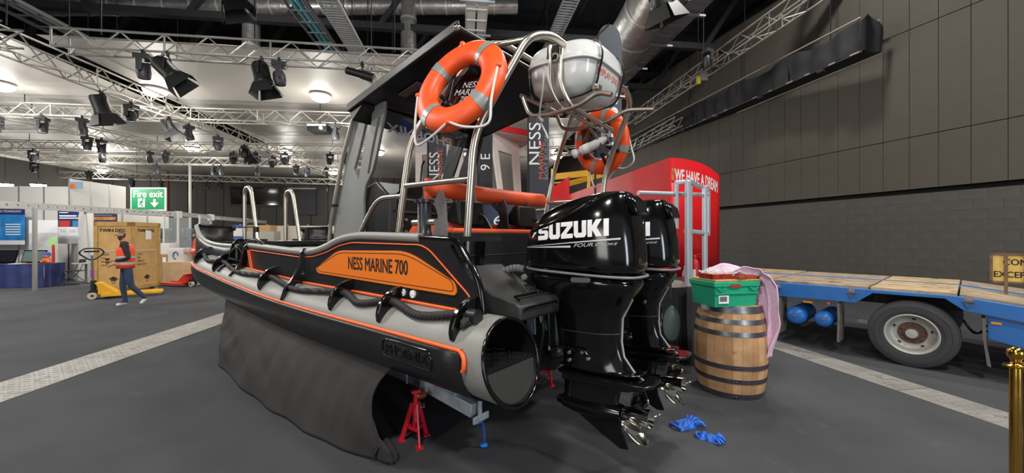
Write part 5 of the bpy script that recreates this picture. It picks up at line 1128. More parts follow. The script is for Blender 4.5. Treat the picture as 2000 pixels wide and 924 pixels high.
m = MB(); m.add([cabf[0] + Vector((-.1, -.15, 0)), cabf[1] + Vector((.0, -.15, 0)), cabf[2] + Vector((.15, 0, 0)), cabf[2] + Vector((-.3, 1.2, 0)), cabf[0] + Vector((0, 1.6, 0))], [(0, 1, 2, 3, 4)]); m.build('cabin_roof', CABW, wb2, 0, solid=.08)
m = MB(); m.bar(cabf[0] + Vector((-.1, -.16, .06)), cabf[1] + Vector((0, -.16, .06)), .05, .10); m.build('roof_trim', RED, wb2, 0)
m = MB(); m.bar(cabf[1] + Vector((0, -.16, .06)), cabf[2] + Vector((.15, -.02, .06)), .05, .16); m.build('roof_trim', RED, wb2, 0)
# pale swoosh graphics and figures on the navy hull
hx = (at(1130, 480, 10.0) - at(800, 470, d0)).normalized(); hn = hx.cross(Vector((0, 0, 1)))
for c_, u_ in (('5', 928), ('6', 972)): text('lettering', c_, .36, WHT, wb2, at(u_, 432, d0 + .1) + hn * .07, hx, (0, 0, 1), sx=1.5)
for k in range(3):
    m = MB(); g = []
    for j in range(11):
        t = j / 10; p = at(985 + 75 * t, 452 - 26 * math.sqrt(t) - k * -9, d0 + .2) + hn * .065; w = .03 * sin(pi * min(1, t + .1)); g.append([p + Vector((0, 0, w)), p - Vector((0, 0, w * .3))])
    m.loft(g, cap=False, closed=False); m.build('swoosh', mat('pale_blue_print', 'a9aec2', 0.5), wb2, 0)
ym = thing('yellow_machine', 'yellow machine frame standing behind the red kiosk', 'machine', (0, 0, 0)); YEL = mat('machine_yellow', 'd9a531', 0.5)
def yb(u0, v0, u1, v1, d, h): m = MB(); m.bar(at(u0, v0, d), at(u1, v1, d + .3), .12, h); return m.build('frame_beam', YEL, ym, 0)
yb(1078, 346, 1152, 338, 14, .22); yb(1078, 358, 1140, 352, 14, .05); yb(1100, 362, 1180, 340, 14.5, .20)
m = MB(); m.bar(at(1079, 330, 14), at(1079, 480, 14), .1, .1, (1, 0, 0)); m.build('frame_post', YEL, ym, 0)
m = MB(); m.bar(at(1150, 330, 14.2), at(1150, 480, 14.2), .1, .1, (1, 0, 0)); m.build('frame_post', YEL, ym, 0)

# ------------------------------------------------------------------ feather flags
def feather(name, label, u0, u1, vtop, vbot, d, col, texts, vert=True, foot=0.0, bow=0.0):
    t = thing(name, label, 'flag', (0, 0, 0), 0, None)
    p0 = at((u0 + u1) / 2, vbot, d); w = (u1 - u0) / F_PX * d; H = (vbot - vtop) / F_PX * d
    t.location = (p0.x, p0.y, 0); zb = p0.z
    pts = [(-w / 2, zb), (w / 2, zb)] + [(w / 2 * math.copysign(abs(cos(a)) ** .8, cos(a)), zb + H - w * .9 + w * .9 * sin(a)) for a in [pi * k / 16 for k in range(17)]]
    fb = plate('banner', [pts], .012, col, t, (0, 0, 0), (1, 0, 0), (0, 0, 1))
    m = MB(); m.tube([(-w / 2 - .02, 0, 0.01), (-w / 2 - .02, 0, zb + H * .8), (-w / 2 + w * .08, 0, zb + H * .93), (0, 0, zb + H * 1.0)], .018, 8); m.build('pole', DARK, t, 60)
    m = MB(); m.bar((-w / 2 - .4, 0, .015), (-w / 2 + .36, 0, .015), .06, .03); m.bar((-w / 2 - .02, -.4, .015), (-w / 2 - .02, .4, .015), .06, .03); m.build('cross_base', DARK, t, 0)
    for body, size, px, pz, cm, sx in texts:
        text('lettering', body, size, cm, fb, (px * w, -.008, zb + pz * H), (0, 0, 1), (-1, 0, 0), sx=sx)
    return t
FN = mat('flag_charcoal', '3a3c44', 0.7, noise=(2, 0.08)); FO = mat('flag_orange_print', 'd85b38', 0.6); FG = mat('flag_grey_print', '8b8d96', 0.6); FB = mat('flag_black', '2a2b2f', 0.7)
feather('feather_flag', 'charcoal feather flag with white and orange lettering seen through the windscreen', 838, 872, 215, 410, 6.8, FN, ((('NESS'), .26, -.16, .42, WHT, 1.0), ('MARINE', .13, .16, .45, FO, 1.3)))
feather('feather_flag', 'charcoal feather flag with large white lettering left of the far life ring', 1034, 1072, 168, 420, 6.6, FN, (('NESS', .30, -.20, .55, WHT, 1.15), ('MARINE', .13, .12, .42, FO, 1.4), ('BOAT BUILDER', .09, .38, .45, FG, 1.3)))
feather('feather_flag', 'narrow black feather flag with white marks behind the stern rail', 936, 962, 215, 400, 6.2, FB, (('9 E', .22, .0, .45, WHT, 1.0),))
feather('feather_flag', 'tall dark feather flag behind the liferaft canister', 1165, 1214, 48, 330, 6.4, mat('flag_slate', '4a4f56', 0.6, noise=(2, 0.08)), (('NESS', .42, .06, .28, WHT, 1.4), ('7', .30, .1, .74, WHT, 1.2)))
# ------------------------------------------------------------------ exhibition stands on the left
SHELL = mat('stand_panel_white', 'd8d5d0', 0.55); POSTM = mat('stand_post_silver', 'b4b3b0', 0.4, 0.5)
XL = -14.45
def hall(u, d, z=0.0):
    p = at(u, 462, d); return Vector((p.x, p.y, z))
# white shell walls behind the fascia
ws_ = thing('stand_wall', 'row of white exhibition stand panels with silver posts', 'partition', (0, 0, 0), 0)
def panel_run(p0, p1, z0, z1, n, name='wall_panel', mm=SHELL, posts=True):
    p0 = Vector(p0); p1 = Vector(p1); d = (p1 - p0) / n; pm = None
    for i in range(n):
        m = MB(); a = p0 + d * i; b = p0 + d * (i + 1); e = d.normalized() * .03
        m.bar(Vector((a.x, a.y, (z0 + z1) / 2)) + e, Vector((b.x, b.y, (z0 + z1) / 2)) - e, .04, z1 - z0); m.build(name, mm, ws_, 0)
        if posts:
            m = MB(); m.box((a.x, a.y, (z0 + z1) / 2), (.06, .07, z1 - z0 + .02)); m.build('wall_post', POSTM, ws_, 0)
panel_run(hall(-60, 14.6), hall(136, 14.8), 0, 3.55, 4)
panel_run(hall(137, 14.8), hall(246, 17.2), 0, 3.85, 3)
panel_run(hall(136, 14.8), hall(182, 13.4), 0, 2.45, 1)
panel_run(hall(182, 15.6), hall(330, 19.0), 0, 2.6, 3)
# fascia beam with round holes on slim posts
fs = thing('stand_fascia', 'perforated silver fascia beam on slim posts along the stand fronts', 'fascia', (0, 0, 0))
def fascia(pa, pb, z, h, n):
    pa = Vector(pa); pb = Vector(pb); ex = (pb - pa).normalized(); L = (pb - pa).length
    cuts = [0, L / 2, L] if L > 6 else [0, L]
    for c0, c1 in zip(cuts, cuts[1:]):
        hs = []; k = int((c1 - c0) / .22)
        for i in range(k):
            x = (i + .5) * (c1 - c0) / k; hs.append([(x + .04 * cos(t), h / 2 + .04 * sin(t)) for t in [2 * pi * q / 10 for q in range(10)]])
        o = pa + ex * c0; plate('fascia_beam', [[(0, 0), (c1 - c0, 0), (c1 - c0, h), (0, h)]] + hs, .05, POSTM, fs, Vector((o.x, o.y, z)), ex, (0, 0, 1))
fascia(hall(-70, 11.0), hall(348, 17.0), 2.5, .22, 30)
fascia(hall(348, 17.0), hall(412, 19.5), 2.52, .2, 12)
fascia(hall(412, 19.5), hall(520, 26.0), 2.5, .2, 20)
for uu, dd in ((-70, 11.0), (68, 11.55), (348, 17.0), (412, 19.5), (480, 23.5)):
    p = hall(uu, dd); m = MB(); m.box((p.x, p.y, 1.25), (.075, .075, 2.5)); m.build('fascia_post', POSTM, fs, 0)
    if uu > 300: m = MB(); m.box((p.x, p.y, 2.6), (.2, .2, .3)); m.build('post_block', SHELL, fs, 0)
# posters on the panels
def poster(name, label, cat, u0, v0, u1, v1, d, build):
    t = thing(name, label, cat, at((u0 + u1) / 2, (v0 + v1) / 2, d)); w = (u1 - u0) / F_PX * d; h = (v1 - v0) / F_PX * d
    ang = radians(4); t.rotation_euler = (0, 0, ang)
    def rect(nm, x0, y0, x1, y1, mm, z=0.0):
        m = MB(); m.box(((x0 + x1 - 1) / 2 * w, -.012 - z, (1 - y0 - y1) / 2 * h), ((x1 - x0) * w, .012, (y1 - y0) * h)); return m.build(nm, mm, t, 0)
    build(rect, t, w, h); return t
PB = mat('poster_sea_blue', '2f7fc0', 0.4, noise=(2.5, 0.35)); PN = mat('poster_navy', '2a3266', 0.45); PWh = mat('poster_white', 'dcdde0', 0.5); PGy = mat('poster_grey', 'b9bcbf', 0.5, noise=(4, .15)); PR = mat('poster_red', 'c0392f', 0.5); PT = mat('poster_teal', '3f7fa8', 0.5); PYl = mat('poster_yellow', 'c9cf3a', 0.5)
def b1(r, t, w, h):
    r('poster_sheet', 0, 0, 1, .88, PB); r('poster_band', 0, 0, 1, .16, PN, .004); r('poster_picture', .0, .32, .42, .62, PYl, .006); r('poster_picture', .0, .52, .36, .66, PN, .009); r('poster_footer', 0, .88, 1, 1, PWh)
    for k in range(5): r('text_line', .55, .42 + .07 * k, .9, .445 + .07 * k, WHT, .006)
    text('lettering', 'UNDERSEA TECHNOLOGY', h * .085, WHT, t, (w * .05, -.026, h * .43), (1, 0, 0), (0, 0, 1), sx=.8); r('text_line', .1, .93, .3, .95, PR, .005)
poster('poster', 'sea-blue poster with a yellow vessel on the leftmost stand wall', 'poster', -30, 408, 46, 478, 14.3, b1)
def b2(r, t, w, h):
    r('poster_sheet', 0, 0, 1, 1, PWh); r('poster_band', 0, 0, 1, .5, PN, .004); r('poster_picture', .06, .32, .42, .5, PR, .008); r('poster_picture', .52, .32, 1, .5, PT, .008); r('poster_photo', .02, .76, .98, 1, PGy, .008)
    r('text_line', .06, .07, .36, .095, WHT, .008); r('text_line', .06, .16, .66, .2, WHT, .008); r('text_line', .06, .23, .84, .26, WHT, .008)
    m = MB(); m.lathe([(0, .0), (.09 * w, .0), (.09 * w, .02)], 20, (.35 * w, -.03, .42 * h), (0, -1, 0)); m.build('round_picture', PGy, t, 0)
    for k in range(3): r('text_line', .1 + .3 * k, .58, .3 + .3 * k, .6, PGy, .008); r('text_line', .1 + .3 * k, .63, .3 + .3 * k, .65, PGy, .008)
    m = MB(); m.cyl((.28 * w, -.03, -.36 * h), (.4 * w, -.03, -.34 * h), .05 * w); m.build('camera_picture', mat('poster_dark_grey', '4c4f55', .5), t, 40)
poster('poster', 'navy and white poster with red and teal pictures above the folding chair', 'poster', 116, 410, 168, 476, 14.2, b2)
def b3(r, t, w, h):
    r('banner_sheet', 0, 0, 1, 1, PGy); r('banner_head', 0, 0, 1, .22, PWh, .004); text('lettering', 'JOTRON', h * .06, mat('logo_slate', '5c6a88', .5), t, (w * .08, -.02, h * .39), (1, 0, 0), (0, 0, 1), sx=1.1)
    m = MB(); m.lathe([(0, 0), (.04 * w, 0)], 14, (-.32 * w, -.022, .395 * h), (0, -1, 0)); m.build('logo_dot', MATS['logo_slate'], t, 0)
    r('banner_green', .7, .28, .95, .46, mat('banner_green_print', 'a9d28c', .5), .006); r('banner_tower', .8, .42, .9, .80, PR, .009); r('text_line', .1, .40, .5, .43, mat('banner_pink', 'd7a9a0', .5), .006); r('banner_case', -.02, .97, 1.02, 1.0, POSTM, .02)
poster('roll_up_banner', 'tall pale roll-up banner with green and red tower print beside the blue table', 'banner', 60, 430, 112, 545, 13.6, b3)
def b4(r, t, w, h):
    r('poster_sheet', 0, 0, 1, 1, mat('poster_night', '3b3450', .5)); r('poster_picture', .05, .3, .95, .55, mat('poster_amber', 'b57f4a', .5, noise=(6, .5)), .005); r('poster_picture', .1, .12, .8, .2, mat('poster_dusk', '777084', .5), .005); r('poster_footer', 0, .7, 1, 1, PN, .004)
poster('poster', 'dark sunset poster partly hidden behind the plywood crate', 'poster', 182, 417, 228, 440, 15.2, b4)
fxs = thing('fire_exit_sign', 'hanging green and white fire exit sign with running man and down arrow', 'sign', at(290, 389, 20.0))
GS = mat('sign_green', '1f9a63', .45); w, h = 64 / F_PX * 20, 40 / F_PX * 20
m = MB(); m.box((0, 0, 0), (w + .14, .04, h + .14)); m.build('sign_border', WHT, fxs, 0)
m = MB(); m.box((0, -.025, 0), (w, .02, h)); m.build('sign_face', GS, fxs, 0)
text('lettering', 'Fire exit', .50, WHT, fxs, (0, -.04, .25), (1, 0, 0), (0, 0, 1), sx=.92, fat=.014)
m = MB(); m.prism([(.24, -.02), (.36, -.02), (.36, -.2), (.52, -.2), (.30, -.46), (.08, -.2), (.24, -.2)], (.05, -.04, .02), (1, 0, 0), (0, 0, 1), (0, .01, 0)); m.build('down_arrow', WHT, fxs, 0)
m = MB(); m.box((-.33, -.04, -.2), (.36, .01, .46)); dr_ = m.build('door_symbol', WHT, fxs, 0)
m = MB()
for a, b, ww in (((-.30, -.08), (-.36, -.22), .09), ((-.36, -.22), (-.27, -.31), .05), ((-.27, -.31), (-.30, -.40), .05), ((-.36, -.22), (-.43, -.32), .05), ((-.43, -.32), (-.51, -.33), .04), ((-.29, -.1), (-.40, -.12), .04), ((-.40, -.12), (-.45, -.18), .035), ((-.29, -.11), (-.22, -.2), .04)):
    m.bar((a[0], -.052, a[1]), (b[0], -.052, b[1]), ww, .012, (0, 1, 0)) if False else m.prism([(a[0] - ww / 2, a[1]), (a[0] + ww / 2, a[1]), (b[0] + ww / 2, b[1]), (b[0] - ww / 2, b[1])], (0, -.048, 0), (1, 0, 0), (0, 0, 1), (0, .01, 0))
m.sphere((-.25, -.05, -.02), .045, 10, 6, (1, .2, 1)); o = m.build('running_man', GS, fxs, 0); o['kind'] = 'stuff'
for x in (-.6, .6): m = MB(); m.cyl((x, 0, h / 2), (x, 0, 6.0 - fxs.location.z), .01, n=6); m.build('hanger_wire', DARK, fxs, 60)
rp = thing('red_riser_pipe', 'thin red riser pipe on the dark wall beside the fire exit sign', 'pipe', at(328, 462, 26)); rp.location.z = 0
m = MB(); m.cyl((0, 0, 2.4), (0, 0, 6.0), .06, n=10); m.build('pipe', mat('riser_red', '6b2a24', .6), rp, 60)
wp_ = thing('white_mast', 'tall slim white post rising behind the stand fascia', 'post', at(371, 462, 22)); wp_.location.z = 0
m = MB(); m.box((0, 0, 2.9), (.09, .09, 5.8)); m.build('mast', SHELL, wp_, 0)
# blue clothed table with monitors and a soft toy
tb = thing('clothed_table', 'long table under a royal blue cloth at the left stand', 'table', hall(30, 12.4), radians(12))
BLUC = mat('blue_tablecloth', '2b3768', .75, noise=(3, .1))
m = MB(); m.box((-.5, 0, .74), (3.1, .75, .03)); m.build('tabletop', BLUC, tb, 0)
drape(-2.05, -.38, 1.05, -.38, .755, .03, 60, 3, BLUC).build('tablecloth', BLUC, tb, 180)
drape(1.05, -.38, 1.05, .38, .755, .03, 14, 4, BLUC).build('tablecloth', BLUC, tb, 180)
def tl(x, y, z): return tb.matrix_basis @ Vector((x, y, z))
tb.rotation_euler = (0, 0, radians(12)); bpy.context.view_layer.update()
SCR = mat('screen_dark', '1d1b24', .15); SCR2 = mat('screen_teal', '566a68', .2)
for i, (x, mm, lab) in enumerate(((-1.15, SCR, 'leftmost dark flat monitor on the blue table'), (-.35, SCR, 'middle dark flat monitor on the blue table'), (.42, SCR2, 'right-hand monitor with a pale green screen on the blue table'))):
    t = thing('flat_monitor', lab, 'monitor', tl(x, .02, .756), radians(12 - 4 * i), 'monitors on the blue table')
    m = MB(); m.prism([(-.34, 0.03), (.34, 0.03), (.34, .44), (-.34, .44)], (0, 0, 0), (1, 0, 0), (0, .26, .96), (0, .03, -.008)); m.build('bezel', GLOSS, t, 0)
    m = MB(); m.prism([(-.31, .06), (.31, .06), (.31, .41), (-.31, .41)], (0, -.02, 0), (1, 0, 0), (0, .26, .96), (0, .008, -.002)); m.build('screen', mm, t, 0)
    m = MB(); m.box((0, .1, .02), (.3, .2, .02)); m.bar((0, .12, .02), (0, .1, .25), .05, .03, (1, 0, 0)); m.build('stand', BLK, t, 0)
ty = thing('soft_toy', 'small blue-capped soft toy with orange body on the blue table', 'toy', tl(.86, -.05, .756))
m = MB(); m.sphere((0, 0, .10), .11, 14, 10, (1, .8, .9)); m.sphere((.11, -.03, .05), .05); m.sphere((-.11, -.03, .05), .05); m.build('toy_body', mat('toy_orange', 'd9673c', .8), ty, 80)
m = MB(); m.sphere((0, -.01, .25), .095, 14, 10); m.build('toy_head', mat('toy_skin', 'b98a78', .8), ty, 80)
m = MB(); m.lathe([(.10, .26), (.10, .28), (.092, .32), (.05, .37), (0, .375)], 18, (0, 0, 0)); m.build('toy_cap', mat('toy_blue', '3a4c96', .8), ty, 80)
for x in (-.035, .035): m = MB(); m.sphere((x, -.1, .26), .012, 8, 6); m.build('toy_eye', BLK, ty, 80)
for i, (x, c) in enumerate(((-.55, 'd8d8d6'), (.25, 'e9e9e8'), (.62, 'd9683a'))):
    t = thing('leaflet', ('white leaflet in front of the middle monitor', 'white leaflet in front of the pale green monitor', 'orange leaflet beside the soft toy')[i], 'leaflet', tl(x, -.26, .757), .2); m = MB(); m.box((0, 0, .006), (.3, .2, .012)); m.build('sheets', mat('leaflet_%s' % ('grey', 'white', 'orange')[i], c, .5), t, 0)
# folding chair and bistro table by the stand wall
fc = thing('folding_chair', 'black and grey folding chair against the white stand wall', 'chair', hall(146, 13.0), .5); FCM = mat('chair_tube_grey', '6d6d6f', .4, .5)
for y in (-.19, .19):
    m = MB(); m.tube([(-.25, y, .01), (.05, y, .46), (.20, y, .85)], .012, 8); m.build('leg', FCM, fc, 60); m = MB(); m.tube([(.24, y, .01), (-.18, y, .46)], .012, 8); m.build('leg', FCM, fc, 60)
m = MB(); m.box((-.02, 0, .47), (.40, .38, .03)); m.build('seat', BLK, fc, 0, .01); m = MB(); m.box((.19, 0, .80), (.03, .42, .12)); m.build('backrest', BLK, fc, 0, .01)
bs = thing('bistro_table', 'small grey round bistro table behind the pallet truck handle', 'table', hall(168, 12.9))
m = MB(); m.lathe([(0, .72), (.33, .72), (.33, .745), (0, .745)], 28); m.build('tabletop', mat('bistro_grey', '9a9a98', .4), bs, 30); m = MB(); m.cyl((0, 0, .02), (0, 0, .72), .03); m.build('pedestal', FCM, bs, 60); m = MB(); m.lathe([(0, 0), (.22, 0), (.22, .015), (.03, .03)], 24); m.build('base', FCM, bs, 30)
lpw = thing('small_picture_board', 'small orange and blue picture board on top of the white stand wall', 'picture', at(148, 362, 14.7))
m = MB(); m.box((0, 0, 0), (.52, .03, .26)); m.build('board', mat('board_blue', '8aa5bf', .5), lpw, 0); m = MB(); m.sphere((-.1, -.01, -.03), .13, 14, 8, (1, .12, .8)); m.build('orange_shape', mat('board_orange', 'e2693a', .5), lpw, 80)

# ------------------------------------------------------------------ plywood crate stencilled TWIN DISC
PLY = mat('varnished_plywood', 'cfa66a', .55, noise=(3, .14)); BAT = mat('crate_batten', 'c39a5c', .55, noise=(5, .15)); STN = mat('stencil_black', '3a2c1e', .7)
N0 = hall(257, 10.85); Lc = hall(184, 10.75); Rc = hall(312, 11.95)
cr2 = thing('plywood_crate', 'tall plywood crate stencilled in black standing on a pallet truck', 'crate', N0)
Lc = Lc - N0; Rc = Rc - N0; ZB, ZT = .12, 2.03
for a, b, nm in ((Lc, Vector((0, 0, 0)), 'front'), (Vector((0, 0, 0)), Rc, 'side')):
    ex = (b - a).normalized(); L = (b - a).length; nn = ex.cross(Vector((0, 0, 1)))
    m = MB(); m.bar(a + Vector((0, 0, (ZB + ZT) / 2)) - nn * .012, b + Vector((0, 0, (ZB + ZT) / 2)) - nn * .012, .02, ZT - ZB); pp = m.build('crate_panel', PLY, cr2, 0)
    for t0, t1, z0, z1 in ((0, L, ZT - .11, ZT), (0, L, ZB, ZB + .10)):
        m = MB(); m.bar(a + ex * t0 + nn * .01 + Vector((0, 0, (z0 + z1) / 2)), a + ex * t1 + nn * .01 + Vector((0, 0, (z0 + z1) / 2)), .025, z1 - z0); m.build('batten', BAT, cr2, 0)
    for t in (.05, L - .05): m = MB(); m.bar(a + ex * t + nn * .01 + Vector((0, 0, ZB)), a + ex * t + nn * .01 + Vector((0, 0, ZT)), .10, .025, nn); m.build('batten', BAT, cr2, 0)
    m = MB(); m.bar(a + ex * .12 + nn * .006 + Vector((0, 0, 1.22)), a + ex * (L - .16) + nn * .006 + Vector((0, 0, 1.22)), .01, .05); m.build('tape_strip', mat('pale_tape', 'c9b79a', .5), cr2, 0)
    org = lambda t, z: a + ex * t + nn * .006 + Vector((0, 0, z))
    text('lettering', 'TWIN DISC', .13, STN, pp, org(L * .5, 1.80), ex, (0, 0, 1), sx=1.05, fat=.004)
    for k, s_ in enumerate(('CODE', 'NO.', 'WEIGHT', 'QUANTITY')):
        text('lettering', s_, .075, STN, pp, org(L * .18, 1.12 - .10 * k), ex, (0, 0, 1), align='LEFT', sx=1.0)
    m = MB(); c = org(L * .52, .43); m.prism([(-.14, 0), (0, .08), (.14, 0), (.07, 0), (.07, -.05), (-.07, -.05), (-.07, 0)], c, ex, (0, 0, 1), nn * .004); m.build('arrow_mark', STN, pp, 0)
    text('lettering', 'UP', .07, STN, pp, org(L * .52, .32), ex, (0, 0, 1), sx=1.2)
m = MB(); m.add([Lc, Vector((0, 0, 0)), Rc, Lc + Rc], [(0, 1, 2, 3)]); o = m.build('crate_lid', BAT, cr2, 0, solid=.03); o.location = (0, 0, ZT)
m = MB(); m.add([Lc, Lc + Rc, Rc], [(0, 1, 2)]); 
for a, b in ((Lc, Lc + Rc), (Lc + Rc, Rc)): m = MB(); m.bar(a + Vector((0, 0, (ZB + ZT) / 2)), b + Vector((0, 0, (ZB + ZT) / 2)), .02, ZT - ZB); m.build('crate_panel', PLY, cr2, 0)
ex = Rc.normalized(); nn = ex.cross(Vector((0, 0, 1)))
m = MB(); m.prism([(-.12, -.13), (.12, -.12), (.12, .13), (-.11, .14)], ex * .62 + nn * .012 + Vector((0, 0, 1.67)), ex, (0, 0, 1), nn * .006); m.build('paper_note', WHT, cr2, 0)
for p in (Lc * .9 + ex * .1, ex * .1, Rc * .9 + Lc * .1): m = MB(); m.box((p.x, p.y, .06), (.14, .14, .12)); m.build('skid', BAT, cr2, 0)
# yellow pallet truck in front of it, red one further off
def pallet_truck(label, loc, rz, col, sc=1.0, handle=True):
    t = thing('pallet_truck', label, 'pallet truck', loc, rz); P_ = mat('truck_%s' % col[0], col[1], .4)
    for y in (-.2, .2): m = MB(); m.prism([(.0, .06), (1.15, .06), (1.2, .10), (1.15, .13), (.0, .13)], (0, y, 0), (1, 0, 0), (0, 0, 1), (0, .16, 0)); m.build('fork', P_, t, 0, .008)
    m = MB(); m.prism([(.02, .12), (-.06, .12), (-.06, .32), (-.12, .42), (.0, .42), (.32, .14)], (0, 0, 0), (1, 0, 0), (0, 0, 1), (0, .4, 0)); m.build('truck_body', P_, t, 0, .012)
    m = MB(); m.cyl((-.16, 0, .10), (-.16, 0, .48), .055); m.box((-.16, 0, .2), (.14, .24, .06)); m.build('pump', DARK, t, 30)
    for y in (-.09, .09): m = MB(); m.cyl((-.17, y - .03, .09), (-.17, y + .03, .09), .09, n=24); w_ = m.build('wheel', mat('nylon_wheel', 'c9bda6', .5), t, 40); m = MB(); m.cyl((-.17, y - .035, .09), (-.17, y + .035, .09), .03, n=12); m.build('wheel_hub', DARK, w_, 40)
    if handle:
        m = MB(); m.cyl((-.17, 0, .48), (-.19, 0, 1.14), .022); m.build('handle_shaft', FCM, t, 60)
        m = MB(); m.cyl((-.178, 0, .56), (-.185, 0, .76), .032); m.build('shaft_sleeve', mat('purple_tape', '8a3a9c', .5), t, 60)
        rh = lambda y, z: (-.19 + y * .92, y * .38, z)
        m = MB(); m.tube(fillet([rh(0, .98), rh(.25, 1.20), rh(.15, 1.32), rh(-.15, 1.32), rh(-.25, 1.20)], .12, 6, True), .018, 10, closed=True); m.build('handle_loop', BLK, t, 60)
        m = MB(); m.cyl(rh(-.14, 1.24), rh(.14, 1.24), .022); m.build('handle_grip', BLK, t, 60)
    return t
p = hall(200, 10.15); pallet_truck('yellow pallet truck with a black loop handle beside the plywood crate', p, radians(40), ('yellow', 'e0a91e'))
# cartons and a low pale crate behind the bow
def carton(label, u0, u1, v0, v1, d, dep, mm, rz=0.0, name='carton', extra=None, group=None):
    w = (u1 - u0) / F_PX * d; z0 = EYE - (v1 - 462) / F_PX * d; z1 = EYE - (v0 - 462) / F_PX * d
    p = at((u0 + u1) / 2, v1, d); t = thing(name, label, 'box', (p.x, p.y, z0), rz, group)
    m = MB(); m.box((0, dep / 2, (z1 - z0) / 2), (w, dep, z1 - z0)); m.build('box_body', mm, t, 0, .006)
    m = MB(); m.box((0, dep / 2, z1 - z0 + .001), (.05, dep * 1.002, .003)); m.build('sealing_tape', mat('brown_tape', 'b39a72', .4), t, 0)
    if extra: extra(t, w, z1 - z0)
    return t
CARD = mat('brown_card', 'a5855c', .7); CARDW = mat('white_card', 'd5d3d0', .6); PALE = mat('pale_plywood', 'cbb28a', .6, noise=(4, .12))
carton('white carton stacked upper left of the blue-marked box', 313, 330, 475, 497, 13.4, .4, CARDW)
carton('brown carton with a small white label below the white carton', 314, 328, 497, 520, 13.4, .4, CARD, extra=lambda t, w, h: MB().box((0, -.003, h * .55), (w * .45, .004, h * .4)).build('label', WHT, t, 0))
def arrows(t, w, h):
    m = MB(); m.tube([(.0 + .12 * w * math.copysign(1, k - 4) * 0 + .16 * w * cos(k * .7), -.004, h * .5 + .26 * h * sin(k * .7)) for k in range(8)], .018, 6); m.build('blue_logo', mat('carton_blue_print', '2f55b0', .5), t, 60)
carton('white carton with a blue curved mark standing on the pale crate', 328, 358, 485, 513, 13.2, .5, CARDW, extra=arrows)
carton('low pale plywood crate behind the bow', 319, 378, 512, 553, 13.0, .8, PALE, name='low_crate')
carton('brown base box under the cartons left of the low crate', 313, 321, 520, 557, 13.3, .4, CARD)
p = hall(372, 12.6); pallet_truck('red pallet truck under the low pale crate by the bow', p, radians(165), ('red', 'd23a2a'), handle=False)
# stacked netted goods behind glass further back
gp = thing('glass_screen', 'tall clear glass screens in slim frames behind the cartons', 'screen', (0, 0, 0))
PANE = mat('pale_glass', 'cfd8d8', .06, alpha=.22)
for u0, u1 in ((320, 346), (348, 374), (390, 412)):
    a = hall(u0, 15.6); b = hall(u1, 15.9); m = MB(); m.bar(a + Vector((0, 0, 1.55)), b + Vector((0, 0, 1.55)), .012, 1.7); m.build('pane', PANE, gp, 0)
    m = MB(); m.box((a.x, a.y, 1.25), (.05, .05, 2.5)); m.build('frame_post', SHELL, gp, 0)
NET = [mat('netting_%s' % n_, c, .8, noise=(6, .4), bump=(20, .6)) for n_, c in (('green', '3f5450'), ('dark', '2d3436'), ('slate', '495458'))]
rr = random.Random(11)
for i in range(4):
    for j in range(4):
        u = 326 + i * 20; t = thing('net_bale', '%s dark green-grey bale behind the glass screen, %s column' % (('floor-level', 'second', 'third', 'topmost')[j], ('first', 'second', 'third', 'last')[i]), 'bale', hall(u, 17.4 + .1 * i, .02 + j * .5), .1 * i, 'netting bales behind the glass')
        m = MB(); w_, h_ = .52, .48
        m.loft([[Vector((x * k, y * k * .8, z)) for x, y in [(w_ / 2 * math.copysign(abs(cos(q)) ** .5, cos(q)), w_ / 2 * math.copysign(abs(sin(q)) ** .5, sin(q))) for q in [2 * pi * e / 16 for e in range(16)]]] for z, k in ((0, .8), (.06, 1), (.25, 1.03), (.42, 1), (h_, .8))]); m.build('bale_body', NET[(i + j) % 3], t, 60)
        m = MB(); m.box((0, 0, h_ / 2), (.03, w_ * .86, h_ * 1.01)); m.build('bale_strap', DARK, t, 0)
# more stands glimpsed over the deck
carton('brown carton stack beyond the bow hoops', 483, 528, 440, 452, 21, .6, CARD); carton('grey carton below the brown one beyond the bow hoops', 480, 535, 452, 470, 21, .6, mat('grey_card', '9b9890', .7))
st2 = thing('far_stand', 'far white stand walls seen over the boat deck', 'partition', (0, 0, 0))
for i, (u0, u1, d) in enumerate(((470, 520, 27.2), (522, 560, 27.4), (562, 600, 27.6), (602, 640, 27.8), (642, 690, 28))):
    a = hall(u0, d); b = hall(u1, d); m = MB(); m.bar(a + Vector((0, 0, 1.2)), b + Vector((0, 0, 1.2)), .05, 2.4); m.build('wall_panel', mat('warm_white_panel', 'dcd0c0', .6), st2, 0)
    m = MB(); m.box((a.x, a.y, 1.25), (.08, .1, 2.5)); m.build('wall_post', POSTM, st2, 0)
bn = thing('blue_banner', 'blue and white banner seen beyond the port bow hoop', 'banner', at(468, 466, 24)); bn.location.z = 0
m = MB(); m.box((0, 0, 1.2), (1.0, .03, 2.3)); m.build('banner_sheet', mat('banner_blue', '4a69b0', .5, noise=(2, .4)), bn, 0); m = MB(); m.box((0, -.02, 1.9), (.8, .02, .5)); m.build('banner_head', WHT, bn, 0); m = MB(); m.box((0, 0, .03), (1.05, .2, .06)); m.build('banner_case', POSTM, bn, 0)
scn_ = thing('projection_screen', 'wide dark screen hung at the back over the far stands', 'screen', at(520, 392, 28.5))
m = MB(); m.box((0.6, 0, -.1), (6.2, .06, 1.9)); m.build('screen_cloth', mat('screen_black', '26262a', .6), scn_, 0); m = MB(); m.cyl((-2.5, 0, .9), (3.7, 0, .9), .07); m.build('roller', POSTM, scn_, 60)
for x in (-2.4, 3.6): m = MB(); m.cyl((x, 0, .9), (x, 0, 6.0 - scn_.location.z), .012, n=6); m.build('hanger_wire', DARK, scn_, 60)

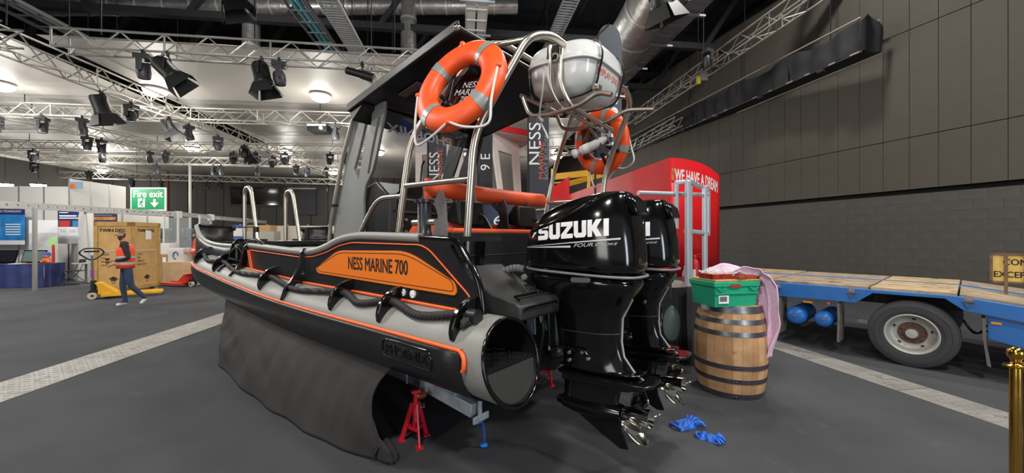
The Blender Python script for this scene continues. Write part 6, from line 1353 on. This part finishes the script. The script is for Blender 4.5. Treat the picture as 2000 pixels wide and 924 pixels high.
# ------------------------------------------------------------------ people
SKIN = mat('skin', 'b98468', .55); HAIR = mat('brown_hair', '4a352a', .7); JEAN = mat('blue_jeans', '32405a', .8, noise=(14, .12)); JACK = mat('dark_jacket', '241f20', .75); HIVIS = mat('hi_vis_orange', 'f2542c', .6); SHOE = mat('white_trainer', 'd9d6cf', .5); BAND = mat('silver_tape', 'c9c3bd', .35, .2)
def skin_body(name, nodes, edges, root, mats_fn, parent, mats, sub=2):
    b = bmesh.new(); lay = b.verts.layers.skin.verify(); vs = {}
    for k, (co, r) in nodes.items():
        v = b.verts.new(co); v[lay].radius = (r if isinstance(r, tuple) else (r, r)); v[lay].use_root = (k == root); vs[k] = v
    for a, c in edges: b.edges.new((vs[a], vs[c]))
    me = bpy.data.meshes.new(name); b.to_mesh(me); b.free()
    o = bpy.data.objects.new('tmpb', me); COL.objects.link(o)
    o.modifiers.new('s', 'SKIN').branch_smoothing = 0.3; d = o.modifiers.new('d', 'SUBSURF'); d.levels = sub; d.render_levels = sub
    dg = bpy.context.evaluated_depsgraph_get(); m2 = bpy.data.meshes.new_from_object(o.evaluated_get(dg)); bpy.data.objects.remove(o)
    m2.materials.clear()
    for mm in mats: m2.materials.append(mm)
    for p in m2.polygons: p.use_smooth = True; p.material_index = mats_fn(p.center)
    o = bpy.data.objects.new(name, m2); COL.objects.link(o); o.parent = parent; return o
def hand(parent, p, d, curl, side):            # palm and five fingers, d = pointing direction
    d = Vector(d).normalized(); x, y, _ = frame(d); m = MB()
    Pm = lambda a, b, c: Vector(p) + x * a + y * b + d * c
    m.loft([[Pm(.036 * w * cos(t), .016 * w * sin(t), c) for t in [2 * pi * k / 12 for k in range(12)]] for c, w in ((-.02, .7), (.0, .85), (.04, 1.0), (.08, 1.0), (.092, .7))])
    for k, l in enumerate((.062, .072, .068, .052)):
        a = -.027 + .018 * k; pts = [Pm(a, 0, .08), Pm(a, -.008 - curl * .012, .08 + l * .45), Pm(a, -.02 - curl * .04, .08 + l * (.85 - .3 * curl))]
        m.tube(smooth_path(pts, 3), [.0092, .009, .009, .0085, .008, .007, .005], 8)
    m.tube(smooth_path([Pm(-side * .03, 0, .02), Pm(-side * .05, -.012, .05), Pm(-side * .05, -.03, .085)], 3), [.011, .011, .0105, .01, .0095, .008, .006], 8)
    return m.build('hand', SKIN, parent, 80)
mp = hall(243, 8.86); man = thing('person', 'bearded man in orange hi-vis vest, jeans and white trainers walking with a drink', 'person', mp, radians(45))
# he walks to the left of the picture: local -x is forward
nodes = {'pel': ((.03, 0, .95), (.145, .12)), 'wst': ((.02, 0, 1.10), (.15, .125)), 'chs': ((.01, 0, 1.30), (.165, .15)), 'shd': ((.0, 0, 1.43), (.12, .12)), 'nek': ((-.02, 0, 1.53), .058), 'jaw': ((-.055, 0, 1.60), (.075, .07)), 'hed': ((-.045, 0, 1.68), (.098, .082)), 'crn': ((-.03, 0, 1.735), (.075, .065)),
    'hipL': ((.02, .09, .90), .095), 'kneL': ((-.03, .10, .50), .066), 'ankL': ((.02, .10, .10), .045), 'toeL': ((-.14, .10, .045), .036), 'helL': ((.05, .1, .045), .038),
    'hipR': ((.05, -.09, .90), .095), 'kneR': ((.10, -.10, .50), .066), 'ankR': ((.36, -.10, .17), .045), 'toeR': ((.26, -.10, .05), .036),
    'shL': ((.01, .19, 1.40), .066), 'elL': ((.06, .26, 1.13), .05), 'wrL': ((-.14, .20, 1.0), .036), 'shR': ((.01, -.19, 1.40), .066), 'elR': ((.07, -.25, 1.13), .05), 'wrR': ((-.16, -.20, 1.08), .036)}
edges = [('pel', 'wst'), ('wst', 'chs'), ('chs', 'shd'), ('shd', 'nek'), ('nek', 'jaw'), ('jaw', 'hed'), ('hed', 'crn'), ('pel', 'hipL'), ('hipL', 'kneL'), ('kneL', 'ankL'), ('ankL', 'toeL'), ('ankL', 'helL'), ('pel', 'hipR'), ('hipR', 'kneR'), ('kneR', 'ankR'), ('ankR', 'toeR'), ('shd', 'shL'), ('shL', 'elL'), ('elL', 'wrL'), ('shd', 'shR'), ('shR', 'elR'), ('elR', 'wrR')]
def mf(c):
    if c.z > 1.52:
        if c.z > 1.705 or (c.x > -.04 and c.z > 1.60): return 1
        if c.z < 1.64 and c.x < -.03 and c.z > 1.54: return 1
        return 0
    if c.z > .93: return 2
    if c.z < .09 or (c.x > .2 and c.z < .17): return 4
    return 3
bd = skin_body('body', nodes, edges, 'pel', mf, man, [SKIN, HAIR, JACK, JEAN, SHOE])
rows = []
for z, a, b in ((.90, .15, .175), (1.0, .155, .18), (1.15, .15, .175), (1.30, .152, .185), (1.40, .125, .17), (1.455, .075, .10)):
    rows.append([Vector((.02 + a * cos(t), b * sin(t), z)) for t in [2 * pi * k / 28 for k in range(28)]])
m = MB(); m.loft(rows, cap=False); vst = m.build('hi_vis_vest', HIVIS, man, 80, solid=.012)
for z0, z1 in ((.99, 1.045), (1.13, 1.185)):
    m = MB(); m.loft([[Vector((.02 + .162 * cos(t), .188 * sin(t), z)) for t in [2 * pi * k / 28 for k in range(28)]] for z in (z0, z1)], cap=False); m.build('reflective_band', BAND, vst, 80)
hand(man, (-.17, .19, .99), (-.8, -.1, -.35), .6, 1); hand(man, (-.19, -.20, 1.085), (-.9, .05, .15), .9, -1)
m = MB(); m.sphere((-.145, 0, 1.665), .017, 8, 6, (1.3, 1, 1.2)); m.build('nose', SKIN, man, 80)
for s_ in (-1, 1):
    m = MB(); m.sphere((-.135, s_ * .032, 1.69), .011, 8, 6); m.build('eye', mat('eye_white', 'cfc8c0', .3), man, 80)
    m = MB(); m.sphere((-.03, s_ * .085, 1.665), .028, 8, 6, (.8, .4, 1.2)); m.build('ear', SKIN, man, 80)
m = MB(); m.box((-.142, 0, 1.622), (.01, .045, .008)); m.build('mouth', mat('lip', '8a5044', .5), man, 0)
cup = thing('drink_cup', 'small dark cup held by the walking man', 'cup', mp + Matrix.Rotation(radians(45), 3, 'Z') @ Vector((-.265, -.20, 1.03))); m = MB(); m.lathe([(0, 0), (.028, 0), (.036, .11), (.033, .11)], 18); m.build('cup_body', mat('cup_dark', '3a3536', .5), cup, 40); m = MB(); m.lathe([(.038, .105), (.038, .118), (0, .12)], 18); m.build('lid', mat('cup_lid_dark', '2a2728', .5), cup, 40)
p2 = hall(384, 13.6); man2 = thing('person', 'worker in orange hi-vis jacket half hidden behind the bow', 'person', p2, radians(35))
n2 = {k: (v[0], v[1]) for k, v in nodes.items()}; n2['ankR'] = ((.10, -.10, .10), .045); n2['toeR'] = ((-.05, -.1, .045), .036); n2['kneR'] = ((.02, -.1, .5), .066)
skin_body('body', n2, edges, 'pel', lambda c: mf(c), man2, [SKIN, HAIR, HIVIS, JEAN, SHOE])
m = MB(); m.loft([[Vector((.02 + .18 * cos(t), .20 * sin(t), z)) for t in [2 * pi * k / 24 for k in range(24)]] for z in (1.13, 1.19)], cap=False); m.build('reflective_band', BAND, man2, 80, solid=.006)
hand(man2, (-.17, .19, .99), (-.8, -.1, -.35), .6, 1); hand(man2, (-.19, -.20, 1.085), (-.9, .05, .15), .9, -1)
# ------------------------------------------------------------------ lighting trusses
TRM = mat('truss_tube', 'b9b5ad', 0.42, 0.5)
def truss(label, p0, p1, size=.36, bay=.42, single=True, r=.024, braces=True):
    p0 = Vector(p0); p1 = Vector(p1); L = (p1 - p0).length; d = (p1 - p0).normalized()
    t = thing('lighting_truss', label, 'truss', p0, math.atan2(d.y, d.x), None); h = size / 2
    n = max(2, int(L / bay))
    for y, z in ((-h, h), (h, h), (-h, -h), (h, -h)):
        m = MB(); m.cyl((0, y, z), (L, y, z), r, n=8, caps=False); m.build('chord', TRM, t, 60)
    if single:
        bm_ = None; b = L / n
        for side, yy in ((0, -h), (1, h)):
            for i in range(n):
                if bm_ is None: m = MB(); m.cyl((0, 0, -h), (b, 0, h), r * .62, n=6, caps=False); o = bm_ = m.build('brace', TRM, t, 60)
                else: o = inst(bm_, t)
                o.location = (i * b + (b if i % 2 else 0), yy, 0); o.rotation_euler = (0, 0, pi if i % 2 else 0)
        m = MB(); x = 0
        for i in range(n): m.cyl((i * b, -h if i % 2 else h, -h), ((i + 1) * b, h if i % 2 else -h, -h), r * .55, n=5, caps=False)
        o = m.build('lower_lacing', TRM, t, 60); o['kind'] = 'stuff'
        for x in [q for q in [0, L] + [k * 2.0 for k in range(1, int(L / 2))]]:
            for yy in (-h, h): m = MB(); m.cyl((x, yy, -h), (x, yy, h), r * .8, n=6, caps=False); m.build('end_frame', TRM, t, 60)
    else:
        m = MB(); b = L / n
        for i in range(n):
            for yy in (-h, h): a_, c_ = (-h, h) if i % 2 else (h, -h); m.cyl((i * b, yy, a_), ((i + 1) * b, yy, c_), r * .62, n=5, caps=False)
            for zz in (-h,): m.cyl((i * b, -h if i % 2 else h, zz), ((i + 1) * b, h if i % 2 else -h, zz), r * .55, n=5, caps=False)
        o = m.build('lacing', TRM, t, 60); o['kind'] = 'stuff'
    # slings up to the roof
    ns = max(2, int(L / 6))
    for k in range(ns + 1):
        x = L * (k + .25) / (ns + .5); m = MB(); m.cyl((x, 0, h), (x, 0, 11 - p0.z), .012, n=6); m.build('hanging_chain', DARK, t, 60)
    return t
def G(x, y, z): return HR * x + HF * y + Vector((0, 0, z))     # hall grid to world
ZTR = 5.55
a = fl(118, 80, ZTR); b = fl(835, 122, ZTR)
T1 = (a, b); truss('near cross truss along the front of the pale ceiling', a, b, .36, .40)
a2 = fl(-30, 213, ZTR); b2 = fl(692, 234, ZTR); T2 = (a2, b2); truss('second cross truss from the camera, passing behind the canopy pillar', a2, b2, .36, .40)
a3 = fl(-20, 283, ZTR); b3 = fl(720, 292, ZTR); T3 = (a3, b3); truss('third cross truss deeper in the hall', a3, b3, .36, .42, False)
a4 = fl(60, 308, ZTR); b4 = fl(720, 322, ZTR); T4 = (a4, b4); truss('fourth cross truss deep in the hall', a4, b4, .36, .42, False)
a5 = fl(60, 340, ZTR); b5 = fl(690, 356, ZTR); T5 = (a5, b5); truss('farthest cross truss by the back wall', a5, b5, .36, .42, False)
a6 = fl(-40, 62, ZTR); b6 = fl(705, 362, ZTR); T6 = (a6, b6); truss('long truss running away from the upper left corner', a6, b6, .42, .42)
a7 = fl(20, 222, ZTR); b7 = fl(330, 292, ZTR); T7 = (a7, b7); truss('long truss running away from the left edge at mid height', a7, b7, .36, .42, False)
a8 = fl(-30, 290, ZTR); b8 = fl(330, 352, ZTR); T8 = (a8, b8); truss('low long truss at the far left above the stands', a8, b8, .36, .42, False)
a9 = fl(-30, 68, ZTR - .1); b9 = fl(24, 66, ZTR - .1); truss('short truss stub cut by the left edge of the picture', fl(-90, 62, ZTR), fl(24, 68, ZTR), .36, .4, False)
a10 = at(700, 108, 8.8); b10 = at(780, 200, 13.5); truss('steep truss running away beside the canopy roof', fl(712, 120, 5.9), fl(800, 250, 5.9), .34, .4, False)

# ------------------------------------------------------------------ stage lights
LB = mat('fixture_black', '141416', 0.5); LG = mat('fixture_grey', '34353a', 0.45); LENS = mat('fixture_lens', '7d8288', 0.1)
def clamp_(t, L=.12): m = MB(); m.box((0, 0, -.03), (.05, .07, .10)); m.build('hook_clamp', LB, t, 0)
def moving_head(label, loc, rz=0, tilt=.2, col=None):
    t = thing('moving_head_light', label, 'stage light', loc, rz, None); c = col or LB; clamp_(t)
    m = MB(); m.box((0, 0, -.13), (.27, .22, .11)); m.build('base_box', c, t, 0, .015)
    for y in (-.15, .15): m = MB(); m.prism([(-.05, -.18), (.05, -.18), (.045, -.42), (.0, -.46), (-.045, -.42)], (0, y, 0), (1, 0, 0), (0, 0, 1), (0, .04, 0)); m.build('yoke_arm', c, t, 0, .01)
    m = MB(); d = Vector((sin(tilt), 0, -cos(tilt))); c0 = Vector((0, 0, -.38)); m.lathe([(0, -.13), (.08, -.12), (.115, -.06), (.12, .06), (.105, .15), (.10, .17)], 20, c0, d); hd = m.build('head', c, t, 40)
    m = MB(); m.lathe([(0, .165), (.085, .16), (.095, .155)], 18, c0, d); m.build('lens', LENS, hd, 40)
    return t
def barndoor(label, loc, rz=0, tilt=.5, sc=1.0):
    t = thing('barndoor_lantern', label, 'stage light', loc, rz, None); clamp_(t)
    m = MB(); m.tube([(0, -.2, -.38), (0, -.2, -.16), (0, -.1, -.08), (0, .1, -.08), (0, .2, -.16), (0, .2, -.38)], .014, 6); m.build('yoke', LB, t, 60)
    d = Vector((sin(tilt), 0, -cos(tilt))); c0 = Vector((0, 0, -.36)); x, y, _ = frame(d); m = MB()
    for e, r_ in ((0, 0),): m.lathe([(0, -.26), (.13, -.25), (.16, -.18), (.16, .10), (.175, .12), (.175, .18)], 20, c0, d)
    hd = m.build('lantern_body', LB, t, 40)
    for k in range(4):
        a = pi / 2 * k; u = x * cos(a) + y * sin(a); w = -x * sin(a) + y * cos(a); b0 = c0 + d * .18 + u * .16
        tip = b0 + d * .24 + u * .10; m = MB(); m.add([b0 - w * .14, b0 + w * .14, tip + w * .22, tip - w * .22], [(0, 1, 2, 3)]); m.build('barn_door', LB, hd, 0, solid=.006)
    m = MB(); m.lathe([(0, .15), (.15, .15)], 18, c0, d); m.build('lens', LENS, hd, 40)
    if sc != 1: t.scale = (sc, sc, sc)
    return t
def along(T, u):     # point on a truss whose picture column is u (solved once along the real truss line)
    a_, b_ = Vector(T[0]), Vector(T[1]); k = (u - 1000) / F_PX
    t = (k * a_.y - a_.x) / ((b_.x - a_.x) - k * (b_.y - a_.y)); d_ = (b_ - a_).normalized(); q_ = Vector((-d_.y, d_.x, 0)); q_ = q_ if q_.y < 0 else -q_; return a_.lerp(b_, t) + q_ * .18 + Vector((0, 0, -.185))
ordn = ('first', 'second', 'third', 'fourth', 'fifth', 'sixth', 'seventh', 'eighth', 'ninth', 'tenth', 'eleventh', 'twelfth')
moving_head('grey moving-head light, leftmost on the near cross truss', along(T1, 294), .3, .1, LG)
barndoor('large barn-door lantern tilted right on the near cross truss', along(T1, 340), .4, .75)
barndoor('barn-door lantern pointing down near the middle of the near cross truss', along(T1, 520), .2, .22)
moving_head('grey moving-head light beside the down-pointing lantern on the near truss', along(T1, 553), .4, .15, LG)
t = thing('profile_spotlight', 'long black profile spotlight at the right end of the near truss', 'stage light', along(T1, 712)); clamp_(t)
m = MB(); m.tube([(0, 0, .05), (0, 0, -.22)], .015, 6); m.build('yoke', LB, t, 60); m = MB(); m.lathe([(.06, -.35), (.085, -.33), (.085, -.05), (.10, 0), (.10, .25), (.0, .27)], 18, (0, 0, -.25), (.96, .1, -.25)); m.build('lantern_body', LB, t, 40); m = MB(); m.lathe([(0, -.35), (.065, -.352)], 16, (0, 0, -.25), (.96, .1, -.25)); m.build('lens', LENS, t, 40)
barndoor('wide black flood lantern under the long truss at upper left', along(T6, 212), 1.2, .3, 1.1)
for i, u in enumerate((270, 322, 380, 436, 486, 540, 585)):
    if i == 1: continue
    moving_head('moving-head light under the long truss, %s going away' % ordn[i], along(T6, u), .5 * i, .2 * (i % 3), LG if i % 2 else LB)
barndoor('small barn-door lantern under the long truss beside a moving head', along(T6, 342), .3, .5, .9); barndoor('small barn-door lantern far along the long truss', along(T6, 492), .3, .4, .9)
for i, u in enumerate((6, 95, 172)): moving_head('moving-head light on the second cross truss, %s from the left' % ordn[i], along(T2, u), .3 * i, .15, LG if i == 0 else LB)
t = thing('projector', 'white-topped box projector hung from the second cross truss', 'projector', along(T2, 630)); clamp_(t)
m = MB(); m.box((0, 0, -.22), (.62, .5, .22)); m.build('casing', LB, t, 0, .02); m = MB(); m.box((0, -.256, -.14), (.6, .01, .06)); m.build('pale_trim', SHELL, t, 0); m = MB(); m.cyl((.15, -.25, -.24), (.15, -.3, -.24), .06); m.build('lens', LENS, t, 40)
moving_head('moving-head light beside the projector on the second cross truss', along(T2, 659), .3, .1, LG)
for i, u in enumerate((162, 190)): moving_head('moving-head light on the mid-height long truss, %s going away' % ordn[i], along(T7, u), .2, .1 + .1 * i)
for i, u in enumerate((75, 208, 300, 330, 462, 505, 560, 648, 680)): moving_head('small moving-head light on the third cross truss, %s from the left' % ordn[i], along(T3, u), .4 * i, .1 * (i % 4), LB if i % 3 else LG)
for i, u in enumerate((312, 421, 436, 507, 602, 640)): moving_head('small moving-head light on the fourth cross truss, %s from the left' % ordn[i], along(T4, u), .4 * i, .12 * (i % 3), LB if i % 2 else LG)
for i, u in enumerate((262, 318, 376, 408, 432, 522, 558, 640)): moving_head('tiny moving-head light on the farthest cross truss, %s from the left' % ordn[i], along(T5, u), .4 * i, .12 * (i % 3), LB)
for i, u in enumerate((75, 180, 262)): moving_head('moving-head light on the low far-left truss, %s from the left' % ordn[i], along(T8, u), .4 * i, .1, LB)
# dark lanterns on trusses just above the picture, only their lower ends in view
for u, v, d, lab in ((445, -12, 7.2, 'big barn-door lantern cut by the top edge above the near truss'), (1290, -10, 6.5, 'big barn-door lantern cut by the top edge near the foil duct')):
    barndoor(lab, at(u, v - 48, d), .6, .4, 1.1)
# ------------------------------------------------------------------ glowing hall lamps
LAMPM = mat('lamp_glow', 'fffaf0', .5, emit=30.0)
LROWS = [(303, 176, 'front row'), (626, 187, 'front row'), (0, 165, 'front row'), (175, 288, 'second row'), (376, 290, 'second row'), (560, 295, 'second row'), (50, 329, 'third row'), (200, 331, 'third row'), (739, 297, 'second row'), (1087, 305, 'second row'), (917, 300, 'second row'), (921, 188, 'front row'), (650, 336, 'third row'), (10, 359, 'stand row'), (75, 360, 'stand row')]  # the two lamps hidden by canopy and ring are assumed, lighting the gauze there
nn_ = {}
for u, v, row in sorted(LROWS):
    z = 5.985 if row != 'stand row' else 4.4
    p = fl(u, v, z); nn_[row] = nn_.get(row, 0) + 1
    t = thing('hall_lamp', 'glowing round hall lamp, %s from the left in the %s' % (ordn[nn_[row] - 1], {'front row': 'nearest row', 'second row': 'middle row', 'third row': 'farthest row', 'stand row': 'low row over stands'}[row]), 'lamp', p, 0, 'glowing hall lamps')
    m = MB(); m.lathe([(0, -.17), (.16, -.16), (.25, -.11), (.29, -.03), (.29, 0), (0, .0)], 24); m.build('diffuser', LAMPM, t, 40)
    m = MB(); m.lathe([(.292, -.02), (.297, .0), (.29, .03), (.1, .06)], 24); m.build('housing', SHELL if z > 5 else DARK, t, 40)
    l = bpy.data.lights.new('hall_lamp_light', 'POINT'); l.energy = 190 if row != 'third row' else 170; l.color = (1, .97, .9); l.shadow_soft_size = .25
    o = bpy.data.objects.new('hall_lamp_light', l); COL.objects.link(o); o.location = p + Vector((0, 0, -1.5))
    if row == 'stand row':
        l.energy = 220
        m = MB(); m.cyl((0, 0, .05), (0, 0, 6 - z), .012, n=6); m.build('stem', DARK, t, 60)

# ------------------------------------------------------------------ ducts, cable trays, gantry above
FOIL = mat('duct_foil', 'a9a8a6', .35, .7, noise=(6, .2), bump=(9, .6))
def duct(label, pts, r, bands=True):
    t = thing('air_duct', label, 'duct', pts[0]); pts = [Vector(p) - Vector(pts[0]) for p in pts]
    L = sum((b - a).length for a, b in zip(pts, pts[1:])); m = MB(); m.tube(pts, r, 22); m.build('duct_skin', FOIL, t, 60)
    a, b = pts[0], pts[-1]; n = int(L / .8)
    for k in range(1, n):
        c = a.lerp(b, k / n); d = (b - a).normalized(); m = MB(); m.tube([c - d * .03, c + d * .03], r + .012, 22); m.build('duct_band', mat('duct_band_pale', 'c2c0bc', .4, .5), t, 60)
    return t
def dsplit(u0, v0, d0, u1, v1, d1): return [at(u0, v0, d0), at(u1, v1, d1)]
duct('long horizontal foil duct along the top edge above the near truss', [at(60, 14, 12.2), at(1010, 12, 13.4)], .26)
duct('upright foil duct dropping behind the near truss, left one', [at(491, -30, 12.6), at(491, 152, 12.6)], .26)
duct('upright foil duct dropping behind the near truss, right one', [at(798, -30, 13.0), at(798, 108, 13.0)], .26)
duct('wide foil duct running away behind the liferaft flag', [at(1300, -40, 9.5), at(1168, 175, 14.0)], .62)
TRAYM = mat('tray_zinc', '93959a', .5, .5); TRAYW = mat('tray_pale', 'c4c6c4', .6)
def tray(label, x0, w, y0, y1, z, mm=TRAYM, cables=(), rung=.55, solidp=False):
    t = thing('cable_tray', label, 'cable tray', G(x0, y0, z), HY, None); L = y1 - y0
    for x in (-w / 2, w / 2): m = MB(); m.box((x, L / 2, 0), (.03, L, .09)); m.build('side_rail', mm, t, 0)
    n = int(L / rung); r0 = None
    for k in range(n):
        if r0 is None: o = r0 = MB().box((0, 0, -.03), (w, .05, .03)).build('rung', mm, t, 0)
        else: o = inst(r0, t)
        o.location = (0, (k + .5) * L / n, 0)
    if solidp:
        for x in (-w / 4, w / 4): m = MB(); m.box((x, L / 2, -.012), (w / 2 - .05, L, .012)); m.build('tray_sheet', mm, t, 0)
        n2 = int(L / 1.6)
        for k in range(n2): m = MB(); m.box((0, (k + .5) * L / n2, -.09), (w + .35, .06, .05)); m.build('support_bar', mat('support_pale', '9aa0a8', .5, .4), t, 0)
    for x, r_, cm in cables: m = MB(); m.tube([(x, 0, .02), (x, L, .02)], r_, 8); m.build('cable', cm, t, 60)
    for k in range(int(L / 3)):
        for x in (-w / 2, w / 2): m = MB(); m.cyl((x, 1 + k * 3, 0), (x, 1 + k * 3, 11.4 - z), .012, n=5); m.build('hanger_rod', DARK, t, 60)
    return t
TEAL = mat('teal_cable', '5fa3b0', .5); GC_ = mat('grey_cable', '8f9092', .6)
def gx(u, v, z): p = fl(u, v, z); return p.dot(HR), p.dot(HF)
x, y = gx(575, 0, 7.6); tray('ladder cable tray with a teal cable running away above the near truss', x, .55, y - 1, y + 13, 7.6, cables=((-.1, .05, TEAL), (.05, .06, TEAL), (.18, .04, GC_)))
x, y = gx(640, 0, 7.6); tray('pale mesh cable tray beside the teal cable one', x, .5, y - 1, y + 12, 7.6, TRAYW, cables=((0, .03, GC_), (.15, .02, GC_)), rung=.12)
x, y = gx(932, 0, 8.2); tray('pale solid cable tray above the canopy roof', x, .62, y - 1, y + 8, 8.2, TRAYW, solidp=True)
x, y = gx(1345, 0, 7.6); tray('wide double cable tray running away at upper right', x, 1.15, y - 2, y + 16, 7.6, TRAYM, solidp=True)
x, y = gx(1110, 12, 8.6); tray('narrow wire cable tray above the stern arch', x, .45, y - 2, y + 8, 8.6, TRAYM, rung=.14)
x, y = gx(60, 30, 7.4); tray('ladder cable tray running away at the upper left corner', x, .8, y - 2, y + 12, 7.4, TRAYM, cables=((0, .05, GC_), (.2, .05, GC_)))
RPIPE = mat('sprinkler_red', '9c2f3a', .5)
for i, (u0, v0, d0, u1, v1, d1) in enumerate(((455, 0, 14, 495, 66, 16), (745, 0, 14, 772, 60, 16), (1110, 10, 15, 1090, 60, 17), (1225, 0, 11, 1195, 60, 13))):
    p0 = at(u0, v0, d0); t = thing('sprinkler_pipe', 'thin red sprinkler pipe under the roof, %s from the left' % ordn[i], 'pipe', p0); m = MB(); m.cyl((0, 0, 0), at(u1, v1, d1) - p0, .03, n=8); m.build('pipe', RPIPE, t, 60)
# right-hand gantry hung with black cloth, and a truss above it
gn = thing('draped_gantry', 'long dark gantry hung with black cloth along the right wall', 'gantry', (0, 0, 0))
DRG = mat('gantry_cloth', '222326', .8, noise=(2, .2)); GA = radians(11); g0 = at(1682, 100, 9.5); gn.location = g0; gn.rotation_euler = (0, 0, GA)
def gnt(mb, name, mm, sm=0): return mb.build(name, mm, gn, sm)
for z in (0, .84):
    for xx in (0, .6): m = MB(); m.cyl((xx, 0, z), (xx, 24, z), .025, n=8); gnt(m, 'gantry_tube', TRM, 60)
m = MB(); m.box((.3, 12, .02), (.58, 24, .04)); gnt(m, 'walkway', DARK)
for k in range(12):
    m = MB(); y0 = k * 2.0
    m.grid(lambda u, v: Vector((-.04 + .035 * sin(u * 21 + k) + .05 * mno.noise(Vector((u * 7, v * 2, k))) * (1.4 - v), y0 + 1.98 * u, -.02 + .80 * v - .16 * (sin(pi * u) ** 2) * v * (1 if k < 5 else .4))), 26, 8); gnt(m, 'drape', DRG, 180)
m = MB(); m.grid(lambda u, v: Vector((-.03 + .66 * u, .02 - .05 * sin(u * 9) - .04 * v, .02 + (.72 + .2 * sin(u * 4)) * v)), 14, 6); gnt(m, 'end_cloth', DRG, 180)
for k in range(12):
    m = MB(); m.box((-.02, 1 + 2 * k, -.07), (.10, .16, .08)); gnt(m, 'underslung_lamp', BEAM)
for k in range(8): m = MB(); m.cyl((.3, 1 + 3 * k, .8), (.3, 1 + 3 * k, 11.5 - g0.z), .015, n=6); gnt(m, 'hanger_rod', DARK, 60)
x, y = gx(1585, -10, 7.1); truss('pale truss running away high on the right above the draped gantry', G(x, y - 1, 7.1), G(x, y + 9.5, 7.1), .36, .42)
x, y = gx(1470, 120, 6.9); truss('second pale truss farther along above the draped gantry', G(x, y + 4, 6.3), G(x, y + 14, 6.3), .34, .42, False)
moving_head('moving-head light with a yellow tag hung from the high right truss', at(1382, 92, 11.0), .4, .3, LG)
mh = thing('chain_hoist', 'small chain hoist hanging beside the wide cable tray', 'hoist', at(1374, 150, 12)); m = MB(); m.box((0, 0, 0), (.2, .2, .32)); m.build('hoist_body', mat('hoist_grey', '6d6f70', .5), mh, 0, .02); m = MB(); m.box((-.16, 0, -.12), (.1, .1, .22)); m.build('yellow_tag', mat('tag_yellow', 'c9b030', .5), mh, 0); m = MB(); m.cyl((0, 0, .1), (0, 0, 3.4), .015, n=6); m.build('chain', DARK, mh, 60)
ft = thing('cabin_truss_light', 'cluster of dark stage lights glimpsed between the flags behind the stern', 'stage light', fl(1005, 299.4, ZTR) + Vector((0, -.18, -.34))); m = MB(); m.lathe([(0, -.2), (.14, -.18), (.16, .12), (.18, .2), (0, .2)], 18, (0, 0, 0), (.3, -.2, -.9)); m.build('lantern_body', LB, ft, 40); m = MB(); m.cyl((0, 0, .1), (0, 0, .2), .02, n=6); m.build('stem', LB, ft, 60)
x, y = gx(1000, 330, ZTR); truss('truss glimpsed behind the stern flags', fl(985, 300, ZTR), fl(1180, 292, ZTR), .36, .42, False)
